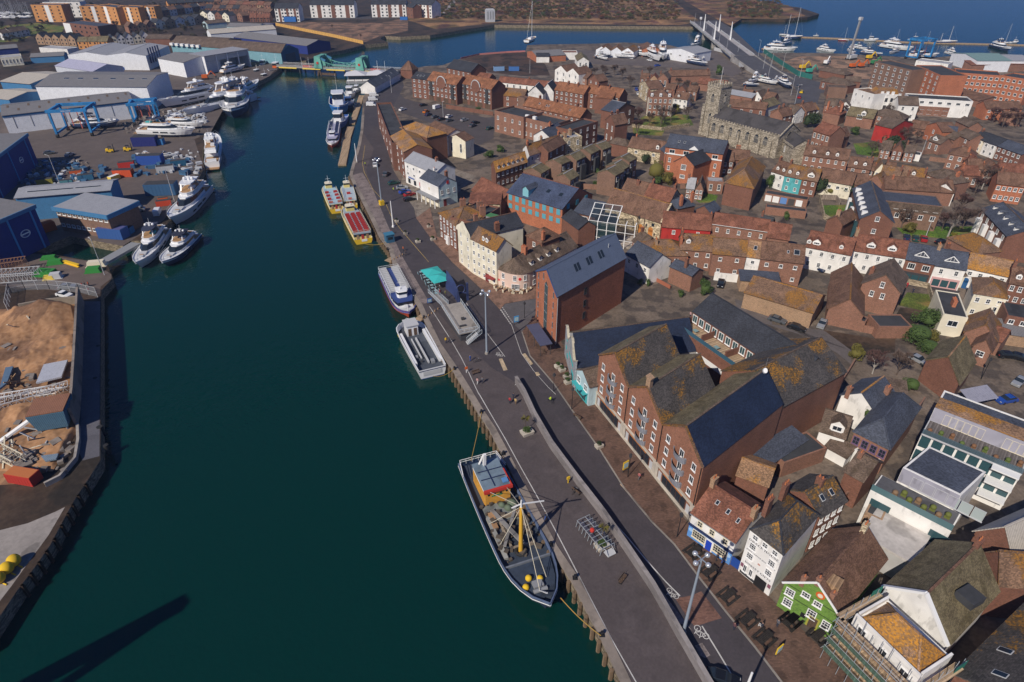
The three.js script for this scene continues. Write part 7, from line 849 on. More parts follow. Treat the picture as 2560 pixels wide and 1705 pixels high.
{// floating pontoons, fingers and gangways
  const pont=(k,list,w,label,mat=X_.deck,y=SEA+.55)=>{const g=thing('pontoon',label,'pontoon',null,0);const P=px(k,list,y);P.forEach((p,i)=>{if (!i) return;const a=P[i - 1],d=p.clone().sub(a),n=Math.max(1,Math.round(d.length()/6));for (let j=0;j<n;j++) {const c=a.clone().lerp(p,(j+.5)/n);part(g,'pontoon_section',nb().box(c.x,y - .3,c.z,d.length()/n - .08,.8,w,Math.atan2(-d.z,d.x)),mat);}});return g;};
  pont('g',[340,370,385,160,400,60,440,-60],3.4,'narrow floating pontoon beside red bowed ferry');pont('b',[1720,1400,1780,1230,1830,1080],3,'floating pontoon along fishing boats');pont('S',[2000,92,2110,96,2270,105,2400,108,2560,112,2700,116],3,'long trot pontoon out in the harbour');pont('f',[1150,1475,1540,1255],3.4,'grey gangway pontoon closing the dock mouth',X_.grey,0.2);pont('w',[330,300,500,250],2,'short finger pontoon by the yard',X_.deck);
  const g2=thing('floating_restaurant','white tented floating restaurant by the bridge','restaurant',at('b',1900,920,SEA),.1);part(g2,'barge',nb().box(0,.6,0,26,1.4,14),X_.grey);part(g2,'restaurant_walls',nb().box(0,3,0,23,3.4,11.5),M(.3,.22,.22,T.ribs));part(g2,'restaurant_windows',nb().box(0,3.2,0,23.2,1.5,11.7),X_.glass);for (const x of [-7,7]) part(g2,'tent_roof',nb().prism([[x - 7,6.5],[x+7,6.5],[x+7,-6.5],[x - 7,-6.5]],4.7,6.8,.1,x),M(.58,.58,.62));for (let i=0;i<5;i++) part(g2,'balcony_rail',nb().box(-10+i*5,2,6.8,4.6,.9,.08),X_.white);
}
// ---------------------------------------------------------------- trees, hedges
function bareTreeGeo(h,sd,spread=.5,twig=1) {// tapering trunk, limbs, branches and fine twigs
  const keep=seed;seed=sd;const t=nb(),tw=nb();
  const grow=(p,d,l,r,n)=>{const q=p.clone().addScaledVector(d,l);(n>2?t : tw).cyl(p,q,r,r * .68,n>3?6 : 3,false);if (n<=0) {for (let i=0;i<9*twig;i++) {const e=d.clone().add(V(rr(-1,1),rr(-.5,.9),rr(-1,1)).multiplyScalar(.75)).normalize().multiplyScalar(l*rr(.5,1.1)),s=V(rr(-1,1),0,rr(-1,1)).normalize().multiplyScalar(.034);const a=p.clone().lerp(q,rnd());tw.poly([a.clone().sub(s),a.clone().add(s),a.clone().add(e)]);} return;}
    const k=n>3?4 : 3;for (let i=0;i<k;i++) {const a=rr(0,6.28),nd=d.clone().add(V(Math.cos(a),rr(-.05,.35),Math.sin(a)).multiplyScalar(spread*rr(.7,1.35))).normalize();grow(p.clone().lerp(q,rr(.7,1)),nd,l*rr(.62,.84),r*rr(.5,.66),n - 1);}};
  grow(V(0,0,0),V(rr(-.05,.05),1,rr(-.05,.05)).normalize(),h * .27,h * .022,5);seed=keep;return [t.geo(),tw.geo()];
}
function leafGeo(rx,ry,n,sd,size) {// many small leaf faces through the outer part of an uneven crown, with gaps
  const keep=seed;seed=sd;const m=nb(),cl=[];for (let i=0;i<11;i++) cl.push([V(rr(-1,1),rr(-.7,1),rr(-1,1)).normalize().multiplyScalar(rr(.35,.75)),rr(.28,.52)]);
  for (let i=0;i<n;i++) {const [c,r]=cl[i % 11],d=V(rr(-1,1),rr(-1,1),rr(-1,1)).normalize().multiplyScalar(r*Math.cbrt(rr(.25,1))),p=c.clone().add(d).multiply(V(rx,ry,rx)).add(V(0,ry,0)),a=V(rr(-1,1),rr(-1,1),rr(-1,1)).normalize().multiplyScalar(size),e=V(rr(-1,1),rr(-1,1),rr(-1,1)).cross(a).normalize().multiplyScalar(size * .6);m.poly([p.clone().sub(a),p.clone().add(e),p.clone().add(a),p.clone().sub(e)]);}
  seed=keep;return m.geo();
}
const barkM=M(.115,.085,.07),twigM=M(.13,.09,.075),birchM=M(.36,.33,.30),twigR=M(.115,.06,.055),leafD=M(.028,.048,.016),leafG=M(.055,.095,.02),leafO=M(.13,.115,.022),leafY=M(.20,.17,.02);
for (const m of [barkM,twigM,birchM,twigR,leafD,leafG,leafO,leafY]) m.side=THREE.DoubleSide;
const TREES=[bareTreeGeo(10,11,.52),bareTreeGeo(10,23,.62),bareTreeGeo(10,37,.45,2)];
function bareTree(k,x,y,h,label,v=0,bark=barkM,tw=twigM) {const p=at(k,x,y),g=thing('bare_tree',label,'tree',p,rnd()*6,'bare winter trees');g.scale.setScalar(h/10);part(g,'trunk',TREES[v][0],bark);part(g,'crown',TREES[v][1],tw);return g;}
[['j',1485,430,15,'tall pale barked bare tree before the brick flats',0,birchM],['j',960,320,9,'bare tree in front of mansard flats',1],['j',1420,350,8,'dense brown bare tree beside the pale barked one',2,barkM,twigR],['n',935,1100,8,'bare tree with pale trunk by the yard wall',1,birchM,twigR],['n',1160,1110,8,'bushy bare tree beside the parked silver car',2],['n',1690,1110,9,'reddish bare tree over the conservatory house',2,birchM,twigR],['n',1560,1240,6,'small reddish bare tree by the brick path',2,barkM,twigR],['A',1170,1260,12,'pale bare tree behind the white gable edge',0,birchM],['A',900,1560,10,'bare tree beside the lawn lamp',2,barkM,twigR],['A',1400,560,10,'bare tree in the brown tree belt',2,barkM,twigR],['A',1560,560,10,'bare tree at end of the brown tree belt',2,barkM,twigR],['A',300,760,8,'pollarded bare tree by the black roofed garden house',1],['A',400,740,8,'pollarded bare tree beside its twin in the garden',1],['A',60,440,9,'bare tree before the white block',1],['A',380,450,7,'bare tree at the white wing corner',1],
  ['d',700,1400,11,'large bare churchyard tree before the mansion',0],['d',430,1400,10,'reddish bare tree in the shaded churchyard path',2,barkM,twigR],['d',980,1360,9,'bare tree against the church tower',1],['d',980,1050,9,'bare tree behind the church tower',2],['d',60,880,8,'bare tree at the boatyard edge',1],['d',250,900,9,'bare tree beside the long brown roof',2],['d',880,1000,8,'bare tree between mansion and tower',2],['d',1700,1290,8,'bare tree by the low brown brick row',1],['d',1600,840,6,'low bare hedge tree at the yard gate',2],['c',1780,870,8,'bare tree in front of the twin gabled boathouse',1],['c',2080,850,8,'bare tree below the mossy boathouse',1],['c',2290,850,8,'bare tree beside the orange roofed terrace',2],['i',1800,290,9,'bare tree on the lawn by the tall pole',1],['i',2200,120,9,'bare tree near the red gable',1],['e',440,1230,8,'reddish bare tree by the twin chimney house',2,barkM,twigR],['e',900,1240,7,'bare tree before the brown hipped villas',1],['a',1330,350,11,'bare tree beside the orange flats',2],['a',220,330,8,'bare tree on the grass bank',1],['C',1780,560,10,'reddish bare tree beside the shaded terrace',2,barkM,twigR],['b',1500,330,5,'bare sapling on the cleared ground',1],['b',1820,440,5,'bare sapling near the river wall',1],['d',160,860,9,'bare tree behind the gabled boat sheds',2],['d',340,1000,9,'bare tree at the car behind the mansion',1],['d',560,870,8,'bare tree between low gable and boat yard',2],['d',1060,1100,10,'bare tree squeezed against the tower buttress',2],['d',1000,1250,9,'bare tree by the white vicarage wing',0],['d',800,1380,9,'twin bare tree of the churchyard',1],['d',560,1420,8,'bare tree over the churchyard wall',2],['A',1290,500,10,'bare tree at start of the brown tree belt',2,barkM,twigR],['A',1480,500,10,'bare tree amid the brown tree belt',2,barkM,twigR],['A',1290,1220,9,'brown bare tree beside the tall pale one',2,barkM,twigR],['A',1080,1330,9,'brown bare tree before small red roofed house',2,barkM,twigR],['j',1650,330,9,'brown bare tree by the bay flats lawn',2,barkM,twigR],['A',170,700,9,'bare tree above the very large evergreen',1],['C',1650,380,9,'reddish bare tree in the shaded lane',2,barkM,twigR],['C',2080,440,9,'bare churchyard tree near the warehouse flats',1],['c',2200,880,8,'bare tree beside the boathouse lane',2],['c',1900,880,8,'bare tree at the boathouse gate',2]].forEach(a=>bareTree(...a));
const LEAF=[leafGeo(1,1,1500,5,.085),leafGeo(1,1.1,1500,9,.085),leafGeo(1,.9,2400,15,.06)],CORE=new THREE.IcosahedronGeometry(.62,2);
function bush(k,x,y,w,h,label,mat=leafD,v=0,hgt=0) {const p=at(k,x,y,hgt),g=thing('evergreen_bush',label,'bush',p,rnd()*6,'evergreen bushes');part(g,'stem',nb().cyl(V(0,0,0),V(0,h * .5,0),.12,.08,5),barkM);const f=part(g,'foliage',LEAF[v],mat);f.scale.set(w/2,h/2,w/2);const c=part(g,'inner_foliage',CORE,mat);c.position.y=h/2;c.scale.set(w/2,h/2,w/2);return g;}
[['h',1620,560,9,9,'large olive green tree before the warehouse flats',leafO,2],['h',1500,370,4,5,'dark evergreen beside the large olive tree',leafD,0],['h',1640,600,4,3,'bright green bush at the foot of olive tree',leafG,1],['h',1760,600,5,5,'brownish bush beside the brick gable',leafO,1],['h',2010,680,4,4,'dark garden bush near the lawn',leafD,0],['h',950,640,3.4,3,'bright bush behind the museum mill',leafG,1],['h',970,470,2,2,'small bush by stepped townhouses',leafG,1],['i',645,630,3.4,5,'lime green columnar bush behind white terrace',leafG,1],['i',930,650,3.6,4,'olive bush behind the blue terrace house',leafO,1],['i',1190,710,5.5,7,'conical dark evergreen by the garages',leafD,0],['i',1330,715,5,4,'olive bush between two dark evergreens',leafO,2],['i',1500,740,6,6.5,'round dark evergreen beside the garden lawn',leafD,0],['i',700,920,3,2.4,'yellow green bush in the small courtyard',leafY,1],['i',830,1000,2.4,3,'climbing green bush by the courtyard wall',leafG,1],['i',2060,260,8,7,'broad dark evergreen tree on the church lawn',leafD,0],['n',1350,790,8,5,'big rounded green bush at the lane end',leafG,2],['n',1430,660,7,5,'ivy green thicket beside the black roofed house',leafG,1],['n',1460,880,6,3,'low green bush beside the big rounded bush',leafG,2],['n',1480,790,4,3,'spiky palm like bush by the cream wall',leafO,1],['n',1285,1250,4.5,3.5,'bright green bush below the parked car',leafG,2],['n',770,960,4,3.5,'dull olive bush at the range corner',leafO,1],['A',110,830,10,8,'very large dark evergreen beside the white flat house',leafD,0],['A',1340,900,5,4.5,'clipped dark evergreen by the white semi',leafD,0],['A',740,810,4,2,'garden hedge bush near villa',leafG,1],['A',900,745,3.5,2,'garden bush beside brick semi',leafG,1],['d',1340,850,5,6,'green conifer beside the church flag',leafG,1],['d',1440,1120,3.5,6,'dark yew against the tower',leafD,0],['d',860,1290,5,5,'olive evergreen beside mansion',leafO,1],['d',2330,1450,5,7,'dark evergreen by the church east wall',leafD,0],['e',130,1340,8,8,'huge dark evergreen near the junction cottages',leafD,0],['e',570,1420,5,4,'green garden bush below mossy dormer house',leafG,1],['m',1500,440,4,4.5,'green bush beside the parked black car',leafG,1],['m',770,330,1.6,2,'potted green shrub on the yard steps',leafG,1],['m',860,340,1.8,2.2,'potted tall shrub beside the red planter',leafG,1],['m',1230,460,2.2,2,'yard climber by the timber deck',leafG,1],['g',2010,290,5,3,'palm like garden bush behind brick pottery',leafG,1],['g',2130,230,4,3,'round garden bush by the car park wall',leafG,1],['c',880,1265,4,2.4,'green hedge clump below round gabled flats',leafG,1],['a',1200,370,7,5,'dark hedge tree by the orange cottages',leafD,0],['j',1050,370,4.5,3.5,'brown green shrub before mansard flats',leafO,1],['j',1560,425,2.6,1.6,'yellow flowering shrub at the lawn edge',leafY,1],['q',810,480,2,2,'green shrub on the white cottage roof terrace',leafG,1,4]].forEach(a=>bush(...a));
{const n=1500,im=new THREE.InstancedMesh(LEAF[0],M(.14,.11,.06,null,{side: 2}),n);im.name='scrub_thicket';tag(im,'low brown scrub bushes over the far river bank','scrub',null,'stuff');scene.add(im);const c=new THREE.Color();for (let i=0;i<n;i++) {const q=i % 5;const p=q<3?at('c',rr(420,2355),rr(-20,215)) : q===3?at('d',rr(0,900),rr(0,230)) : at('d',rr(1450,2050),rr(20,200)),s=rr(1,3.2);im.setMatrixAt(i,new THREE.Matrix4().compose(p,new THREE.Quaternion().setFromAxisAngle(V(0,1,0),rr(0,6)),V(s,s * .55,s)));im.setColorAt(i,c.setRGB(.5+rnd() * .8,.5+rnd() * .6,.4+rnd() * .5));}}
{const n=420,im=new THREE.InstancedMesh(LEAF[1],M(.075,.065,.045,null,{side: 2}),n);im.name='suburb_greenery';tag(im,'dull winter hedges and gardens between the suburb houses','hedge',null,'stuff');scene.add(im);for (let i=0;i<n;i++) {const p=i % 2?at('a',rr(0,2355),rr(60,480)) : at('b',rr(0,900),rr(0,200)),s=rr(1.2,3);im.setMatrixAt(i,new THREE.Matrix4().compose(p,new THREE.Quaternion(),V(s,s * .8,s)));}}
// ---------------------------------------------------------------- cars and vans
function carParts(g,o) {// body from a side profile, glass band, roof, lamps, wheels
  const L=o.van?5 : 4.3,W=o.van?1.95 : 1.78,h=L/2,pro=o.van?[[-h,.35],[h,.35],[h,.95],[h - .5,1.15],[h - 1.1,1.95],[-h+.1,2.05],[-h,1.9]] : [[-h,.32],[h,.32],[h,.72],[h - .9,.92],[-h+.25,.98],[-h,.8]];
  const ex=(pts,w)=>{const s=new THREE.Shape(pts.map(([x,y])=>new THREE.Vector2(x,y))),gg=new THREE.ExtrudeGeometry(s,{depth: w - .16,bevelEnabled: true,bevelSize: .08,bevelThickness: .08,bevelSegments: 2});gg.translate(0,0,-(w - .16)/2);return gg;};
  const bodyG=cached('cb'+!!o.van,()=>ex(pro,W)),glassG=cached('cg'+!!o.van,()=>o.van?nb().box(h - .82,1.55,0,.62,.5,W+.02).box(h - .66,1.5,0,.5,.45,W - .2).geo() : ex([[-h+.35,.92],[h - 1.05,.9],[h - 1.75,1.36],[-h+.95,1.38]],W - .14)),roofG=cached('cr'+!!o.van,()=>o.van?nb().box(-.4,2.08,0,L - 1.8,.06,W - .3).geo() : ex([[-h+1.0,1.34],[h - 1.85,1.33],[h - 2.0,1.42],[-h+1.2,1.44]],W - .3));
  part(g,'body',bodyG,o.m);part(g,'windows',glassG,X_.glass);part(g,'roof_panel',roofG,o.m);
  for (const x of [-h+.85,h - .85]) for (const z of [-1,1]) {const w=part(g,'wheel',cached('wh',()=>nb().cyl(V(0,.32,-.1),V(0,.32,.1),.32,.32,10).geo()),X_.rubber);w.position.set(x,0,z*(W/2 - .08));}
  for (const z of [-1,1]) {const l=part(g,'headlight',cached('hl',()=>nb().box(0,0,0,.1,.16,.4).geo()),X_.lgrey);l.position.set(h+.03,.72,z*W * .34);const t=part(g,'tail_light',cached('hl',()=>0),X_.red);t.position.set(-h - .03,.8,z*W * .36);}
}
const CM={white: M(.75,.76,.78,null,{roughness: .25}),black: M(.012,.013,.016,null,{roughness: .2}),silver: M(.40,.42,.45,null,{roughness: .3,metalness: .4}),grey: M(.09,.10,.115,null,{roughness: .25}),red: M(.33,.02,.02,null,{roughness: .25}),blue: M(.02,.07,.33,null,{roughness: .25}),navy: M(.015,.03,.08,null,{roughness: .25}),orange: M(.5,.15,.02,null,{roughness: .3}),green: M(.02,.07,.06,null,{roughness: .25}),yellow: M(.7,.5,.02,null,{roughness: .3})};
const carProto={};
function car(k,x,y,x2,y2,col,label,van=false,group='parked cars',hgt=0) {const A=at(k,x,y,hgt),B=at(k,x2,y2,hgt),d=B.clone().sub(A),t=Math.atan2(-d.z,d.x),key=col+van;A.y += .03;if (!carProto[key]) {const g=thing(van ? 'white_van' : 'parked_car',label,van ? 'van' : 'car',A,t,group);carParts(g,{m: CM[col],van});return carProto[key]=g;} return dup(carProto[key],A,t,label,group);}
const CPK='cars in the town car park';
[['c',30,1250,80,1235,'white','white patrol car at the car park entrance',CPK],['c',265,1200,320,1190,'black','black car below the slate end flats',CPK],['c',295,1275,340,1255,'orange','orange car in the car park row',CPK],['c',320,1308,370,1290,'navy','dark blue car next to the orange car',CPK],['c',395,1335,445,1320,'grey','grey car beside the lamp in car park',CPK],['c',475,1360,525,1350,'black','black car across from white hatchback',CPK],['c',555,1330,600,1312,'white','white hatchback in middle of the car park',CPK],['c',560,1375,610,1362,'grey','dark grey car behind white hatchback',CPK],['c',730,1370,770,1360,'silver','silver car parked alone in the car park',CPK],['c',855,1400,900,1390,'black','black car of the pair by the pink warehouse',CPK],['c',825,1435,870,1420,'grey','brown grey car of the pair by the pink warehouse',CPK],['c',1015,1465,1060,1450,'green','dark green car against the pink warehouse',CPK],['g',735,330,730,300,'navy','navy car on the quay road by the pottery','quay cars'],['g',715,385,712,355,'white','white car behind the navy car on quay road','quay cars'],['g',840,490,870,460,'grey','dark estate car driving on quay road','quay cars'],['g',925,590,975,580,'green','dark green car at the custom house','quay cars'],['g',1020,645,1090,640,'silver','silver car at the custom house','quay cars'],['g',1050,690,1110,675,'blue','bright blue car at the custom house','quay cars'],['g',1105,722,1170,705,'red','red car at the custom house','quay cars'],['g',1105,775,1160,765,'black','black car at the custom house','quay cars'],
  ['n',465,650,440,690,'silver','silver car beside the orange roofed store','yard cars'],['n',45,612,100,630,'grey','grey car under the store wall','yard cars'],['n',225,685,290,705,'black','black car in shade by the range','yard cars'],['n',1355,985,1405,1010,'silver','silver blue car beside bushy bare tree','yard cars'],['n',2190,945,2260,950,'black','black car by the brick lane wall','yard cars'],['n',2300,965,2370,985,'black','second black car by the brick lane wall','yard cars'],['n',2300,1190,2250,1230,'silver','silver car in the right hand lane','yard cars'],['n',2180,1360,2120,1370,'blue','blue car in the shade behind the white flats','yard cars'],['m',1680,330,1670,370,'black','black car in the yard by the white wall','yard cars'],['j',1020,440,1015,400,'navy','navy car by the lawn path','yard cars'],['j',1120,450,1115,410,'green','teal car beside the navy one','yard cars'],['j',1215,455,1210,420,'red','red car by the lawn lamp','yard cars'],['j',1410,490,1440,480,'black','black car behind the slate roofed shops','yard cars'],['j',20,790,60,810,'navy','dark car in the shaded alley mouth','yard cars'],['d',1600,560,1640,590,'black','dark car coming off the bridge','road cars'],['d',2280,1050,2300,1020,'yellow','yellow car on the approach road','road cars'],['d',2255,1110,2270,1080,'red','red car behind the yellow one','road cars'],['d',2240,990,2270,970,'grey','grey car on the approach road','road cars'],['d',560,690,520,680,'white','white car in the boat yard','road cars'],['d',650,750,690,745,'blue','blue car in the boat yard','road cars'],['d',410,1020,400,990,'blue','blue car behind the mansion','road cars'],['d',430,1070,420,1050,'white','white car behind the mansion','road cars'],['K',950,680,1050,670,'silver','silver estate car in the scrap yard','yard cars'],['K',910,790,960,800,'white','white car behind the mesh fence','yard cars'],['f',790,270,830,250,'silver','pale pickup in shade of navy hall','shipyard vehicles'],['f',90,560,130,540,'white','white car in deep shade by the hall','shipyard vehicles'],['b',20,1120,40,1100,'white','white car by the west moorings','shipyard vehicles'],['f',560,250,640,240,'grey','grey car under the larger hoist','shipyard vehicles'],['A',60,640,100,650,'blue','blue car on the terrace street','yard cars'],['u',1760,1560,1850,1590,'black','black car entering the quay road','quay cars']].forEach(([k,x,y,x2,y2,c,l,g])=>car(k,x,y,x2,y2,c,l,false,g));
[['c',420,1230,490,1210,'white','white van in front of round gabled flats',CPK],['b',1940,1200,2010,1200,'white','white van nearest the quay rail','quay vans'],['b',1960,1140,2030,1135,'white','white van in middle of the three','quay vans'],['b',1970,1090,2050,1085,'white','white van nearest the bridge house','quay vans'],['f',1560,900,1650,890,'silver','grey van behind the shipyard offices','shipyard vehicles'],['f',1790,930,1810,890,'white','white truck beside the orange plant','shipyard vehicles'],['d',1140,220,1120,190,'white','white van crossing the sail bridge','road cars']].forEach(([k,x,y,x2,y2,c,l,g])=>car(k,x,y,x2,y2,c,l,true,g,k === 'd' ? 3.8 : 0));
// ---------------------------------------------------------------- people
function bodyGeo(J) {// one continuous figure: tapered capsules between joints, smoothly joined, meshed
  const N=56,mc=new MarchingCubes(N,new THREE.MeshStandardMaterial(),false,false,40000),f=mc.field,S=1.05,sm2=.035;const P=V(0,0,0),pa=V(0,0,0),ba=V(0,0,0);
  for (let k=0;k<N;k++) for (let j=0;j<N;j++) for (let i=0;i<N;i++) {P.set((i - N/2)/(N/2)*S,(j - N/2)/(N/2)*S+.92,(k - N/2)/(N/2)*S);let d=9;for (const [a,c,r0,r1] of J) {pa.copy(P).sub(a);ba.copy(c).sub(a);const t=Math.max(0,Math.min(1,pa.dot(ba)/ba.lengthSq())),e=pa.addScaledVector(ba,-t).length() - (r0+(r1 - r0)*t),h=Math.max(0,Math.min(1,.5+.5*(d - e)/sm2));d=d*(1 - h)+e*h - sm2*h*(1 - h);} f[k*N*N+j*N+i]=-d;}
  mc.isolation=0;mc.update();const n=mc.count,g=new THREE.BufferGeometry(),p=new Float32Array(n*3),q=new Float32Array(n*3);for (let i=0;i<n;i++) {p[i*3]=mc.positionArray[i*3]*S;p[i*3+1]=mc.positionArray[i*3+1]*S+.92;p[i*3+2]=mc.positionArray[i*3+2]*S;for (let a=0;a<3;a++) q[i*3+a]=mc.normalArray[i*3+a];}
  g.setAttribute('position',new THREE.BufferAttribute(p,3));g.setAttribute('normal',new THREE.BufferAttribute(q,3));g.setAttribute('uv',new THREE.BufferAttribute(new Float32Array(n*2),2));g.computeVertexNormals();return g;
}
const limb=(pts,r)=>pts.slice(1).map((p,i)=>[V(...pts[i]),V(...p),r[i],r[i+1]]);
const skeleton=(sw,sit)=>{const J=[...limb([[0,1.62,0],[0,1.70,.01]],[.095,.10]),...limb([[0,1.42,0],[0,1.56,.01]],[.06,.055]),...limb([[0,.98,0],[0,1.2,0],[0,1.38,0]],[.15,.155,.16]),...limb([[-.15,1.38,0],[.15,1.38,0]],[.085,.085])];
  for (const s of [-1,1]) {if (sit) J.push(...limb([[s * .1,.95,0],[s * .12,.92,.42],[s * .12,.52,.45],[s * .12,.50,.58]],[.105,.085,.06,.045]));else J.push(...limb([[s * .09,.95,0],[s * .10,.50,s*sw * .5+.04],[s * .10,.08,s*sw],[s * .10,.05,s*sw+.16]],[.105,.075,.05,.045]));J.push(...limb([[s * .2,1.38,0],[s * .25,1.1,-s*sw * .3],[s * .24,.88,-s*sw * .5+.12]],[.07,.052,.04]));const hx=s * .24,hy=.86,hz=-s*sw * .5+.14;J.push(...limb([[hx,hy,hz],[hx,hy - .08,hz+.02]],[.038,.03]));for (let q=0;q<4;q++) J.push(...limb([[hx,hy - .08,hz+(q - 1.5) * .018],[hx - s * .01,hy - .16+Math.abs(q - 1.5) * .012,hz+(q - 1.5) * .02+.02]],[.011,.009]));J.push(...limb([[hx,hy - .02,hz+.03],[hx - s * .02,hy - .09,hz+.07]],[.012,.010]));} return J;};
const POSE={stand: bodyGeo(skeleton(.05)),walk: bodyGeo(skeleton(.26)),sit: bodyGeo(skeleton(.05,true))};
function person(k,x,y,turn,top,leg,label,pose='stand',hgt=0,hair=[.05,.03,.02]) {const p=at(k,x,y,hgt),src=POSE[pose],g=src.clone(),P=src.attributes.position,c=new Float32Array(P.count*3),skin=[.45,.27,.19];for (let i=0;i<P.count;i++) {const X=Math.abs(P.getX(i)),yy=P.getY(i),zz=P.getZ(i),q=yy>1.72||(yy>1.6&&zz<0)?hair : yy>1.5?skin : X > .19&&yy < .9&&yy > .6&&pose !== 'sit' ? skin : yy > .93&&!(pose === 'sit' && zz > .12&&yy<1)?top : yy<(pose === 'sit' ? .56 : .1)?[.02,.02,.02] : leg;c.set(q,i*3);} g.setAttribute('color',new THREE.BufferAttribute(c,3));const m=person.m||(person.m=new THREE.MeshStandardMaterial({vertexColors: true,roughness: .9})),t=thing('person',label,'person',p,turn,'people on the quay');if (pose === 'sit') t.position.y -= .48;part(t,'body',g,m);return t;}
const HV=[.55,.75,.03],DK=[.03,.035,.06],GR=[.12,.12,.14],BLU=[.04,.1,.35],RED=[.4,.03,.04],PNK=[.5,.3,.3],WHT=[.6,.6,.6],BRN=[.2,.13,.08];
[['l',1195,1450,2.4,PNK,WHT,'person in pale pink top walking beside a companion on the promenade','walk'],['l',1250,1440,2.4,GR,DK,'person in grey walking beside the pale pink top','walk'],['l',838,985,.5,[.7,.45,.02],DK,'person in yellow jacket on the shaded quay by the ferry'],['l',880,985,2,DK,DK,'person in black beside the yellow jacket'],['l',1113,1190,1,BLU,BLU,'person in bright blue by the bicycle rack'],['l',770,440,1,RED,DK,'person in dark red on the viewing ramp','walk',2.2],['l',832,455,1,[.2,.2,.05],DK,'person in olive on the viewing ramp','walk',2.2],['g',605,385,1,HV,DK,'person in lime jacket standing in the quay road'],['g',925,675,1.6,HV,DK,'person in lime jacket next to the silver car'],['g',900,1160,2,[.2,.06,.1],DK,'person in maroon walking on the upper quay','walk'],['g',1060,1400,2,DK,DK,'person in dark clothes near the rigging stand'],['g',1035,1350,2,[.5,.12,.03],DK,'person in orange top near the rigging stand'],['o',790,130,2.6,RED,DK,'person in red jacket by the flood wall end'],['o',855,140,2.6,[.5,.36,.16],BRN,'person in tan coat beside red jacket'],['o',830,80,2.6,DK,DK,'person in black behind the red jacket'],['o',1190,1440,2.2,DK,BLU,'person in dark coat walking by the fishing vessel','walk'],['o',2250,990,2.2,[.4,.12,.12],GR,'person in red walking on the brick footway','walk',.1],['r',600,860,1,DK,DK,'person in black outside the blue pub','stand',.1],['r',660,885,1,DK,BLU,'person in navy outside the blue pub','stand',.1],['u',1870,1060,2,[.12,.05,.06],DK,'person in dark red beside a picnic table','stand',.1],['u',1885,1030,2,DK,DK,'person in black sitting at the picnic table end','sit',.1],['u',2145,1040,4,DK,WHT,'person in navy leaning back at picnic table','sit',.1],['u',2290,1030,2,GR,DK,'person in grey by the last picnic table','stand',.1],['j',1090,1055,2,DK,DK,'person in black in the rear street','walk'],['j',1025,990,2,[.45,.02,.04],RED,'person in bright red in the rear street','walk'],['K',1165,670,2,RED,DK,'worker in red overalls at the scrap yard edge'],['K',1200,665,2,DK,DK,'worker in black at the scrap yard edge'],['K',1250,655,2,[.5,.08,.03],DK,'worker in orange red at the scrap yard edge'],['K',1260,740,2,RED,DK,'worker in red close to the mesh fence'],['m',1335,700,2,PNK,DK,'person in pink on the roof terrace','stand',8.3]].forEach(a=>person(...a));
{// cyclists with their bicycles, and a parked bicycle on the rack
  const bike=(p,turn,label)=>{const g=thing('bicycle',label,'bicycle',p,turn,'bicycles');for (const x of [-.52,.52]) part(g,'wheel',new THREE.TorusGeometry(.33,.03,5,16).translate(x,.34,0),X_.rubber);part(g,'frame',nb().bar(V(-.52,.34,0),V(-.1,.8,0),.05).bar(V(-.1,.8,0),V(.38,.8,0),.05).bar(V(.38,.85,0),V(.52,.34,0),.05).bar(V(-.52,.34,0),V(.05,.34,0),.05).bar(V(.05,.34,0),V(.38,.78,0),.05),X_.dark);part(g,'saddle',nb().box(-.14,.92,0,.26,.07,.14),X_.black);part(g,'handlebar',nb().bar(V(.36,.98,-.28),V(.36,.98,.28),.05).bar(V(.38,.8,0),V(.36,.98,0),.05),X_.steel);return g;};
  const c=at('o',1250,120);bike(c,2.2,'bicycle ridden by the lime jacket cyclist');const r=person('o',1250,120,2.2+Math.PI/2,HV,DK,'cyclist in lime jacket riding on the quay road','sit');r.position.y=-.02+.0;r.position.y=.02;bike(at('o',1530,1140,0),.8,'dark bicycle leaning at the flood wall');bike(at('l',1190,1200),.4,'bicycle standing by the person in blue');
}
// ---------------------------------------------------------------- street furniture and quay details
const POLE=M(.34,.40,.48,null,{roughness: .4,metalness: .2});
function mast(k,x,y,h,label,o={}) {const g=thing('quay_lamp_mast',label,'lamp post',at(k,x,y),.6,'tall quay lamp masts');part(g,'pole',nb().cyl(V(0,0,0),V(0,h,0),.26,.14,10),o.m||POLE);part(g,'base',nb().cyl(V(0,0,0),V(0,.5,0),.5,.42,12),o.base||X_.conc);if (!o.plain) {part(g,'lamp_arms',nb().bar(V(-1.1,h,0),V(1.1,h,0),.1).bar(V(0,h,-1.1),V(0,h,1.1),.1),POLE);for (const [a,c] of [[-1.1,0],[1.1,0],[0,-1.1],[0,1.1]]) part(g,'lamp_globe',nb().ball(V(a,h,c),.38,.9,2),M(.62,.64,.68,null,{roughness: .15,metalness: .5}));} return g;}
mast('u',1385,1095,16.3,'tall lamp mast with four globes beside picnic tables');mast('l',1300,1105,16.3,'tall lamp mast with four globes by the viewing deck');{const g=mast('g',790,825,16.3,'tall lamp mast with yellow box base by the yellow ferries');part(g,'yellow_base_box',nb().box(0,.8,0,1.5,1.7,1.5),X_.yellow);}
mast('g',920,1075,9,'white flagpole with square base on the upper quay',{plain: true,m: X_.white,base: X_.white});mast('S',1840,1790,10,'white pole rising by the scaffolded house',{plain: true,m: X_.white});mast('g',510,345,8,'slim white pole on the quay edge',{plain: true,m: X_.white});
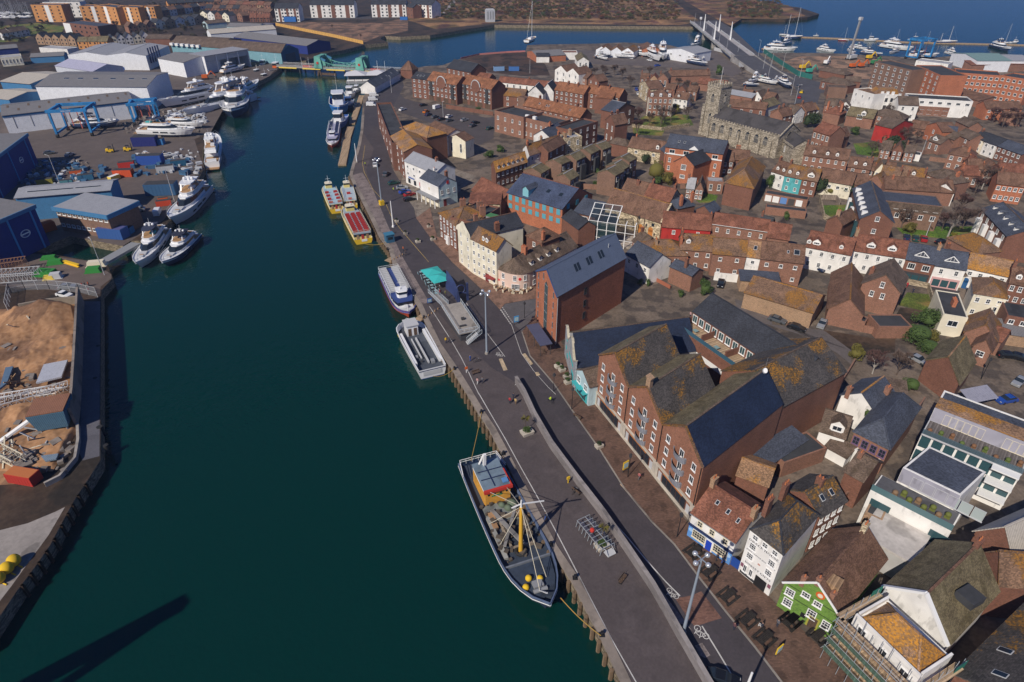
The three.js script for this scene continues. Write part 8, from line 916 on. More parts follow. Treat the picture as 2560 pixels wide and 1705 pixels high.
function post(k,x,y,h,label,cat='lamp post',hgt=0,grp='small street lamps') {const g=thing('street_lamp',label,cat,at(k,x,y,hgt),rnd()*6,grp);part(g,'post',nb().cyl(V(0,0,0),V(0,h,0),.09,.06,6),X_.black);part(g,'lantern',nb().prism([[-.22,.22],[.22,.22],[.22,-.22],[-.22,-.22]],h,h+.55,1.2).ball(V(0,h+.75,0),.16),X_.dark);return g;}
[['o',1490,200,5,'black heritage lamp before the brick gables'],['o',2125,965,5,'black heritage lamp near yellow notice'],['r',180,610,5,'black heritage lamp beside the blue pub'],['n',1950,1150,5,'black heritage lamp in the right hand lane'],['l',1725,700,4,'short lamp with red panel by the crossing'],['l',2055,1530,4,'short lamp with red panel by the planters'],['h',1420,1140,5,'black lamp before the stone hall doors'],['h',1495,1270,6,'tall black lamp on the museum forecourt']].forEach(a=>post(a[0],a[1],a[2],a[3],a[4],'lamp post',.02));
for (const [k,x,y,h,l] of [['j',1240,420,7,'white globe lamp by the red car'],['j',1765,470,7,'white globe lamp by the yellow shrub'],['d',1790,640,11,'road lamp at the bridge end'],['d',1940,740,11,'road lamp on approach road bend'],['d',2060,800,11,'road lamp beside the green hoarding'],['d',1550,650,11,'road lamp on the bridge ramp'],['d',1840,810,11,'road lamp by the yard hedge'],['d',1900,890,11,'road lamp above parked boats'],['d',2160,1080,11,'road lamp beside the green bin'],['d',2200,1200,11,'road lamp at the junction kerb'],['d',2260,880,11,'road lamp on the far side of junction'],['c',490,1330,8,'lamp in the car park'],['f',690,620,12,'floodlight mast by the long grey roof'],['f',1975,780,12,'floodlight mast beside largest yacht'],['K',1465,490,11,'leaning white pole at the dock corner'],['c',1470,830,10,'lamp at edge of old yard'],['b',2170,1050,9,'pole by the bridge house'],['A',455,920,10,'tall timber pole on the church lawn']]) {const g=thing('road_lamp',l,'lamp post',at(k,x,y),rr(0,6),'tall road lamps');part(g,'post',nb().cyl(V(0,0,0),V(0,h,0),.12,.07,6),X_.lgrey);part(g,'lamp_head',nb().bar(V(0,h,0),V(1.1,h+.2,0),.09).box(1.3,h+.22,0,.7,.16,.3),X_.lgrey);}
// picnic tables
const darkWood=M(.022,.018,.016,T.plank);
function picnic(k,x,y,turn,label) {const g=thing('picnic_table',label,'picnic table',at(k,x,y,.1).setY(.1),turn,'picnic tables outside the pubs');g.scale.set(1.2,1.1,1.25);for (let i=0;i<5;i++) part(g,'table_plank',nb().box(0,.75,(i - 2) * .17,2.3,.05,.15),darkWood);for (const z of [-.85,.85]) for (const q of [-.08,.08]) part(g,'bench_plank',nb().box(0,.45,z+q,2.3,.05,.14),darkWood);for (const s of [-.85,.85]) part(g,'trestle',nb().bar(V(s,0,-.75),V(s,.74,-.25),.1).bar(V(s,0,.75),V(s,.74,.25),.1).bar(V(s,.42,-.9),V(s,.42,.9),.1),darkWood);return g;}
const pt=-Math.atan2(1,1.35)+1.25;[['u',1480,325,'picnic table outside the blue pub door'],['u',1635,520,'picnic table between blue pub and lamp mast'],['u',1810,755,'picnic table outside the white shop house'],['u',2000,980,'picnic table with people sitting at it'],['u',2165,1165,'picnic table with standing person in grey']].forEach(([k,x,y,l])=>picnic(k,x,y,pt,l));picnic('r',1380,1530,pt,'brown picnic table against the green pub');picnic('s',330,1130,pt,'picnic table beside the green pub window');picnic('s',90,960,pt,'picnic table under the green pub wall');
// benches and quay bits
for (const [k,x,y,t,l] of [['u',800,580,.9,'dark bench on the open promenade'],['o',1560,290,2.4,'dark litter box on the brick footway'],['o',1545,1130,2.3,'bench beside the parked bicycle'],['l',1180,1330,.5,'bench near the walking couple']]) {const g=thing('promenade_bench',l,'bench',at(k,x,y,.1).setY(k === 'o' && y<500 ? .1 : .01),t);for (let i=0;i<4;i++) part(g,'slat',nb().box(0,.45,(i - 1.5) * .13,1.9,.05,.11),X_.woodD);for (let i=0;i<3;i++) part(g,'back_slat',nb().box(0,.6+i * .15,-.3,1.9,.11,.04),X_.woodD);for (const s of [-.8,.8]) part(g,'leg',nb().box(s,.23,0,.08,.45,.5),X_.black);}
{// blue notice boards, totem, hut
  const totem=(k,x,y,t,l,m,h=2.4,hg=.1)=>{const g=thing('notice_board',l,'notice board',at(k,x,y,hg),t);part(g,'panel',nb().box(0,h * .62,0,1.3,h * .7,.14),m);for (const s of [-.55,.55]) part(g,'leg',nb().box(s,h * .15,0,.1,h * .3,.1),X_.dark);part(g,'panel_print',nb().box(0,h * .62,.09,1.0,h * .45,.04),M(.35,.5,.55));};totem('l',1635,770,.4,'blue map totem by the street corner',X_.lblue);totem('l',655,545,.5,'blue notice board at the ramp foot',X_.blue,1.8,0);totem('u',2300,1300,.6,'yellow notice sign before the scaffolding',X_.yellow,2,.1);totem('o',2095,900,.6,'small yellow notice on a post',X_.yellow,2.6,.1);
  const p=at('g',880,1240),g=thing('ticket_hut','dark blue ticket hut on the upper quay','kiosk',p,.5);part(g,'hut_wall',nb().box(0,1.3,0,2.6,2.6,2.2),M(.03,.12,.22));part(g,'hut_roof',nb().box(0,2.7,0,3,.2,2.6),M(.04,.18,.3));part(g,'hut_hatch',nb().box(0,1.5,1.12,1.6,.9,.06),X_.glass);
  for (const [k,x,y,c,l] of [['l',1070,1320,0,'red and white lifebuoy post on the promenade'],['o',1450,1030,1,'yellow warning stand by the flood wall']]) {const q=thing('lifebuoy_stand',l,'lifebuoy',at(k,x,y),.5);part(q,'post',nb().box(0,.6,0,.14,1.2,.14),c?X_.yellow : X_.white);part(q,'housing',nb().box(0,1.25,0,.6,.6,.2),c?X_.yellow : X_.orange);}
}
function planter(k,x,y,label,hgt=0,m=leafG,s=1) {const g=thing('flower_planter',label,'planter',at(k,x,y,hgt).setY(hgt),.5,'planters');part(g,'tub',nb().prism([[-.7*s,.5*s],[.7*s,.5*s],[.7*s,-.5*s],[-.7*s,-.5*s]],0,.7,1.12),X_.stonel);const f=part(g,'plants',LEAF[1],m);f.scale.set(.75*s,.45,.6*s);f.position.y=.6;}
[['l',2105,1260,'white planter box by the wave front',.1],['l',2150,1300,'white planter box beside the entrance',.1],['l',2205,1380,'white planter box in front of turquoise shop',.1],['l',2215,1440,'larger white planter before turquoise shop',.1],['o',985,470,'round flower planter with red flowers on the promenade',0,leafG,1.6],['u',600,260,'leafy white planter against the flood wall',0,leafG,1.5],['o',1800,625,'dark bushy tub on the brick footway',.1,leafD,1],['g',1370,1225,'stone planter on the upper quay kerb',0],['g',1200,1250,'stone planter in the quay road',0],['g',960,1020,'dark shrub tub by the kerb line',0,leafD,.8],['g',1060,1160,'second dark shrub tub by the kerb line',0,leafD,.8],['g',1325,1080,'shrub tub on the forecourt',0,leafD,.8]].forEach(a=>planter(...a));
{const g=thing('cabbage_palm','slender brown topped palm in the promenade planter','plant',at('o',965,440),0,'promenade palms');const mk=(gg)=>{part(gg,'trunk',nb().cyl(V(0,0,0),V(0,3.2,0),.09,.07,6),barkM);const m=nb();for (let i=0;i<40;i++) {const a=i*2.4,e=rr(-.5,1);m.poly([V(0,3.2,0),V(Math.cos(a) * .6+.05,3.2+e * .6,Math.sin(a) * .6),V(Math.cos(a)*1.0,3.2+e * .5 - .2,Math.sin(a)*1.0)]);} part(gg,'fronds',m,leafO);};mk(g);const g2=thing('cabbage_palm','brown palm in the leafy planter by the pots','plant',at('u',600,200),0,'promenade palms');mk(g2);}
{// stack of lobster pots and rails beside the flood wall
  const A=at('u',330,60),B=at('u',560,340),d=B.clone().sub(A),g=thing('lobster_pot_rack','grey steel frame sculpture of racks and pots by the flood wall','rack',A.clone().add(B).multiplyScalar(.5).add(V(1.6,0,-.6)),Math.atan2(-d.z,d.x)),L=d.length();for (let i=0;i<6;i++) part(g,'long_rail',nb().bar(V(-L/2,.5+(i % 3) * .5,(i - 2.5) * .55),V(L/2,.5+(i % 3) * .5,(i - 2.5) * .55),.09),X_.galv);for (let i=0;i<9;i++) part(g,'cross_frame',nb().bar(V((i/8 - .5)*L,0,-1.5),V((i/8 - .5)*L,1.5,-1.2),.08).bar(V((i/8 - .5)*L,1.5,-1.2),V((i/8 - .5)*L,1.5,1.2),.08).bar(V((i/8 - .5)*L,1.5,1.2),V((i/8 - .5)*L,0,1.5),.08),X_.galv);part(g,'end_trolley',nb().box(L/2+.6,.5,0,1.2,.1,1.6).bar(V(L/2,1.2,-.7),V(L/2+1.2,.6,-.7),.08).bar(V(L/2,1.2,.7),V(L/2+1.2,.6,.7),.08),X_.lgrey);part(g,'red_float',nb().ball(V(-.2,1.9,.6),.4,1.3),X_.red);}
{// raised viewing deck with ramp, stair and tall blue steel fin
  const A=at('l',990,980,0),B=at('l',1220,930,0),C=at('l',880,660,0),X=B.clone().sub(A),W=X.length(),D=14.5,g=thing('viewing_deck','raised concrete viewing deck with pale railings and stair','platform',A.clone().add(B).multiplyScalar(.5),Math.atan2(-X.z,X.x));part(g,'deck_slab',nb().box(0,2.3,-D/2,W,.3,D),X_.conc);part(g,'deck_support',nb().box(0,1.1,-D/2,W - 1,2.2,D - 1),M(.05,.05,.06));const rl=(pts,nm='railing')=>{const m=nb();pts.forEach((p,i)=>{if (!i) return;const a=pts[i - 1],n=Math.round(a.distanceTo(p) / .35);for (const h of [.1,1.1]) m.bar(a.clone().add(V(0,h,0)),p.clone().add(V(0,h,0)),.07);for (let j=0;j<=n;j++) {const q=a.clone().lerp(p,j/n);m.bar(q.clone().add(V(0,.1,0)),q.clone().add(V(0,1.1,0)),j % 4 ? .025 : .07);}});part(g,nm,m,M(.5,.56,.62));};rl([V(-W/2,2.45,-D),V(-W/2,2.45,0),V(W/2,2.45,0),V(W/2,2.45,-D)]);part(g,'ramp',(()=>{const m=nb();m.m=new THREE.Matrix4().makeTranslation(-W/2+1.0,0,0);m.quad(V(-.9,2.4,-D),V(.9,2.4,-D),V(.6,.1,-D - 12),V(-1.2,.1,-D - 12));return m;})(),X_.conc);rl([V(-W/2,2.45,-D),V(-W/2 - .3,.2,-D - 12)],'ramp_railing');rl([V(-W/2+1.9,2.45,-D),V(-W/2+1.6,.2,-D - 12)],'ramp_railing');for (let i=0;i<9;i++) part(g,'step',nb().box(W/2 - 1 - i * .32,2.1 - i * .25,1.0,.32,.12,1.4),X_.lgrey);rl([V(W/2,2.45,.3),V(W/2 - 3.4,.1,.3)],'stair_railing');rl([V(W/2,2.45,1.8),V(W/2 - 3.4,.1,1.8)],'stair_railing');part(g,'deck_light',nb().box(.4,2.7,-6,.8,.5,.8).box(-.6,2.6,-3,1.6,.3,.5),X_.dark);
  const s=thing('blue_steel_fin','tall curved blue steel fin sculpture with stairs behind the deck','sculpture',at('l',900,470),g.rotation.y),bm=M(.035,.052,.15,T.mott,{roughness: .5,side: 2}),m=nb();for (let i=0;i<10;i++) {const f=t=>[t*11 - 5.5,Math.sin(t*3) * .8],a=i/10,e=(i+1)/10,[z0,x0]=f(a),[z1,x1]=f(e),h0=5.6 - a*3.6,h1=5.6 - e*3.6;m.quad(V(x0,0,z0),V(x1,0,z1),V(x1+.6,h1,z1),V(x0+.6,h0,z0)).quad(V(x0+1,0,z0),V(x1+1,0,z1),V(x1+.6,h1,z1),V(x0+.6,h0,z0));} part(s,'fin',m,bm);part(s,'wheel_ring',new THREE.TorusGeometry(1.2,.16,6,18).translate(2.4,2.6,1),bm);part(s,'column',nb().box(3.6,2.6,3,.5,5.2,.5).bar(V(1.5,.4,-2),V(3.6,2.2,3),.3),bm);
  for (let i=0;i<2;i++) {const p=at('l',690+i*75,270+i*70),q=thing('turquoise_parasol',i ? 'turquoise square parasol beside the blue fin' : 'turquoise square parasol nearest the terrace tables','parasol',p,.5,'turquoise parasols');part(q,'pole',nb().cyl(V(0,0,0),V(0,3.2,0),.06,.06,6),X_.white);const c=nb(),w=2.6;for (let j=0;j<4;j++) {const a=[[-w,w],[w,w],[w,-w],[-w,-w]],e=a[j],f=a[(j+1) % 4];c.poly([V(e[0],2.6,e[1]),V(f[0],2.6,f[1]),V(0,3.5,0)]);} part(q,'canopy',c,M(.04,.45,.44,null,{side: 2}));}
  for (let i=0;i<9;i++) {const p=at('l',555+i*22+(i % 2)*12,205+i*30),q=thing('cafe_table','small pale blue cafe table set along the quay terrace','table',p,.6,'cafe tables on the quay');part(q,'table_top',nb().box(0,.74,0,.8,.05,.8),M(.25,.4,.45));part(q,'pedestal',nb().box(0,.36,0,.1,.72,.1).box(0,.03,0,.5,.05,.5),X_.dark);for (const s2 of [-1,1]) part(q,'seat',nb().box(s2 * .8,.42,0,.42,.06,.42).box(s2*1.0,.7,0,.05,.55,.42).box(s2 * .8,.2,0,.36,.4,.05),M(.2,.3,.35));}
  for (let i=0;i<12;i++) {const p=at('E',300+i*38,800+i*8+(i % 2)*26 - Math.max(0,i - 7)*16,.1),q=thing('pub_table','small wooden pub table outside the pink corner','table',p,rnd()*3,'tables outside the pink pub');part(q,'table_top',nb().box(0,.74,0,.9,.06,.7),X_.wood);part(q,'leg',nb().box(0,.36,0,.1,.72,.1),X_.dark);for (const s2 of [-1,1]) part(q,'chair',nb().box(s2 * .8,.44,0,.42,.05,.42).box(s2 * .98,.7,0,.05,.5,.42).box(s2 * .8,.22,0,.34,.42,.3),X_.cream);}
}
// timber fender piles along the near quay, bollards
{const q=scene.getObjectByName('quay_wall'),E=townEdge.slice(1,24);let acc=0;for (let i=0;i<E.length - 1;i++) {const a=E[i],c=E[i+1],L=a.distanceTo(c);while (acc<L) {const p=a.clone().lerp(c,acc/L),t=c.clone().sub(a).normalize(),o=V(t.z,0,-t.x).multiplyScalar(.42);const m=part(q,'fender_pile',cached('pile'+(Math.floor(acc*7) % 3),()=>nb().cyl(V(0,SEA - 1.5,0),V(0,-.25,0),.36,.34,8).geo()),pileMat);m.position.set(p.x+o.x,rr(-.15,.15),p.z+o.z);acc += 2.1;} acc -= L;}
  for (const [k,x,y] of [['u',600,1110],['o',470,230],['u',105,240],['l',935,1280],['o',720,700],['u',340,560],['l',590,700],['g',860,1330]]) {const p=at(k,x,y,.1),m=nb().cyl(V(0,0,0),V(0,.55,0),.2,.16,10).cyl(V(0,.5,0),V(0,.68,0),.27,.25,10).box(0,.02,0,.8,.06,.8);const o=solo('mooring_bollard',m,X_.black,'black iron mooring bollard on the quay coping','bollard','mooring bollards');o.position.copy(p);}}
{// landing stages of timber below the quay edge
  for (const [k,x,y,l] of [['g',920,1400,'timber landing steps below the ticket hut'],['l',590,640,'timber fendered landing between cruise boat and ferry']]) {const g=thing('landing_stage',l,'jetty',at(k,x,y,0).setY(0),1.0);for (let i=0;i<12;i++) part(g,'deck_plank',nb().box((i - 5.5) * .6,-.25,.8,.5,.12,2.4),X_.deck);for (let i=0;i<6;i++) part(g,'pile',nb().cyl(V((i - 2.5)*1.3,SEA - 1,2),V((i - 2.5)*1.3,.4,2),.2,.2,7),X_.wood);part(g,'rubbing_beam',nb().box(0,-.7,2.15,8,.3,.3),X_.woodD);}}
// ---------------------------------------------------------------- west quay: sand yard, scrap, shipyard clutter
{const w=px('k',[545,150,538,400,530,620,520,830,505,960]);wallThing('yard_wall',w,.5,4.8,M(.24,.20,.17,T.mott,{side: 2}),'tall concrete yard wall between sand yard and west quay road');
  wallThing('yard_end_wall',px('k',[140,205,330,170,545,150]),.5,2.2,M(.30,.25,.20,T.mott,{side: 2}),'lower concrete wall at the top of the sand yard');wallThing('curved_yard_kerb',px('k',[515,960,520,1060,500,1180,400,1300,300,1350]),.5,1.0,X_.conc,'curved concrete kerb around the sand yard corner');
  {const nx=70,ny=100,p=[],idx=[],uv=[],h1=at('k',310,230);for (let j=0;j<=ny;j++) for (let i=0;i<=nx;i++) {const y=190+1060*j/ny,xr=y<980?524 - y * .012 : 512 - (y - 980) * .62,W=at('k',-120+(xr+120)*i/nx,y),d1=W.distanceTo(h1),ed=Math.min(1,(nx - i)/3,i/3)*Math.min(1,j/3,(ny - j)/3),n=(a,f)=>fbm(((W.x+900)/a) % 1,((W.z+900)/a) % 1,f,5);p.push(W.x,.03+ed*(Math.max(0,4.4 - d1 * .40)+3.2*Math.pow(n(60,7),2.2)+1.2*Math.max(0,n(22,9) - .5)),W.z);uv.push(W.x,W.z);if (i<nx&&j<ny) {const a=j*(nx+1)+i;idx.push(a,a+nx+1,a+1,a+1,a+nx+1,a+nx+2);}} const g0=new THREE.BufferGeometry();g0.setAttribute('position',new THREE.Float32BufferAttribute(p,3));g0.setAttribute('uv',new THREE.Float32BufferAttribute(uv,2));g0.setIndex(idx);g0.computeVertexNormals();tag(part(scene,'sand_heap',g0,DS(M(.56,.50,.45,T.sand))),'uneven heaps of orange sand in the west yard','sand',null,'stuff');}
  const truss=(k,x0,y0,x1,y1,w,h,label,m=X_.lgrey,n=10)=>{const A=at(k,x0,y0),B=at(k,x1,y1),d=B.clone().sub(A),L=d.length(),g=thing('lattice_girder',label,'girder',A.clone().add(B).multiplyScalar(.5).setY(1.0),Math.atan2(-d.z,d.x),'lattice girders');for (const z of [-w/2,w/2]) for (const y of [0,h]) part(g,'chord',nb().bar(V(-L/2,y,z),V(L/2,y,z),.16),m);const q=nb();for (let i=0;i<n;i++) for (const z of [-w/2,w/2]) q.bar(V((i/n - .5)*L,0,z),V(((i+.5)/n - .5)*L,h,z),.09).bar(V(((i+.5)/n - .5)*L,h,z),V(((i+1)/n - .5)*L,0,z),.09);for (let i=0;i<=n;i++) q.bar(V((i/n - .5)*L,h,-w/2),V((i/n - .5)*L,h,w/2),.09);part(g,'lacing',q,m);};truss('k',-40,880,470,740,2.4,1.6,'long white lattice girder across the sand yard');truss('k',-40,820,440,740,1.4,1.2,'narrower white lattice girder behind the long one',X_.white);truss('K',-60,610,580,560,4,2.4,'grey lattice crane section in the scrap yard',X_.lgrey);truss('K',-60,500,420,430,3,3,'rusty lattice crane section in the scrap yard',M(.3,.16,.1));truss('k',0,1150,150,1230,2,1.6,'pale timber frame girder lying on the sand',X_.cream,5);
  const frame=(k,x,y,s,label,m)=>{const g=thing('timber_frame',label,'frame',at(k,x,y),rnd()*3,'scrap timber frames');for (let i=0;i<7;i++) part(g,'timber',nb().bar(V(rr(-s,s),.3,rr(-s,s)),V(rr(-s,s),rr(.4,s * .9),rr(-s,s)),.22),m);};frame('k',150,320,4,'tangle of pale timbers on the sand slope',X_.cream);frame('k',80,1140,4,'tangle of bleached beams near the red skip',X_.cream);frame('k',230,1080,4,'tangle of grey steel below the hopper',X_.lgrey);frame('k',90,700,3,'tangle of yellowed timbers by blue sheet',X_.wood);
  const slab=(k,pts,y,t,m,label,nm='roof_sheet')=>{const q=px(k,pts,y),c=q.reduce((a,v)=>a.add(v),V(0,0,0)).multiplyScalar(1/q.length),mb=nb(),L=q.map(v=>v.clone().sub(c).setY(0));mb.poly(L.map(v=>v.clone().setY(t)));L.forEach((v,i)=>{const e=L[(i+1) % L.length];mb.quad(v,e,e.clone().setY(t),v.clone().setY(t));});const o=solo(nm,mb,DS(m),label,'sheet','loose sheets in the yard');o.position.copy(c);};slab('k',[290,560,445,530,405,640,240,680],1.6,.4,M(.42,.44,.5,T.ribs),'big corrugated grey roof sheet lying on sand');slab('k',[40,580,90,572,50,680,0,720],1.5,.4,M(.10,.17,.26,T.ribs),'blue corrugated sheet at the sand edge');slab('k',[270,1155,385,1140,370,1175,300,1190],1,.3,M(.18,.24,.30,T.ribs),'small grey sheet beneath the hopper');
  {const g=thing('steel_hopper','blue striped steel hopper with rusty cover in the sand yard','hopper',at('k',390,960),.3);part(g,'hopper_body',nb().prism([[-2.6,2.4],[2.6,2.4],[2.6,-2.4],[-2.6,-2.4]],1.5,5.5,1.25),M(.07,.16,.24,T.ribs));part(g,'hopper_cover',nb().box(0,5.7,0,6.4,.2,5.8),M(.26,.12,.07,T.ribs));for (const x of [-2,2]) for (const z of [-2,2]) part(g,'leg',nb().bar(V(x*1.2,0,z*1.2),V(x,2,z),.25),X_.grey);part(g,'conveyor',nb().bar(V(-3,4,1),V(-10,.6,3),1,.4),X_.white);}
  const skip=(k,x,y,m,label,s=1,t=.4,inner=X_.dark)=>{const g=thing('steel_container',label,'container',at(k,x,y),t,'yard containers');part(g,'container_body',nb().box(0,1.1*s,0,5.4*s,2.1*s,2.3*s),m);part(g,'container_ribs',(()=>{const q=nb();for (let i=0;i<9;i++) q.box((i/8 - .5)*5.2*s,1.1*s,0,.14,2*s,2.36*s);return q;})(),m);part(g,'container_top',nb().box(0,2.18*s,0,5.2*s,.06,2.1*s),inner);};
  skip('k',170,1310,M(.45,.03,.02),'red and orange open skip full of scrap',1,-.2,M(.5,.16,.05));skip('f',1440,400,X_.red,'red container beside the blue pipes',1.1);skip('f',1410,500,M(.6,.08,.02),'orange red container with white lettering',1.3,.1);skip('f',1300,540,X_.yel2,'small yellow topped container by the hall roof',.8,1.2,X_.white);skip('f',1660,150,M(.012,.02,.16),'long navy container under the shrouded yacht',1.9,.1);skip('f',1780,140,M(.03,.17,.42),'pale blue container at the navy one',1.2,.1);skip('f',1720,360,M(.02,.08,.36),'stack of blue pipes and sheets by the quay',1.8,.1);skip('f',2030,380,M(.01,.10,.20),'teal tank container near the quay',1.1);skip('f',1880,450,X_.lgrey,'grey generator box on the quay',1.2);skip('f',1300,1190,M(.03,.10,.32),'blue cabin at the dock edge',1.6,-.15,M(.08,.09,.25));skip('f',1420,1140,M(.02,.15,.35),'bright blue cabin beside the dock',1,-.1);skip('f',1850,700,M(.03,.10,.22),'long dark blue container by the mooring',2,.1);skip('f',1860,830,M(.55,.06,.02),'orange red plant near the white truck',.9);skip('f',1850,780,X_.orange,'orange tank on the quay',.6);skip('f',870,480,M(.55,.1,.02),'small orange skip in the shaded clutter',.8);skip('f',520,590,M(.3,.26,.04),'mustard container behind the long roof',1);skip('f',980,540,M(.03,.14,.26),'blue boat shaped tank behind the roof',1);skip('f',760,590,M(.08,.25,.3),'teal crate stack behind the roof',.8);skip('b',1030,245,M(.03,.16,.5),'bright blue containers on the cleared ground',2.2,0);skip('b',2100,190,M(.5,.45,.25),'cream container row on the cleared ground',2.6,0);skip('b',2310,225,M(.03,.16,.5),'blue container with white end',1.4,0);skip('c',1290,800,M(.05,.16,.45),'blue container in the old yard',1.3,0);skip('c',1120,800,M(.2,.35,.6),'pale blue container in the old yard',1.3,.2);
  skip('f',500,1130,M(.55,.10,.015),'big orange steel frame by navy hall',1.3,.9,M(.5,.1,.02));
  for (const [k,x,y,l] of [['f',1250,230,'yellow forklift beside its twin'],['f',1450,215,'yellow forklift nearest the navy container']]) {const g=thing('forklift_truck',l,'forklift',at(k,x,y),.3,'yellow forklifts');part(g,'chassis',nb().box(0,.8,0,3,1,1.6).prism([[-1.5,.7],[-.4,.7],[-.4,-.7],[-1.5,-.7]],1.3,1.7,.9,-1),X_.yellow);part(g,'cab_guard',nb().box(.1,2.4,0,1.4,.1,1.4).bar(V(-.5,1.2,.6),V(-.5,2.4,.6),.1).bar(V(-.5,1.2,-.6),V(-.5,2.4,-.6),.1).bar(V(.7,1.2,.6),V(.7,2.4,.6),.1).bar(V(.7,1.2,-.6),V(.7,2.4,-.6),.1),X_.black);part(g,'mast',nb().box(1.7,1.8,.4,.15,3.4,.15).box(1.7,1.8,-.4,.15,3.4,.15),X_.dark);for (const a of [-1,1]) for (const z of [-.8,.8]) part(g,'wheel',nb().cyl(V(a,.4,z - .12),V(a,.4,z+.12),.42,.42,10),X_.rubber);part(g,'fork',nb().box(2.3,.2,.35,1.2,.08,.14).box(2.3,.2,-.35,1.2,.08,.14),X_.dark);}
  const plate=(k,x,y,w,d,m,label,h=.9,t=.3)=>{const g=thing('green_plant_part',label,'machine part',at(k,x,y),t,'green plant parts');part(g,'casing',nb().prism([[-w/2,d/2],[w/2,d/2],[w/2,-d/2],[-w/2,-d/2]],.1,h,.85),m);part(g,'frame',nb().box(0,.1,0,w+.6,.15,d+.3),m);};const gm=M(.025,.22,.035);plate('K',690,260,4,1.8,gm,'green machine casing by the dock rail');plate('K',780,330,4,2,gm,'rounded green casing beside the yellow beam',1.2);plate('K',650,490,6,3,gm,'largest green casing in the scrap yard',1.6,-.1);plate('K',1320,440,4,2.4,gm,'open green frame at the dock corner',1.4,.2);plate('K',1360,360,5,2,X_.cream,'cream tank at the dock corner',1.6,.2);{const A=at('K',910,325),B=at('K',1110,385),d=B.clone().sub(A);const g=thing('yellow_beam','yellow steel beam lying by the dock','beam',A.clone().add(B).multiplyScalar(.5),Math.atan2(-d.z,d.x));part(g,'flange',nb().box(0,.2,0,d.length(),.1,.9).box(0,.9,0,d.length(),.1,.9),X_.yellow);part(g,'web',nb().box(0,.55,0,d.length(),.7,.12),X_.yellow);}
  plate('K',690,550,2.6,1.4,X_.yel2,'yellow cab panel beside the grey box',1.2);plate('K',790,530,3,2,X_.lgrey,'grey box beside the yellow cab panel',1.6);
  {const g=thing('mesh_fence','tall mesh fence between scrap yard and sand yard','fence',at('K',360,720),0),pts=px('K',[120,1000,160,740,360,700,700,690,1130,740,1370,800]);pts.forEach((p,i)=>{p.sub(g.position);if (!i) return;const a=pts[i - 1],n=Math.max(1,Math.round(a.distanceTo(p)/3));for (let j=0;j<=n;j++) {const q=a.clone().lerp(p,j/n);part(g,'post',nb().bar(q,q.clone().add(V(0,3,0)),.1),X_.lgrey);} part(g,'mesh_panel',nb().quad(a,p,p.clone().add(V(0,2.9,0)),a.clone().add(V(0,2.9,0))),M(.28,.30,.33,T.ribs,{transparent: true,opacity: .35,side: 2}));for (const h of [1.5,2.95]) part(g,'rail',nb().bar(a.clone().add(V(0,h,0)),p.clone().add(V(0,h,0)),.06),X_.lgrey);});}
  for (const [x,y] of [[140,555],[80,620],[5,705]]) {const p=at('v',x,y),o=solo('yellow_buoy',nb().ball(V(0,1.0,0),1.0,1,3).cyl(V(.6,.1,.3),V(1.4,.1,.6),.12,.12,6),X_.yellow,'round yellow mooring buoy on the west quay slab','buoy','yellow mooring buoys');o.position.copy(p);}
  for (const [x,y,s] of [[650,960,1],[690,1080,.8],[640,430,.7],[620,640,.7]]) {const p=at('k',x,y),o=solo('rubber_fender',nb().cyl(V(0,-2.2,0),V(0,.1,0),.6*s,.6*s,10),X_.rubber,'black rubber fender hanging on the west quay','fender','rubber fenders');o.position.copy(p);}
  for (let i=0;i<26;i++) {const a=westEdge[2+(i >> 1) % 5],c=westEdge[3+(i >> 1) % 5],p=a.clone().lerp(c,(i % 2) * .5+.2),o=part(scene.getObjectByName('west_quay_wall'),'timber_fender',cached('tf',()=>nb().box(0,-1.5,0,.45,3.2,.45).geo()),X_.woodD);o.position.copy(p);o.position.x += .2;}
  // mobile harbour crane standing beyond the frame: its jib and stay throw the long shadows on the water
  const g=thing('harbour_crane','mobile harbour crane whose jib shadows the water','crane',V(-103,0,-14),0),tip=V(28,31,-14);part(g,'crane_base',nb().box(0,1.4,0,9,2.4,6),X_.blue);part(g,'crane_tower',nb().box(0,9,0,3,14,3),X_.blue);part(g,'crane_cab',nb().box(1.6,12,2.2,2.4,2.6,1.8),X_.white);part(g,'jib',nb().bar(V(0,8,0),tip,2.2,2.2),X_.blue);part(g,'stay',nb().bar(V(4,22,12),tip,1.5,1.5).bar(V(0,15,0),V(4,22,12),1.2),X_.blue);
}
{// shipyard clutter on the hard, boats on trailers, drums: small loose things nobody could count
  const m=nb();for (let i=0;i<380;i++) {const p=i % 3===0?at('f',rr(250,1000),rr(330,480)) : i % 3===1?at('a',rr(1400,2300),rr(1250,1560)) : at('k',rr(0,480),rr(420,1300)),s=rr(.3,1.3);m.box(p.x,s * .4,p.z,s*rr(.6,2),s * .8,s*rr(.5,1.4),rnd()*3);} solo('yard_debris',m,M(.22,.19,.17,T.mott),'loose grey debris and crates strewn over the yards','debris',null,'stuff');const m2=nb();for (let i=0;i<230;i++) {const p=i % 4===3?at('f',rr(1900,2260),rr(200,480)) : i % 2?at('f',rr(250,1000),rr(330,600)) : at('a',rr(1900,2350),rr(1250,1400)),s=rr(.4,1.4);m2.box(p.x,s * .4,p.z,s*rr(.8,2.4),s * .8,s*rr(.6,1.2),rnd()*3);} solo('pale_yard_clutter',m2,M(.5,.52,.56,T.mott),'loose pale crates and mouldings around the boat halls','debris',null,'stuff');}
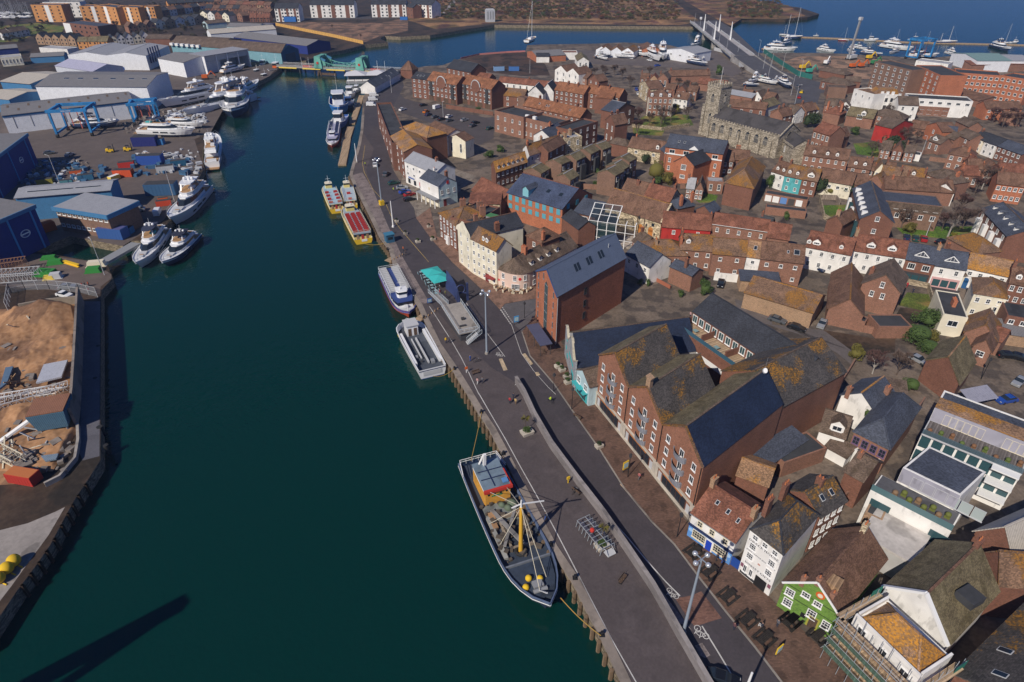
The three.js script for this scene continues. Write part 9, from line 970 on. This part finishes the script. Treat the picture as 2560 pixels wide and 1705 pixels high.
{const m=nb();for (let i=0;i<120;i++) {const p=i % 2?at('f',rr(100,1200),rr(350,620)) : at('f',rr(1500,2150),rr(300,500)),s=rr(.5,1.6);m.box(p.x,s * .5,p.z,s*rr(1,2.6),s,s,rnd()*3);} solo('blue_yard_clutter',m,M(.04,.12,.24,T.mott),'loose blue drums and sheets around the boat halls','debris',null,'stuff');}
{// green hoarding, yellow hoarding, crawler crane, diggers on the building site
  const hoard=(k,list,m,h,label)=>{const P=px(k,list),g=thing('site_hoarding',label,'fence',P[0].clone());P.forEach((p,i)=>{if (!i) return;const a=P[i - 1].clone().sub(g.position),c=p.clone().sub(g.position),n=Math.max(1,Math.round(a.distanceTo(c)/6));for (let j=0;j<n;j++) {const u=a.clone().lerp(c,j/n),w=a.clone().lerp(c,(j+.97)/n);part(g,'panel',nb().bar(u.setY(h/2),w.setY(h/2),.12,h),m);}});};hoard('d',[1850,600,2100,770,2240,860,2400,900],M(.02,.16,.14),3,'dark green hoarding along the approach road');hoard('b',[860,290,1150,350,1500,420,1850,500],M(.60,.36,.10,T.plank),2.6,'orange timber hoarding along the cleared ground');hoard('d',[1290,570,1400,600,1620,790],X_.lgrey,2.4,'grey steel fence beside the bridge ramp');hoard('c',[690,668,900,622,1200,598,1420,588],M(.55,.2,.18),1.1,'red and white barrier along the old yard shore');hoard('n',[520,640,800,700,980,740],W_.bp,2,'brick wall ruin along the rear yard');hoard('c',[520,1225,1060,1310],W_.br,2,'brick boundary wall of the car park');
  const g=thing('crawler_crane','tall grey lattice piling rig on the building site','crane',at('e',505,630),.5);part(g,'rig_mast',nb().bar(V(0,1,0),V(2,27,0),1.2),X_.grey);part(g,'rig_head',nb().box(2,27,0,2.4,2,2),X_.lgrey);part(g,'rig_body',nb().box(3.5,2,0,7,2.6,3.4),X_.lgrey);part(g,'crawler_track',nb().box(3,.6,2,7,1.2,.9).box(3,.6,-2,7,1.2,.9),X_.rubber);
  const digger=(k,x,y,m,label,t=.3)=>{const q=thing('excavator',label,'excavator',at(k,x,y),t,'site excavators');part(q,'cab',nb().box(0,2,0,3.4,1.8,2.6),m);part(q,'track',nb().box(0,.5,1.1,4,1,.7).box(0,.5,-1.1,4,1,.7),X_.rubber);part(q,'boom',nb().bar(V(1.4,2,0),V(4.4,5,0),.6).bar(V(4.4,5,0),V(6.6,2,0),.45),m);part(q,'bucket',nb().box(6.6,1.4,0,1,1.1,1.3),X_.dark);};digger('e',720,625,X_.yellow,'yellow excavator near the harbour yachts');digger('e',270,680,X_.white,'white and red mixer plant on the site',.8);digger('e',545,715,X_.orange,'orange dumper beside its twin');digger('e',635,710,X_.orange,'orange dumper nearest the brown tower');digger('e',90,770,M(.05,.4,.3),'green excavator behind the hoarding');digger('e',20,730,X_.yellow,'yellow excavator behind the hoarding');digger('b',60,900,X_.orange,'orange loader by the west moorings');digger('e',770,680,X_.green,'small green machine beside brown tower');
}
{// garden and boundary walls that divide the yards of the old town, ivy and all
  const gw=(k,list,h,m,label)=>wallThing('garden_wall',px(k,list),.3,h,m,label);const bw=M(.24,.14,.10,T.brick,{side: 2}),sw=M(.30,.26,.21,T.stone,{side: 2}),fw2=M(.26,.22,.19,T.plank,{side: 2});gw('i',[1240,760,1400,770,1440,830],1.8,fw2,'grey plank fence at the top of the garden lawn');gw('i',[1215,770,1260,980,1430,1080],1.8,sw,'dark stone garden wall beside the lawn');gw('n',[760,1010,700,1110,640,1200],1.6,bw,'low brick wall at the range corner');gw('q',[930,1000,1060,800,1200,600,1330,400],3.2,bw,'tall weathered brick wall beside the white flats');gw('r',[1350,940,1500,700,1700,480,1950,260,2240,20],3.0,bw,'long broken party wall with patches of white render');gw('j',[980,940,1260,1000,1290,1100,1330,1240],1.6,sw,'old stone garden wall with dry ivy');gw('A',[0,900,280,880,460,860,820,830],1.8,bw,'long brick garden wall east of the church');gw('A',[560,930,800,960,1000,960],1.8,bw,'brick wall behind the grey corner house');gw('i',[1880,300,2100,280,2300,300],2,bw,'brick churchyard wall by the pole');gw('h',[1900,640,2080,640,2200,680],2,bw,'brick garden wall beside olive tree');gw('h',[780,640,1040,660],2,bw,'orange topped wall behind the museum');gw('d',[360,1440,700,1480,1010,1430],1.6,sw,'churchyard stone wall');gw('m',[1600,270,1880,300],2.4,W_.wh,'peeling white wall behind the black car');gw('m',[890,250,1110,370],1,M(.35,.12,.07,null,{side: 2}),'terracotta planter wall in the rear yard');}
renderer.render(scene,camera);
